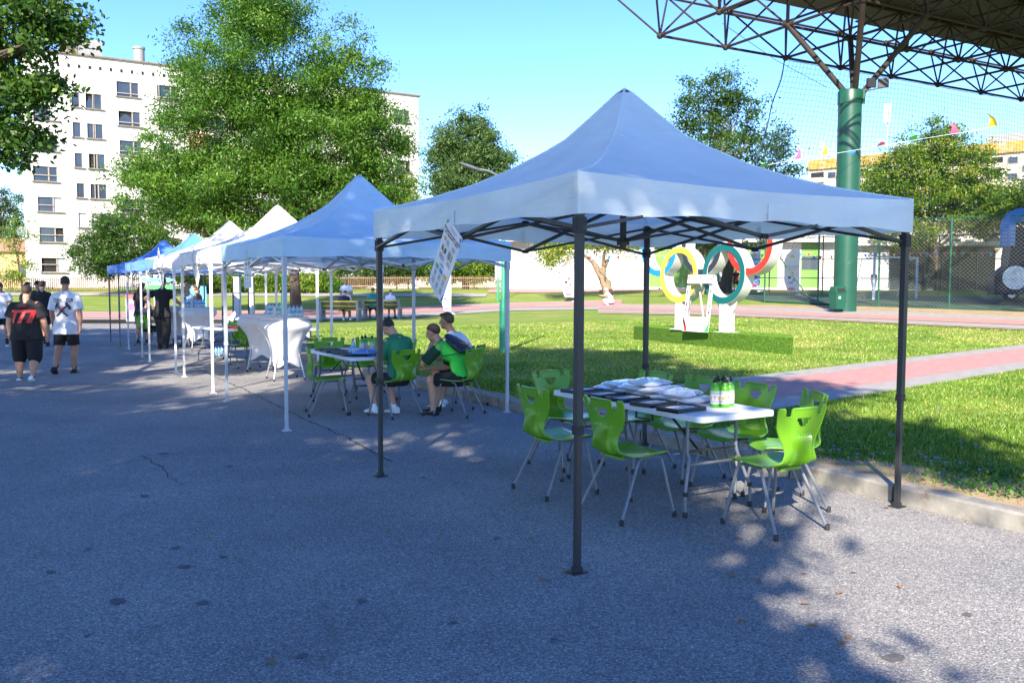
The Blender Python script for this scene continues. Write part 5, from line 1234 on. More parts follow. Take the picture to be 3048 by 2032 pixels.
p = atZ(384, 966, .05); p = Vector((-16.2, 37.0, 0)); t = empty('litter_bin', p, 0, 'grey litter bin with a red top by the road', 'litter bin')
m = MB(); m.box((0, 0, .62), (.45, .4, 1.0), taper=1.08); m.build('body', X['concrete'], t); m = MB(); m.box((0, 0, 1.18), (.52, .46, .16), taper=.8); m.build('lid', X['red'], t); m = MB(); m.box((0, -.215, .75), (.2, .02, .25)); m.build('sticker', X['pink'], t)
m = MB(); m.box((0, 0, .06), (.12, .12, .14)); m.build('foot', X['dgrey'], t)
sp_ = atY(473, 900, 40); t = empty('signpost', (sp_.x, 40, TZ(sp_.x, 40)), 0, 'white signpost with blue and green arrow boards', 'signpost')
m = MB(); m.box((0, 0, 1.1), (.42, .06, 2.2)); m.build('post', X['plastic'], t)
for z, c, s_ in ((1.75, 'sky', 1), (1.42, 'green', -1)):
    m = MB(); m.poly([(x*s_, -.05, z+dz) for x, dz in ((-.7, -.1), (.5, -.1), (.75, 0), (.5, .1), (-.7, .1))], (0, 1, 0), .03); m.build('arrow_board', X[c], t, fix=True)
bd = atY(590, 900, 33); t = empty('notice_board', (bd.x, 33, TZ(bd.x, 33)), .1, 'light blue standing board behind the women', 'board'); m = MB(); m.box((0, 0, .95), (.62, .04, 1.1)); m.build('board', X['sky'], t); m = MB(); m.bar((-.25, .02, 0), (-.25, .02, .5), .03); m.bar((.25, .02, 0), (.25, .02, .5), .03); m.build('feet', X['dgrey'], t)
# ================================================================ apartment block
X['stucco'] = pm('white_stucco', (.57, .555, .54), .9, var=.12, scale=.35, bump=.3, bscale=8, dirt=((.40, .35, .29), .9, .6))
X['sillm'] = pm('grimy_sill', (.16, .125, .10), .9, var=.3, scale=8); X['wframe'] = pm('weathered_white_frame', (.27, .235, .20), .7, var=.25, scale=6)
X['curtain'] = pm('curtain', (.62, .66, .68), .9, var=.1, scale=3, sc=(8, 8, 1)); X['terracotta'] = pm('terracotta_panel', (.50, .22, .13), .9, var=.15, scale=1)
X['stain'] = pm('rust_run', (.33, .28, .22), .95, var=.2, scale=4)
LB, RB = atY(80, 700, 77.6), atY(1246, 700, 96.5); LB.z = RB.z = 0
fd = (RB-LB).normalized(); fn = Vector((fd.y, -fd.x, 0)); FL = (RB-LB).length; ZB = 1.2
ztop = atPlane(578, 207, LB, fn).z
apt = empty('apartment_block', (LB.x, LB.y, 0), math.atan2(fd.y, fd.x), 'weathered white apartment block with broken windows behind the big tree', 'building')
print('block', FL, ztop)
def uz(px, py):
    p = atPlane(px, py, LB, fn); return (p-LB).dot(fd), p.z
DEP = 13
m = MB(); m.box((FL/2, DEP/2+.25, (ztop+ZB)/2), (FL, DEP-.5, ztop-ZB)); core = m.build('rear_wall', X['stucco'], apt)
wins = []
def wcol(px0, px1, tops, hpx, kind, slope=.115):
    for y0 in tops:
        u0, z1 = uz(px0, y0); u1, _ = uz(px1, y0+(px1-px0)*.03); _, z0 = uz(px0, y0+hpx); wins.append([u0, u1, z0, z1, kind])
wcol(98, 170, [216, 309, 401, 493], 45, 'b'); wcol(112, 184, [585], 44, 'b'); wcol(117, 190, [676], 44, 'b'); wcol(123, 195, [767], 43, 'b')
wcol(212, 236, [273], 44, 's'); wcol(216, 240, [363], 44, 's'); wcol(222, 245, [455], 43, 's'); wcol(228, 251, [545], 43, 's'); wcol(233, 256, [633], 43, 's')
wcol(254, 302, [277], 45, 'm'); wcol(259, 306, [367], 44, 'm'); wcol(264, 312, [457], 44, 'm'); wcol(269, 317, [547], 44, 'm'); wcol(274, 321, [635], 43, 'm'); wcol(279, 326, [722], 42, 'm')
wcol(346, 412, [241], 44, 'b'); wcol(352, 417, [329], 44, 'b'); wcol(356, 421, [417], 43, 'b'); wcol(361, 426, [505], 43, 'b'); wcol(365, 430, [592], 42, 'b'); wcol(369, 434, [678], 42, 'b'); wcol(373, 438, [762], 41, 'b')
wcol(467, 530, [252], 43, 'b'); wcol(472, 535, [339], 43, 'b'); wcol(476, 539, [425], 42, 'b'); wcol(480, 543, [511], 42, 'b'); wcol(484, 547, [596], 42, 'b')
for c in (640, 760, 880, 1000): wcol(c, c+62, [275+(c-640)*.09+k*83*(1-(c-500)*.00012) for k in range(6)], 40, 'b')
wcol(1172, 1219, [325], 38, 'b'); wcol(1176, 1221, [402], 37, 'b'); wcol(1180, 1222, [476], 36, 'b'); wcol(1182, 1224, [547], 36, 'b'); wcol(1184, 1225, [618], 36, 'b')
# facade panels between the openings: a wall sheet with real holes
us_ = sorted({0, FL}|{round(w_[0], 3) for w_ in wins}|{round(w_[1], 3) for w_ in wins}); zs_ = sorted({ZB, ztop}|{round(w_[2], 3) for w_ in wins}|{round(w_[3], 3) for w_ in wins})
m = MB(); V = [(u, 0, z) for z in zs_ for u in us_]; F = []; nu = len(us_)
for i in range(len(zs_)-1):
    for j in range(nu-1):
        uc, zc = (us_[j]+us_[j+1])/2, (zs_[i]+zs_[i+1])/2
        if any(w_[0] < uc < w_[1] and w_[2] < zc < w_[3] for w_ in wins): continue
        F.append((i*nu+j, i*nu+j+1, (i+1)*nu+j+1, (i+1)*nu+j))
m.add(V, F)
for u0, u1, z0, z1, k_ in wins:
    d = .24
    m.add([(u0, 0, z0), (u1, 0, z0), (u1, 0, z1), (u0, 0, z1), (u0, d, z0), (u1, d, z0), (u1, d, z1), (u0, d, z1)], [(0, 4, 5, 1), (1, 5, 6, 2), (2, 6, 7, 3), (3, 7, 4, 0)])
fac = m.build('facade', X['stucco'], apt)
gr = random.Random(4); broken = {(98, 309): 1}
for i, (u0, u1, z0, z1, k_) in enumerate(wins):
    cu, cz, w_, h_ = (u0+u1)/2, (z0+z1)/2, u1-u0, z1-z0
    m = MB(); fw = .05
    m.box((cu, .13, z1-fw/2), (w_, .07, fw)); m.box((cu, .13, z0+fw/2), (w_, .07, fw)); m.box((u0+fw/2, .13, cz), (fw, .068, h_-2*fw)); m.box((u1-fw/2, .13, cz), (fw, .068, h_-2*fw))
    sp2 = {'b': (.64,), 'm': (.5,), 's': ()}[k_]
    for f in sp2: m.box((u0+w_*f, .12, cz), (.11, .09, h_-2*fw))
    wf = m.build('window', X['wframe'], apt)
    m = MB(); m.box((cu+.05, -.06, z0-.05), (w_+.35, .22, .09)); m.build('sill', X['sillm'], wf)
    cuts = [0]+list(sp2)+[1]
    for a, b2 in zip(cuts, cuts[1:]):
        q0, q1 = u0+w_*a+fw, u0+w_*b2-fw
        if q1-q0 < .1: continue
        kind = gr.random(); yy = .15
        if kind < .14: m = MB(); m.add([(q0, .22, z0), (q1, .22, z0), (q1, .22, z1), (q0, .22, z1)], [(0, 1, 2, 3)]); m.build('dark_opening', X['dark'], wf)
        elif kind < .24:
            m = MB(); n = 14; P = [(q0+(q1-q0)*j/n, .17+.02*(j % 2)) for j in range(n+1)]; m.add([(x, y, z) for z in (z0+.05, z1-.05) for x, y in P], [(j, j+1, n+2+j, n+1+j) for j in range(n)]); m.build('curtain', X['curtain'], wf)
        elif kind < .34:
            ym = z0+h_*gr.uniform(.3, .6); m = MB(); m.add([(q0, yy, z0), (q1, yy, z0), (q1, yy, ym), ((q0+q1)/2, yy, ym+.35), (q0, yy, ym-.15)], [(0, 1, 2, 3, 4)]); m.build('broken_pane', X['glass'], wf)
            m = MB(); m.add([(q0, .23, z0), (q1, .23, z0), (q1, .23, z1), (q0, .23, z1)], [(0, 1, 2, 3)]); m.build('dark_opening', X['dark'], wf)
        else: m = MB(); m.add([(q0, yy, z0), (q1, yy, z0), (q1, yy, z1), (q0, yy, z1)], [(0, 1, 2, 3)]); m.build('pane', X['glass'], wf)
m = MB(); m.box((FL/2, DEP/2, ztop+.06), (FL+.5, DEP+.4, .14)); m.build('roof_edge', X['sillm'], apt)
m = MB()
for k in range(26):
    u, z = uz(172+k*31.5, 191+k*3.45-(.06*k)); m.box((u, -.02, z), (.2, .06, .3))
m.build('vent_hole', X['dark'], apt)
a0, a1 = uz(180, 150), uz(308, 170); m = MB(); m.box(((a0[0]+a1[0])/2, 3.2, ztop+.9), (a1[0]-a0[0], 4, 1.9)); rh = m.build('roof_house', X['concrete'], apt); m = MB(); m.box((a0[0]+1.0, 1.18, ztop+.95), (.9, .06, 1.1)); m.build('hatch', X['sillm'], rh)
a0, a1 = uz(404, 180), uz(438, 180); m = MB(); m.lathe([((a1[0]-a0[0])/2, 0), ((a1[0]-a0[0])/2, 1.5), ((a1[0]-a0[0])/2+.06, 1.5), ((a1[0]-a0[0])/2+.06, 1.7)], ((a0[0]+a1[0])/2, 1.6, ztop+.1), 18); m.build('chimney', X['concrete'], apt)
for px0, px1, ys in ((560, 622, (318, 400, 482)), (830, 905, (330, 410, 490)), (1020, 1100, (340, 416, 490))):
    for y_ in ys:
        u0, z = uz(px0, y_); u1, _ = uz(px1, y_); m = MB(); m.box(((u0+u1)/2, -.55, z-.5), (u1-u0, 1.1, 1.0)); m.build('balcony', X['terracotta'], apt)
for k in range(1, 8):
    zz = ZB+(ztop-ZB)*k/8-.3
    m = MB(); m.box((FL/2, -.006, zz), (FL-.1, .02, .06)); m.build('panel_joint', X['stain'], apt)
for u in (5.6, 11.3, 17.4, 23.4, 29.6):
    m = MB(); m.box((u, -.008, (ztop+ZB)/2), (.06, .02, ztop-ZB-.2)); m.build('panel_joint', X['stain'], apt)
m = MB(); u, z = uz(96, 690); m.lathe([(.02, 0), (.2, .03), (.36, .10), (.42, .16)], n=16); ds = m.build('satellite_dish', X['grey'], apt, (-.5, -.3, uz(118, 690)[1])); ds.rotation_euler = (R(95), 0, R(20))
# low yellow house at the left
X['yellowwall'] = pm('yellow_plaster', (.42, .31, .15), .9, var=.1, scale=.6); X['tiles'] = pm('clay_tiles', (.36, .18, .11), .9, var=.25, scale=2, bump=.8, bscale=12)
h0 = atY(-40, 800, 88); yh = empty('low_house', (h0.x, 92, 1.3), R(20), 'low yellow house with a clay tile roof behind the saplings', 'house')
m = MB(); m.box((0, 0, 1.9), (14, 7, 3.8)); m.build('wall', X['yellowwall'], yh); m = MB(); m.poly([(-7.4, -3.9, 3.8), (-7.4, 3.9, 3.8), (-7.4, 0, 5.3)], (1, 0, 0), 14.8); m.build('roof', X['tiles'], yh, fix=True)
m = MB(); m.box((2, -3.52, 1.9), (1.2, .06, 1.3)); m.build('window', X['glass'], yh)
# ================================================================ rusty picket fence along the back
X['rust'] = pm('rusty_iron', (.17, .10, .06), .9, var=.35, scale=3, bump=.4, bscale=30)
X['railpaint'] = pm('flaking_rail', (.25, .19, .15), .9, var=.3, scale=2)
FP = [GT(x, 866) for x in (-120, 300, 700, 1100, 1490)]; 
FP = [Vector((((x-1524)/FPX)*yy, yy, 0)) for x, yy in ((-150, 70), (300, 71.5), (700, 73), (1100, 74), (1492, 74.5))]
pf = empty('picket_fence', (0, 0, 0), 0, 'rusty picket fence along the back of the far lawn', 'fence')
Vp = []; m = MB()
for p, q in zip(FP, FP[1:]):
    k = int((q-p).length/.16)
    for j in range(k):
        c = p.lerp(q, j/k); z = TZ(c.x, c.y); hh = 1.22+gr.uniform(-.05, .05); m.box((c.x, c.y, z+hh/2-.05), (.06, .03, hh), gr.gauss(0, .1))
pk = m.build('pickets', X['rust'], pf); pk['kind'] = 'stuff'
for zz, hh in ((.32, .10), (1.0, .05)):
    for p, q in zip(FP, FP[1:]): m = MB(); m.bar((p.x, p.y-.04, TZ(p.x, p.y)+zz), (q.x, q.y-.04, TZ(q.x, q.y)+zz), .05, hh); m.build('rail', X['railpaint'], pf)
# ================================================================ white pavilion
X['panelw'] = pm('white_sandwich_panel', (.58, .58, .57), .55, var=.02); X['panelg'] = pm('grey_sandwich_panel', (.40, .41, .44), .55, var=.02); X['panelgreen'] = pm('green_panel', (.13, .29, .055), .6, var=.05); X['doorg'] = pm('grey_door', (.28, .31, .36), .5)
PY = 75.; pv = empty('pavilion', (0, PY, 0), 0, 'long white pavilion with grey and green wall panels', 'building')
px = lambda x: (x-1524)/FPX*PY
zb = 1.40; zt2 = zb+4.1
cols = [(1474, 1516, 'panelw'), (1516, 1573, 'panelg'), (1573, 1626, 'panelw'), (1626, 1642, 'panelg'), (1642, 1700, 'panelw'), (1700, 1784, 'panelw'), (1784, 1840, 'panelg'), (1840, 1897, 'panelg'), (1897, 1932, 'panelw'), (1932, 1985, 'panelgreen'), (1985, 2040, 'panelgreen'), (2040, 2100, 'panelgreen'), (2100, 2180, 'panelgreen'), (2180, 2245, 'panelgreen'), (2245, 2310, 'panelgreen'), (2310, 2380, 'panelw'), (2380, 2432, 'panelgreen'), (2432, 2560, 'panelw'), (2560, 2640, 'panelg')]
for a, b2, c in cols: m = MB(); m.box(((px(a)+px(b2))/2, 0, (zb+zt2)/2), (px(b2)-px(a)-.02, .2, zt2-zb)); m.build('wall_panel', X[c], pv)
m = MB(); m.box(((px(1470)+px(2640))/2, 5.1, (zb+zt2)/2), (px(2640)-px(1476), 10, zt2-zb-.05)); m.build('inner_wall', X['panelg'], pv)
m = MB(); m.box(((px(1470)+px(2650))/2, 4.7, zt2+.2), (px(2650)-px(1466), 11.6, .4)); m.build('roof', X['panelw'], pv)
m = MB(); m.box((px(1917), -.12, zb+1.05), (.75, .06, 2.1)); dr = m.build('door', X['doorg'], pv); m = MB(); m.box((px(1909), -.17, zb+1.05), (.04, .04, .14)); m.build('handle', X['dgrey'], dr)
m = MB(); m.box((px(2405), -.12, zb+2.35), (1.35, .06, 1.1)); wn_ = m.build('window', X['glass'], pv)
m = MB(); m.box(((px(1474)+px(2640))/2, -.13, zb+.12), (px(2640)-px(1474), .05, .22)); m.build('plinth', X['panelw'], pv)
# glazed wing in the shade on the right
X['dglass'] = pm('dark_glass', (.02, .03, .035), .25, spec=.25, var=.3, scale=.6)
gw = empty('glazed_wing', (px(2760), PY+2, zb), 0, 'dark glazed wing of the pavilion behind the goal', 'building'); Wg = 14
m = MB(); m.box((0, 3, 1.9), (Wg, 5, 3.8)); m.build('core', X['dgrey'], gw); m = MB(); m.box((0, 1.5, 4.0), (Wg+2, 9, .35)); m.build('roof', X['panelw'], gw)
for k in range(9):
    x = -Wg/2+Wg*(k+.5)/9; m = MB(); m.box((x, .44, 1.75), (Wg/9-.12, .06, 3.2)); m.build('pane', X['dglass'], gw); m = MB(); m.box((x+Wg/18, .42, 1.8), (.1, .12, 3.6)); m.build('mullion', X['dgrey'], gw)
# ================================================================ orange topped block at the far right
X['cream'] = pm('cream_panel', (.47, .42, .36), .9, var=.10, scale=.25, dirt=((.35, .30, .26), .5, .6)); X['orangeband'] = pm('flaking_orange_band', (.40, .22, .06), .9, var=.25, scale=.4, dirt=((.42, .36, .30), .5, .52))
A0, A1 = atY(2402, 700, 178.), atY(3130, 700, 150.); A0.z = A1.z = 0; e1 = (A1-A0).normalized(); en = Vector((e1.y, -e1.x, 0))
def uo(px_, py_): p = atPlane(px_, py_, A0, en); return (p-A0).dot(e1), p.z
zo = uo(3048, 418)[1]; LO = (A1-A0).length; ob = empty('apartment_block', (A0.x, A0.y, 0), math.atan2(e1.y, e1.x), 'cream apartment block with an orange roof band beyond the trees', 'building')
print('orange block', LO, zo, uo(2402, 499))
m = MB(); m.box((LO/2, 6.2, zo/2-.9), (LO, 12, zo-1.8)); m.build('wall', X['cream'], ob); m = MB(); m.box((LO/2, 6, zo-.95), (LO+.4, 12.6, 1.9)); m.build('roof_band', X['orangeband'], ob)
fl = 2.85; nb = int(LO/6.4)
for r_ in range(6):
    for k in range(nb+1):
        z1 = zo-2.6-r_*fl; u = 1.8+k*6.4
        m = MB(); m.box((u+2.9, .14, z1-.65), (1.7, .1, 1.25)); wn_ = m.build('window', X['wframe'], ob); m = MB(); m.box((u+2.9, .08, z1-.65), (1.45, .06, 1.0)); m.build('pane', X['glass'], wn_)
        m = MB(); m.box((u, .16, z1-.75), (2.6, .1, 1.7)); bc = m.build('balcony', X['dark'], ob); m = MB(); m.box((u, -.45, z1-1.55), (2.8, 1.1, .95)); m.build('parapet', X['cream'], bc)
        if (r_+k) % 3 == 0: m = MB(); m.box((u+4.4, -.15, z1-.9), (.8, .4, .6)); m.build('air_conditioner', X['plastic'], ob)
for u_ in (uo(2700, 440)[0], uo(2990, 420)[0]): m = MB(); m.box((u_, 5, zo+.9), (7, 4, 1.9)); m.build('roof_house', X['concrete'], ob)
m = MB(); u_ = uo(2625, 450)[0]; zz = uo(2625, 305)[1]
m.bar((u_, 3, zo), (u_, 3, zz), .18)
for s_ in (-.5, 0, .5): m.bar((u_+s_, 2.7, zz-3.6), (u_+s_, 2.7, zz+.2), .32)
m.build('antenna_mast', X['grey'], ob)
m = MB(); u_ = uo(2425, 480)[0]
for s_, hh in ((0, 4.2), (1.6, 2.6), (2.6, 3.6), (5, 3)): m.bar((u_+s_, 3, zo), (u_+s_, 3, zo+hh), .15); m.bar((u_+s_+.2, 2.8, zo+hh-1.6), (u_+s_+.2, 2.8, zo+hh), .3)
m.build('antenna_cluster', X['grey'], ob)
# ================================================================ sports roof on its column
X['rustpipe'] = pm('rusty_pipe', (.026, .019, .014), .75, .2, var=.35, scale=2.5, dirt=((.075, .055, .022), 1.5, .62))
X['deck'] = pm('corrugated_deck', (.10, .095, .085), .7, .3, var=.2, scale=.7, dirt=((.14, .08, .04), .8, .6))
PP = Vector(((2525-1524)/FPX*37, 37, 0)); PP.z = TZ(PP.x, PP.y)-.05; ZP = 9.9
co = empty('roof_column', PP-Vector((.17, 0, 0)), 0, 'thick green column carrying the space frame roof', 'column')
m = MB(); m.lathe([(.475, 0), (.475, ZP-PP.z-.55), (.505, ZP-PP.z-.55), (.505, ZP-PP.z-.05), (.475, ZP-PP.z)], n=40); m.build('shaft', pm('worn_green_column', (.006, .062, .038), .4, var=.12, scale=1.5, dirt=((.22, .22, .17), 1.1, .68)), co)
m = MB(); P = [(.479*math.cos(a), .479*math.sin(a), .6+a*.33) for a in np.linspace(0, 25, 160)]; m.tube(P, .008, 4); m.build('seam', X['dkgreenpaint'], co)
for s_ in (0, 1, 2): m = MB(); m.box((.55*math.cos(s_*2.1-.5), .55*math.sin(s_*2.1-.5), ZP-PP.z-.3), (.08, .12, .6), s_*2.1-.5); m.build('lug', X['dkgreenpaint'], co)
for x, rz in ((.75, .3), (1.25, -.2)):
    m = MB(); m.box((x, -.3, ZP-PP.z+.25), (.42, .12, .36), rz); fl_ = m.build('floodlight', X['black'], co); m = MB(); m.bar((x, -.3, ZP-PP.z+.06), (.3, -.2, ZP-PP.z-.1), .05); m.build('bracket', X['black'], fl_)
E1 = Vector((.878, .478, 0)); E2 = Vector((.478, -.878, 0)); MOD = 3.85; ZN = 12.8; ZU = 15.3
n0 = PP.copy(); n0.z = 0; N2c = n0-E1*MOD*.5-E2*MOD*.5            # node "a" (row 2, index 1)
def node(i, r, z=ZN): return N2c+E1*MOD*(i-1)+E2*MOD*(r-2)+Vector((0, 0, z))
rf = empty('space_frame_roof', (PP.x, PP.y, ZP), 0, 'rusty space frame roof with a corrugated deck over the sports court', 'roof')
inv = Vector((PP.x, PP.y, ZP))
NI, NR = 13, 9
def tb(p, q, r, nm='tube', n=6): m = MB(); m.tube([p-inv, q-inv], r, n); return m.build(nm, X['rustpipe'], rf)
for i in range(NI):
    for r in range(1, NR):
        m = MB()
        if i < NI-1: m.tube([node(i, r)-inv, node(i+1, r)-inv], .062, 6)
        if r < NR-1: m.tube([node(i, r)-inv, node(i, r+1)-inv], .062, 6)
        m.ball(node(i, r)-inv, .15, 10, 6)
        for di in (-.5, .5):
            for dr in (-.5, .5): m.tube([node(i, r)-inv, node(i+di, r+dr, ZU)-inv], .048, 6)
        if m.v: m.build('lattice_bay', X['rustpipe'], rf)
for i in range(NI+1):
    for r in range(1, NR+1):
        m = MB(); a = node(i-.5, r-.5, ZU)
        if i < NI: m.tube([a-inv, node(i+.5, r-.5, ZU)-inv], .058, 6)
        if r < NR: m.tube([a-inv, node(i-.5, r+.5, ZU)-inv], .058, 6)
        m.ball(a-inv, .12, 8, 6); m.build('upper_chord', X['rustpipe'], rf)
for (i, r) in ((1, 2), (2, 2), (1, 3), (2, 3)): tb(Vector((PP.x, PP.y, ZP-.1))+ (node(i, r)-Vector((PP.x, PP.y, ZN)))*.12, node(i, r), .12, 'strut', 12)
# corrugated deck, bay by bay, its outer edge set back and ragged
def deck_bay(i, r, w_=1):
    o, n = node(i+.5, r+.5, ZU+.28)-inv, 22; V = []; F = []; k0 = 6+(i*7) % 3 if r == 0 else 0
    for k in range(k0, n+1):
        for s_ in (0, 1): V.append(o+E2*MOD*k/n+E1*MOD*s_*1.0+Vector((0, 0, .05*(k % 2))))
    for k in range(n-k0): F.append((2*k, 2*k+1, 2*k+3, 2*k+2))
    m = MB(); m.add(V, F); m.build('deck_sheet', X['deck'], rf)
for i in range(0, NI-1):
    for r in range(0, NR-1): deck_bay(i, r)
for r in range(1, NR):
    m = MB(); m.bar(node(.5, r+.5, ZU+.16)-inv, node(NI-.5, r+.5, ZU+.16)-inv, .12, .2); m.build('purlin', X['rustpipe'], rf)
# ---- ball net hanging from the outer bottom chord
X['netm'] = pm('dark_blue_net', (.02, .06, .14), .8)
na, nb_ = node(2, 1), node(NI-1, 1); na.z = nb_.z = ZN-.1; nd = (nb_-na).normalized(); NL = (nb_-na).length
zlow = 3.6; nt_ = empty('ball_net', (na.x, na.y, zlow), 0, 'fine dark net hanging from the edge of the sports roof', 'net')
base = Vector((na.x, na.y, zlow)); Hn = ZN-.1-zlow; m = MB(); off = Vector((-2.2*.0, 0, 0)); w_ = .0075
sl = 3.2                                                   # the free edge slants to the left on its way down
k = 0
for s_ in np.arange(0, NL, .26):
    P = [base+nd*(s_-sl*(1-t_)*max(0, 1-s_/12))+Vector((.03*math.sin(s_*3), .03*math.cos(s_*2), Hn*t_-.25*math.sin(math.pi*min(1, s_/NL)*1)*(1 if t_ == 1 else 0)))-base for t_ in (0, .5, 1)]
    m.tube(P, w_, 3, cap=False)
for zz in np.arange(0, Hn, .26):
    t_ = zz/Hn; P = [nd*(s_-sl*(1-t_)*max(0, 1-s_/12))+Vector((0, 0, zz+.10*math.sin(s_*.8))) for s_ in np.linspace(0, NL, 14)]; m.tube(P, w_, 3, cap=False)
m.build('mesh', X['netm'], nt_)
m = MB(); m.tube([nd*(-sl*(1-t_))+Vector((.05*math.sin(t_*23), .03*math.cos(t_*31), Hn*t_)) for t_ in np.linspace(0, 1, 30)], .03, 5); m.tube([Vector((0, 0, Hn)), nd*NL+Vector((0, 0, Hn))], .012, 4); m.build('edge_rope', X['netm'], nt_)
# ================================================================ chain-link fence
X['wire'] = pm('green_grey_wire', (.13, .14, .11), .6, .2, var=.1)
fA, fB = Vector((13.1, 45, 0)), Vector((26.5, 32.8, 0)); fdv = (fB-fA); FLn = fdv.length; fdv /= FLn
cf = empty('chain_link_fence', (0, 0, 0), 0, 'green chain-link fence around the sports court', 'fence'); FH = 4.15
def fz(s): p = fA+fdv*s; return TZ(p.x, p.y)
ppx = [2275, 2434, 2614, 2825, 3058, 3330]
def hit(x):                                              # where the view ray of a post meets the fence line
    d = ray(x, 900); n = Vector((-fdv.y, fdv.x, 0)); o = Vector((0, 0, 0)); return (Vector((d.x, d.y, 0))*(fA.dot(n)/(d.x*n.x+d.y*n.y))-fA).dot(fdv)
ps = [hit(x) for x in ppx]; print('posts', ps)
for s_ in ps: p = fA+fdv*s_; m = MB(); m.tube([(p.x, p.y, fz(s_)-.1), (p.x, p.y, fz(s_)+FH)], .045, 10); m.build('post', X['dkgreenpaint'], cf)
s0, s1 = ps[0], ps[-1]
for zz in (.06, FH-.04):
    for a, b2 in zip(ps, ps[1:]): m = MB(); p, q = fA+fdv*a, fA+fdv*b2; m.tube([(p.x, p.y, fz(a)+zz), (q.x, q.y, fz(b2)+zz)], .026, 8); m.build('rail', X['dkgreenpaint'], cf)
m = MB(); cell = .17; Ht = FH-.1
for sgn in (1, -1):
    st_ = s0-(Ht if sgn > 0 else 0); 
    for c in np.arange(st_, s1+(Ht if sgn < 0 else 0), cell):
        a, b2 = c, c+sgn*Ht; za, zb_ = .06, Ht+.06
        lo, hi = min(a, b2), max(a, b2)
        if hi < s0 or lo > s1: continue
        t0, t1 = 0., 1.
        if sgn > 0: t0 = max(0, (s0-a)/Ht); t1 = min(1, (s1-a)/Ht)
        else: t0 = max(0, (a-s1)/Ht); t1 = min(1, (a-s0)/Ht)
        if t1 <= t0: continue
        P = [fA+fdv*(a+sgn*Ht*t_)+Vector((0, 0, fz(a+sgn*Ht*t_)+za+Ht*t_)) for t_ in (t0, t1)]
        m.tube(P, .0055, 4, cap=False)
m.build('chain_link', X['wire'], cf)
m = MB(); m.tube([(13.1, 45, TZ(13.1, 45)+3.4), (15.2, 44.2, TZ(15, 44)+.2)], .04, 8); m.build('brace', X['dkgreenpaint'], cf)
# fence on the far side of the court and a goal
f2 = empty('court_fence', (0, 0, 0), 0, 'dark low railing on the far side of the court', 'fence')
for k in range(7):
    a = Vector((15+k*3.2, 63-k*1.6, 0)); z = TZ(a.x, a.y); m = MB(); m.bar((a.x, a.y, z-.1), (a.x, a.y, z+(4.0 if k % 2 == 0 else 2.6)), .07); m.build('post', X['dkgreenpaint'], f2)
for zz in (1.1, 2.4, 3.9):
    a, b2 = Vector((15, 63, TZ(15, 63)+zz)), Vector((34.2, 53.4, TZ(34, 53)+zz)); m = MB(); m.bar(a, b2, .06); m.build('rail', X['dkgreenpaint'], f2)
court = MB(); Vc = [fA+fdv*-1+Vector((0, 0, 0)), fB, Vector((45, 52, 0)), Vector((14, 64, 0))]
gxy = []
V = []; F = []; n = 24
for i in range(n+1):
    for j in range(n+1):
        u, v = i/n, j/n; p = (fA*(1-u)+(fB+fdv*6)*u)*(1-v)+(Vector((13, 61, 0))*(1-u)+Vector((44, 46, 0))*u)*v; V.append((p.x, p.y, TZ(p.x, p.y)+.03))
for i in range(n):
    for j in range(n): F.append((i*(n+1)+j, (i+1)*(n+1)+j, (i+1)*(n+1)+j+1, i*(n+1)+j+1))
put('sports_court', npmesh('sports_court', V, F, pm('court_turf', (.035, .085, .05), .9, var=.15, scale=2), smooth=True), kind='structure')
gy = 47.5; ga, gb = atY(2600, 885, gy), atY(2727, 885, gy+2.3); zg = TZ((ga.x+gb.x)/2, gy)+.03
gl = empty('football_goal', (ga.x, ga.y, zg), math.atan2(gb.y-ga.y, gb.x-ga.x), 'light blue grey football goal on the court', 'goal'); GWd = (Vector((gb.x, gb.y, 0))-Vector((ga.x, ga.y, 0))).length; gh = 2.3
X['goalp'] = pm('pale_blue_paint', (.36, .45, .60), .5)
for x in (0, GWd): m = MB(); m.box((x, 0, gh/2), (.1, .1, gh)); m.build('post', X['goalp'], gl)
m = MB(); m.box((GWd/2, 0, gh+.05), (GWd+.1, .1, .1)); m.build('crossbar', X['goalp'], gl)
m = MB()
for x in (0, GWd): m.tube([(x, 0, gh), (x, .8, gh-.1), (x, 1.2, 0)], .025, 6)
m.build('stanchion', X['goalp'], gl)
m = MB()
for x in np.arange(0, GWd, .14): m.tube([(x, .8, gh-.1), (x, 1.2, 0)], .004, 3, cap=False)
for z in np.arange(.1, gh, .14): m.tube([(0, 1.2-.4*z/gh, z), (GWd, 1.2-.4*z/gh, z)], .004, 3, cap=False)
m.build('net', X['plastic'], gl)
# ================================================================ green bin on the column
bp = Vector((PP.x-.80, PP.y-.85, 0)); bp.z = TZ(bp.x, bp.y); tb_ = empty('litter_bin', bp, R(20), 'dark green tilting litter bin beside the green column', 'litter bin')
m = MB(); V = [(-.22, -.2, .18), (.22, -.2, .18), (.22, .2, .18), (-.22, .2, .18), (-.27, -.24, .85), (.27, -.24, .85), (.27, .24, .85), (-.27, .24, .85)]; m.add(V, [(3, 2, 1, 0), (0, 1, 5, 4), (1, 2, 6, 5), (2, 3, 7, 6), (3, 0, 4, 7)]); m.build('body', X['dkgreenpaint'], tb_)
m = MB(); m.poly([(-.28, -.25, .84), (-.28, .25, .84), (-.28, .12, 1.12), (-.28, -.16, 1.12)], (1, 0, 0), .56); hd_ = m.build('hood', X['dkgreenpaint'], tb_, fix=True); m = MB(); m.add([(-.2, -.245, .88), (.2, -.245, .88), (.2, -.19, 1.04), (-.2, -.19, 1.04)], [(0, 1, 2, 3)]); m.build('mouth', X['dark'], hd_)
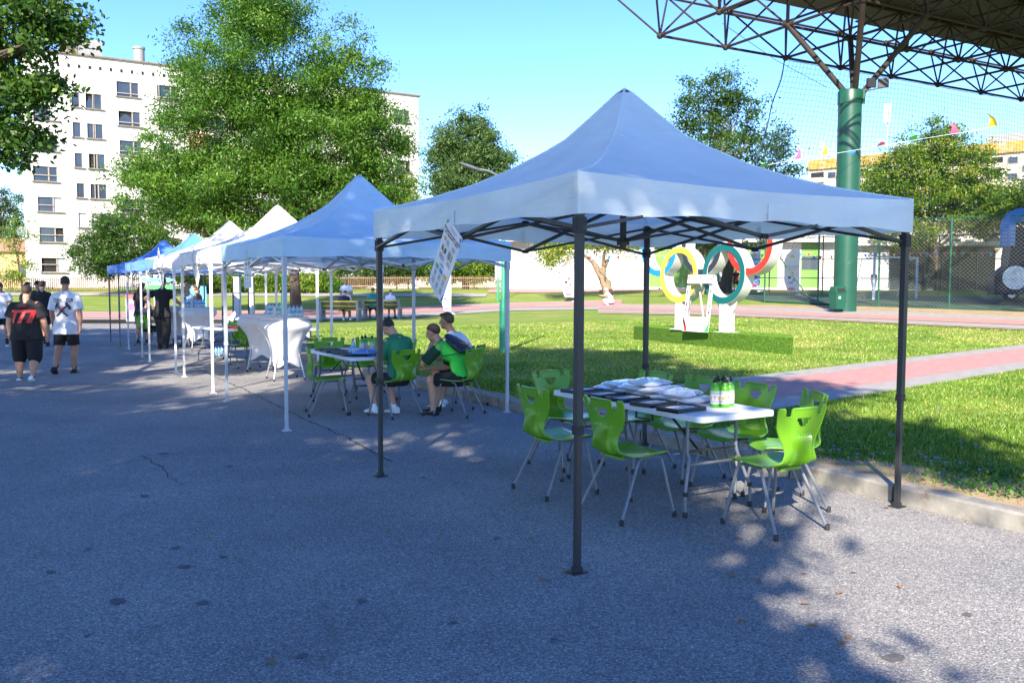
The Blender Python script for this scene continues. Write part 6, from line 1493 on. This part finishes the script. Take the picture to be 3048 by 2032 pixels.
m = MB(); m.bar((0, .26, -.1), (0, .26, 1.0), .06); m.build('post', X['dkgreenpaint'], tb_); m = MB(); m.box((-.1, -.245, .66), (.1, .012, .1)); m.build('sticker', X['plastic'], tb_)
# ================================================================ dark blue trailer seen through the fence
vy = 46.; vp = atY(2960, 890, vy); vz = TZ(vp.x, vy)+.03; X['vblue'] = pm('dark_blue_panel', (.006, .018, .05), .6, var=.1, spec=.2); X['duct'] = pm('blue_duct', (.07, .22, .60), .45, var=.05)
vt = empty('trailer', (vp.x, vy, vz), R(-20), 'dark blue trailer with a round white badge and a blue duct on top', 'trailer')
m = MB(); pr = [(0, .35), (4.5, .35), (4.5, 3.9), (.75, 3.9), (.6, 1.9), (-.05, 1.3)]; m.poly([(x, 0, z) for x, z in pr], (0, 1, 0), 2.3); m.build('body', X['vblue'], vt, fix=True)
m = MB(); m.tube([(.5, -.05, 2.9), (.5, -.05, 4.0), (.62, -.05, 4.35), (.95, -.05, 4.5), (3.2, -.05, 4.5)], .36, 4, smooth=False); dc = m.build('duct', X['duct'], vt)
for z in np.arange(3.0, 4.0, .2): m = MB(); m.box((.5, -.3, z), (.56, .04, .03)); m.build('louvre', X['grey'], dc)
m = MB(); m.tube([(.95, -.03, 1.25), (.95, -.01, 1.25)], .62, 24); bdg = m.build('round_badge', pm('printed_badge', (.62, .66, .72), .5, var=.4, scale=4), vt)
text('ПЛОВДИВ', .22, X['grey'], vt, (2.2, -.02, 1.1), (math.pi/2, 0, 0)); text('СПОРТ', .2, X['grey'], vt, (2.2, -.02, .75), (math.pi/2, 0, 0))
for x in (.8, 3.4): m = MB(); m.tube([(x, .05, .36), (x, .3, .36)], .36, 20); wh_ = m.build('wheel', X['rubber'], vt); m = MB(); m.tube([(x, .03, .36), (x, .06, .36)], .18, 14); m.build('rim', X['steel'], wh_)
# people and small things beyond the fence
for px_, c, hr_, l_ in ((2172, 'tee_navy', ('crop', 'hair_l'), 'person in navy standing beyond the fence'), (2190, 'tee_maroon', ('cap', 'sky'), 'person in maroon with a blue cap beyond the fence'), (2146, 'tee_white', ('short', 'hair_d'), 'person in a white shirt beyond the fence')):
    a = atY(px_, 876, 66); person(a.x, 66, R(170), 1.74, l_, dict(), c, 'denim' if c == 'tee_navy' else 'shorts_black', hr_, vox=.025, z0=TZ(a.x, 66), group='people beyond the fence')
a = atY(2600, 872, 70); person(a.x, 70, R(160), 1.6, 'person in red beside the goal beyond the court', dict(), 'tee_maroon', 'shorts_black', ('short', 'hair_d'), vox=.025, z0=TZ(a.x, 70), group='people beyond the fence')
# parked kick scooter against the pavilion
a = atY(1975, 861, 73.5); sc_ = empty('kick_scooter', (a.x, 73.5, TZ(a.x, 73.5)), .6, 'black kick scooter parked by the green wall panel', 'scooter'); m = MB(); m.bar((-.45, 0, .12), (.4, 0, .12), .12, .05); m.build('deck', X['rubber'], sc_); m = MB(); m.bar((.42, 0, .1), (.34, 0, 1.15), .05); m.bar((.34, -.25, 1.15), (.34, .25, 1.15), .035); m.build('handlebar', X['rubber'], sc_)
for x in (-.5, .46): m = MB(); m.tube([(x, -.02, .1), (x, .02, .1)], .1, 12); m.build('wheel', X['rubber'], sc_)
# ================================================================ bunting
X['cordw'] = pm('white_cord', (.75, .75, .75), .8)
def bunting(P, n, size, label, fold=0, seed=1):
    g = random.Random(seed); t = empty('bunting', P[0], 0, label, 'bunting', 'strings of pennants'); o = Vector(P[0]); Q = [Vector(p)-o for p in P]
    L = [0]
    for a, b2 in zip(Q, Q[1:]): L.append(L[-1]+(b2-a).length)
    def at(s): return Vector([np.interp(s, L, [q[k] for q in Q]) for k in range(3)])
    m = MB(); m.tube([at(s) for s in np.linspace(0, L[-1], 30)], .007, 5); m.build('cord', X['cordw'], t)
    cs = ('yellow', 'blue', 'pink', 'green', 'red', 'sky', 'orange')
    for i in range(n):
        s = L[-1]*(i+.5)/n+g.uniform(-.3, .3)*size; a, b2 = at(s-size*.4), at(s+size*.4); mid = (a+b2)/2; sw = g.uniform(-.5, .5)*size; up = fold if fold else -1
        if fold == 2: up = g.choice((1, 1, -.35))
        tip = mid+Vector((sw*.6, g.uniform(-.4, .4)*size, size*1.15*up)); md = (mid+tip)/2+Vector((0, -.14*size, 0))
        m = MB(); m.add([a, b2, (b2+tip)/2+Vector((0, -.1*size, 0)), tip, (a+tip)/2+Vector((.05*size, -.1*size, 0))], [(0, 1, 2, 4), (4, 2, 3)], True); m.build('pennant', X[cs[(i*3+seed) % 7]], t)
    return t
bt_ = empty('bunting', atY(2250, 500, 34), 0, 'string of large pennants blown upwards past the green column', 'bunting', 'strings of pennants'); bo_ = atY(2250, 500, 34)
bl = [(2240, 500), (2375, 474), (2500, 455), (2620, 434), (2760, 411), (2880, 392), (2960, 376), (3080, 358), (3200, 340)]
def bw(x): return atY(x, float(np.interp(x, [p[0] for p in bl], [p[1] for p in bl])), 34-(x-2250)*.004)-bo_
m = MB(); m.tube([bw(x) for x in np.linspace(2240, 3200, 40)], .006, 5); m.build('cord', X['cordw'], bt_)
for x, c, tx, ty, hw in ((2272, 'green', -12, -8, 14), (2374, 'pink', -4, -40, 10), (2454, 'yellow', -9, -36, 10), (2530, 'blue', 2, 14, 17), (2622, 'pink', -14, -14, 14), (2718, 'green', -16, -20, 15), (2840, 'pink', -20, -32, 14), (2955, 'yellow', -22, -36, 15), (3060, 'blue', -12, -34, 14)):
    a, b2, tp = bw(x-hw), bw(x+hw), bw(x)+Vector((tx*34/FPX, -.1, -ty*34/FPX)); q = (b2+tp)/2+Vector((.03, -.12, .02)); q2 = (a+tp)/2+Vector((.06, -.12, 0))
    m = MB(); m.add([a, b2, q, tp, q2], [(0, 1, 2, 4), (4, 2, 3)], True); m.build('pennant', X[c], bt_)
bunting([atY(x, y, 66) for x, y in ((1520, 762), (1700, 750), (1850, 742), (2000, 744))], 20, .30, 'upper string of small pennants in front of the pavilion', seed=2)
bunting([atY(x, y, 67) for x, y in ((1500, 760), (1700, 763), (1900, 761), (2150, 760), (2420, 752))], 34, .30, 'lower string of small pennants in front of the pavilion', seed=3)
bunting([atY(x, y, 60) for x, y in ((2380, 765), (2600, 756), (2800, 752), (2960, 753))], 22, .26, 'string of small pennants over the court', seed=5)
m = MB(); m.tube([atY(2150, 70, 30), atY(2310, 180, 33), atY(2460, 260, 36.5)], .012, 4); m.build('cable', X['netm'], None, label='thin dark cable running from the roof to the column', cat='cable')
# ================================================================ trees
LM = dict(ash=leafmat('ash_leaf', [(0, (.022, .075, .008)), (.5, (.075, .185, .018)), (1, (.17, .29, .033))], .38),
          maple=leafmat('maple_leaf', [(0, (.018, .058, .008)), (.6, (.05, .12, .014)), (.9, (.11, .20, .025)), (1, (.24, .30, .05))]),
          dark=leafmat('dark_leaf', [(0, (.016, .055, .010)), (.6, (.052, .12, .018)), (1, (.13, .21, .032))], .4),
          golden=leafmat('golden_rain_leaf', [(0, (.035, .095, .010)), (.42, (.10, .20, .018)), (.72, (.22, .29, .025)), (1, (.44, .42, .04))]),
          pale=leafmat('pale_leaf', [(0, (.03, .075, .02)), (.6, (.08, .15, .04)), (1, (.16, .23, .07))]),
          conifer=leafmat('conifer_leaf', [(0, (.015, .035, .010)), (.7, (.045, .075, .02)), (1, (.10, .12, .04))], .15))
def tree(name, base, blobs, label, mat_, cat='tree', leaf=.2, per=70, clumps=None, rc=.55, tr=.22, trunk_to=None, bark='bark', group=None, seed=0, asp=.42, limbs=14, shell=.55, lean=(0, 0), stems=None, up=.35):
    """blobs: (x,y,z,rx,ry,rz,nclumps) in world coordinates"""
    g = np.random.default_rng(seed); base = Vector(base); t = empty(name, base, 0, label, cat, group); B = np.array(base)
    C = []
    for x, y, z, rx, ry, rz, n in blobs:
        d = g.normal(size=(n, 3)); d /= np.linalg.norm(d, axis=1)[:, None]; rr = shell+(1-shell)*g.random(n)**.7; rr *= 1+.10*g.normal(size=n)
        C.append(np.array([x, y, z])+d*rr[:, None]*np.array([rx, ry, rz]))
    C = np.vstack(C); k = g.integers(per//2, per*3//2, len(C)); idx = np.repeat(np.arange(len(C)), k); n = len(idx)
    rs_ = rc*g.uniform(.6, 1.4, len(C))
    P = C[idx]+g.normal(size=(n, 3))*(rs_[idx]*.62)[:, None]*np.array([1, 1, .58]); P = P-B
    tone = np.clip(g.normal(.42, .17, n)+g.normal(0, .15, len(C))[idx], 0, 1)
    V, F, tn = leafcloud(P, leaf, g, asp, up, tone)
    put('crown', npmesh('crown', V, F, LM[mat_], tn), t)
    # trunk and limbs
    m = MB(); zt_ = trunk_to or (max(b[2]+b[5]*.5 for b in blobs)-base.z)
    top = Vector((np.mean([b[0] for b in blobs])-base.x, np.mean([b[1] for b in blobs])-base.y, zt_))
    pts = []; 
    for s_ in np.linspace(0, 1, 9): pts.append(Vector((top.x*s_**1.4+lean[0]*math.sin(s_*3)+g.normal(0, .03), top.y*s_**1.4+g.normal(0, .03), zt_*s_-.15*(s_ == 0))))
    m.tube(pts, [tr*1.25, tr, tr*.92, tr*.85, tr*.72, tr*.58, tr*.42, tr*.27, tr*.12], 12); m.build('trunk', X[bark], t)
    pick = C[g.choice(len(C), min(limbs, len(C)), replace=False)]-B
    for c in pick:
        c = Vector(c); s_ = min(.82, max(.22, (c.z*.62)/zt_)); j = s_*8; i0 = int(j); st_ = pts[i0].lerp(pts[min(8, i0+1)], j-i0); r0 = tr*(1-s_)*.55+.02
        mdp = st_.lerp(c, .5)+Vector((g.normal(0, .2), g.normal(0, .2), .25)); m = MB(); m.tube([st_, st_.lerp(mdp, .5)+Vector((0, 0, -.03)), mdp, c], [r0, r0*.8, r0*.55, .012], 7); m.build('limb', X[bark], t)
    return t
def crown_px(cx, cy, rx, ry, y, n, depth=1.): 
    p = atY(cx, cy, y); s = y/FPX; return (p.x, y, p.z, rx*s, rx*s*depth, ry*s, n)
# big ash in front of the apartment block
bp_ = gp(884, 938)
Y = 46.; b0 = Vector((atY(884, 938, Y).x, Y, TZ(-11, Y)))
tree('ash_tree', b0, [crown_px(800, 210, 250, 230, Y, 190), crown_px(700, 430, 240, 190, Y, 150), crown_px(960, 440, 235, 170, Y, 150), crown_px(800, 590, 330, 150, Y, 200), crown_px(560, 590, 190, 130, Y-1, 90), crown_px(1110, 560, 120, 110, Y, 50), crown_px(760, 40, 130, 110, Y, 60), crown_px(1110, 390, 110, 110, Y, 36), crown_px(590, 200, 90, 130, Y, 24), crown_px(1040, 250, 110, 130, Y, 36), crown_px(480, 520, 110, 110, Y, 30)], 'big leafy ash tree in front of the apartment block', 'ash', leaf=.20, per=230, rc=.68, tr=.27, trunk_to=13, limbs=46, seed=1, asp=.34, shell=.35)
# bushes by the block and along the fence
def bush(name, blobs, label, mat_, seed, leaf=.16, per=60, rc=.45, cat='shrub', group=None, **k):
    b = blobs[0]; z = TZ(b[0], b[1]); return tree(name, (b[0], b[1], z), blobs, label, mat_, cat, leaf, per, rc=rc, tr=.06, limbs=8, seed=seed, group=group, trunk_to=max(.6, b[2]-z), **k)
bush('elder_bush', [crown_px(390, 735, 120, 85, 66, 220), crown_px(300, 760, 90, 70, 66, 130), crown_px(470, 760, 80, 70, 66, 110), crown_px(350, 680, 70, 50, 66, 70), crown_px(520, 800, 60, 40, 66, 50)], 'large rounded bush in front of the apartment block facade', 'dark', 2, .2, 70, .5)
bush('sapling', [crown_px(60, 700, 45, 60, 69, 26), crown_px(20, 740, 40, 70, 69, 26), crown_px(70, 800, 40, 40, 69, 22), crown_px(10, 830, 60, 30, 69, 26)], 'thin sapling with loose leaves left of the apartment block', 'golden', 3, .18, 40, .4)
tree('conifer_tree', (atY(10, 840, 98).x, 98, 1.4), [crown_px(5, 620, 26, 60, 98, 40), crown_px(10, 720, 40, 70, 98, 60), crown_px(-20, 800, 60, 60, 98, 60)], 'dark conifer behind the low yellow house', 'conifer', leaf=.28, per=60, rc=.6, seed=4, trunk_to=10)
tree('poplar_tree', (atY(48, 840, 110).x, 110, 1.4), [crown_px(58, 590, 14, 16, 110, 8), crown_px(52, 650, 22, 40, 110, 26), crown_px(40, 730, 40, 60, 110, 40)], 'slim tree beside the corner of the apartment block', 'dark', leaf=.3, per=50, rc=.7, seed=5, trunk_to=11)
gb_ = 'shrubs growing along the picket fence'
for i, (cx, cy_, rx, ry, yy, l_, mt) in enumerate(((655, 845, 60, 40, 71, 'leafy shrub on the picket fence behind the display columns', 'golden'), (735, 850, 40, 30, 71, 'low shrub between the two display columns', 'ash'), (810, 845, 55, 38, 71, 'bushy shrub on the picket fence next to the tree trunk', 'golden'), (930, 845, 60, 38, 71, 'round shrub on the picket fence left of the bald man', 'golden'), (985, 850, 30, 26, 71, 'small shrub on the picket fence behind the bald man', 'ash'), (1180, 800, 80, 45, 78, 'dark shrub behind the picket fence near the second bench', 'dark'), (1300, 800, 90, 45, 79, 'wide shrub behind the picket fence below the poster', 'ash'), (1420, 800, 70, 45, 79, 'green shrub behind the picket fence next to the pavilion', 'golden'), (620, 800, 90, 60, 78, 'dark shrub behind the picket fence below the big tree', 'dark'), (1060, 815, 80, 45, 79, 'pale shrub behind the picket fence and the first bench', 'pale'))):
    bush('shrub', [crown_px(cx, cy_, rx, ry, yy, int(rx*ry/16))], l_, mt, 20+i, .2, 70, .42, group=gb_)
# tree right of the block
Y = 82.; tree('lime_tree', (atY(1385, 850, Y).x, Y, 1.42), [crown_px(1390, 425, 95, 85, Y, 120), crown_px(1340, 500, 75, 80, Y, 90), crown_px(1450, 490, 75, 80, Y, 90), crown_px(1390, 560, 110, 80, Y, 130)], 'pale green round tree beside the apartment block', 'pale', leaf=.3, per=110, rc=.7, tr=.3, trunk_to=11, limbs=20, seed=6, shell=.4)
Y = 80.; bush('maple_bush', [crown_px(1215, 580, 60, 55, Y, 40), crown_px(1180, 640, 60, 60, Y, 40), crown_px(1250, 640, 50, 60, Y, 30)], 'bright green small tree at the corner of the apartment block', 'golden', 7, .28, 60, .6)
# dark tree left of the net
Y = 58.; b0 = Vector((atY(2070, 872, Y).x, Y, TZ(13, Y)))
tree('acacia_tree', b0, [crown_px(2130, 270, 110, 60, Y, 46), crown_px(2080, 340, 90, 80, Y, 46), crown_px(2190, 350, 100, 80, Y, 46), crown_px(2150, 450, 130, 70, Y, 60), crown_px(2290, 450, 70, 70, Y, 34), crown_px(2350, 500, 36, 36, Y, 12), crown_px(2310, 400, 40, 40, Y, 12), crown_px(2090, 700, 110, 45, Y, 40)], 'dark green open crowned tree behind the rings', 'dark', leaf=.22, per=75, rc=.55, tr=.2, trunk_to=12, limbs=30, seed=8, bark='palebark', shell=.4)
for i, (bx, tx) in enumerate(((2062, 2050), (2088, 2110))):
    m = MB(); a = atY(bx, 876, Y); c = atY(tx, 700, Y); tt = empty('tree_stem', (a.x, Y, TZ(a.x, Y)), 0, ('slim pale stem left of the main trunk seen through the yellow ring', 'slim pale stem right of the main trunk seen through the yellow ring')[i], 'tree stem'); o = Vector((a.x, Y, TZ(a.x, Y)))
    m.tube([Vector((0, 0, -.1)), (a.lerp(c, .5)-o)+Vector((.1, 0, 0)), c-o], [.17, .13, .08], 10); m.build('stem', X['palebark'], tt)
Y = 62.; m = MB(); a = atY(2158, 878, Y); o = Vector((a.x, Y, TZ(a.x, Y))); tt = tree('shade_tree', o, [crown_px(2160, 690, 90, 60, Y, 40), crown_px(2260, 680, 90, 50, Y, 30)], 'thick dark trunk tree behind the chain-link fence and the green ring', 'dark', leaf=.22, per=60, rc=.5, tr=.42, trunk_to=5, limbs=10, seed=9)
# leaning golden rain tree on the far lawn
Y = 62.; b0 = gp(1812, 893); b0 = Vector((atY(1816, 893, Y).x, Y, TZ(7, Y)))
gt = empty('leaning_tree', b0, 0, 'leaning pruned tree with yellow blossom in front of the pavilion', 'tree'); s = Y/FPX
def rel(px_, py_): return atY(px_, py_, Y)-b0
m = MB(); m.tube([rel(1818, 897), rel(1806, 858), rel(1795, 830), rel(1780, 805), rel(1765, 780), rel(1740, 760), rel(1700, 735)], [.42, .36, .30, .24, .16, .11, .05], 12); m.tube([rel(1795, 825), rel(1797, 790), rel(1796, 765), rel(1805, 735)], [.2, .17, .12, .06], 10); m.tube([rel(1797, 800), rel(1806, 780), rel(1810, 772)], [.16, .13, .12], 10); m.ball(rel(1810, 843), (.24, .2, .26)); m.build('trunk', X['palebark'], gt)
g = np.random.default_rng(12); P = []
for cx, cy_, rx, ry, n in ((1640, 745, 70, 26, 26), (1720, 720, 120, 36, 50), (1830, 710, 90, 30, 40), (1640, 775, 30, 22, 10), (1770, 690, 140, 40, 60), (1900, 715, 60, 20, 14)):
    for i in range(n):
        c = np.array(atY(cx+g.normal(0, .5)*rx, cy_+g.normal(0, .5)*ry, Y+g.normal(0, 1.2)))-np.array(b0); P.append(c+g.normal(size=(55, 3))*np.array([.42, .42, .3]))
P = np.vstack(P); V, F, tn = leafcloud(P, .24, g, .35, .2); put('crown', npmesh('crown', V, F, LM['golden'], np.clip(tn+.15*(g.random(len(tn)) < .35), 0, 1)), gt)
# golden rain trees on the right
gg_ = 'golden rain trees behind the sports court'
for i, (px_, Y, bl, l_) in enumerate(((2790, 74., [(2790, 430, 90, 70), (2700, 500, 90, 80), (2860, 500, 110, 90), (2640, 570, 80, 70), (2760, 600, 130, 80), (2900, 620, 110, 80), (2700, 690, 110, 50)], 'yellow green tree right of the green column'), (3020, 70., [(2990, 590, 90, 60), (3060, 620, 90, 80), (2940, 660, 80, 50)], 'yellow green tree behind the blue duct'), (2590, 78., [(2600, 620, 60, 60), (2580, 540, 40, 60), (2640, 680, 60, 40)], 'low green tree just right of the green column'))):
    a = atY(px_, 870, Y); tree('golden_rain_tree', (a.x, Y, TZ(a.x, Y)), [crown_px(x, y, rx, ry, Y, int(rx*ry/85)) for x, y, rx, ry in bl], l_, 'golden', leaf=.26, per=85, rc=.62, tr=.24, trunk_to=8, limbs=20, seed=30+i, group=gg_, shell=.35)
# near maple on the left whose branches hang into view
def ptz(x, y, z): return (x, y, z)
g2 = 'roadside trees shading the asphalt'
def shade(gx, gy, h, r, n, rz=None): return (gx-SD.x*COT*h, gy-SD.y*COT*h, h, r, r, rz or r*.6, n)
Y = 11.
tree('maple_tree', (-9.6, 9.6, 0), [crown_px(60, 60, 150, 130, Y, 24), crown_px(30, 330, 110, 100, Y, 16), crown_px(30, 440, 95, 60, Y, 12), crown_px(170, 60, 90, 70, Y, 12), crown_px(110, 270, 70, 50, Y, 8), crown_px(-100, 200, 160, 260, Y, 40), (-8.5, 10.5, 7.6, 2.0, 2.2, 1.4, 40)], 'maple with keys hanging over the road at the left', 'maple', leaf=.085, per=130, rc=.21, tr=.2, trunk_to=7, limbs=15, seed=40, asp=.55, up=.1, group=g2)
tree('roadside_tree', (-14, 9.5, 0), [shade(-8.2, 15.0, 7, 1.4, 40), shade(-10.2, 19.2, 8, 1.8, 60), shade(-11.4, 22.5, 8.5, 2.4, 80), shade(-9.0, 18.6, 8, 1.2, 30), shade(-13.5, 25, 8, 3, 80), shade(-16, 21, 7, 3, 60), shade(-7.6, 38.6, 16, 2.0, 50), shade(-5.4, 41.5, 17, 2.0, 46), shade(-11.3, 45, 18.5, 2.2, 46)], 'roadside tree shading the far end of the row of gazebos', 'ash', leaf=.3, per=60, rc=.6, tr=.3, seed=41, group=g2)
tree('roadside_tree', (-19, 13, 0), [shade(-14.5, 30, 9.5, 2.6, 70, 1.2), shade(-18, 29.5, 9.5, 3, 70, 1.2), shade(-11.5, 28.5, 9.5, 2.4, 60, 1.2), shade(-22, 29, 9.5, 3.4, 70, 1.2), shade(-19, 25, 8, 3, 60)], 'roadside tree shading the walking group', 'ash', leaf=.32, per=60, rc=.65, tr=.3, seed=42, group=g2)
tree('roadside_tree', (-4.5, -8.5, 0), [shade(-4.4, 7, 8, 2.2, 80), shade(-2.6, 4.2, 6.5, 2.2, 80), shade(-5.6, 10.5, 9, 2.0, 80), shade(-6.6, 12.2, 10, 1.3, 40), shade(-7.5, 9, 9, 2.4, 60), shade(-3.4, 10.2, 9, 1.7, 60), shade(-6.5, 5, 7, 2.5, 60), shade(-3.2, 5.2, 7, 1.5, 60), shade(-5, 3.2, 6, 1.8, 50)], 'roadside tree shading the open asphalt beside the gazebos', 'ash', leaf=.3, per=60, rc=.55, tr=.3, seed=43, group=g2)
tree('roadside_tree', (-.5, -9, 0), [shade(-.3, 4.6, 6.5, 1.55, 70), shade(-.1, 3.2, 5.5, 1.5, 60), shade(-.6, 6.4, 7.5, 1.5, 60), shade(.55, 6.6, 7.5, 1.1, 40), shade(-1.9, 7.2, 8, 1.5, 50), shade(-1.2, 11.6, 10, 1.5, 60), shade(-2.6, 12.2, 10, 1.3, 46), shade(.6, 9.6, 9, 1.0, 30), shade(1.9, 10.2, 9.5, 1.35, 60), shade(2.6, 11.3, 10, 1.1, 40)], 'roadside tree shading the pale blue gazebo', 'ash', leaf=.26, per=60, rc=.45, tr=.28, seed=44, group=g2)
tree('roadside_tree', (-2.4, -11, 0), [shade(1.2, 12.6, 10.5, 1.8, 70), shade(2.6, 15, 11.5, 1.6, 60), shade(.6, 16, 12, 2.0, 70), shade(1.8, 18.8, 13.5, 1.7, 60), shade(-.3, 19.3, 13.5, 1.6, 50), shade(3.6, 8.3, 8.5, .95, 30), shade(4.0, 13, 11, .9, 20), shade(3.0, 9.6, 9, 1.0, 26), shade(-1.5, 16.5, 12, 1.4, 40), shade(-2.3, 13.5, 11, .75, 26), shade(-2.8, 14.4, 11, .6, 16)], 'roadside tree shading the lawn behind the frame table', 'ash', leaf=.28, per=60, rc=.5, tr=.28, seed=45, group=g2)
print('objects', len(bpy.data.objects), 'tris', sum(len(me.polygons)*2 for me in bpy.data.meshes))
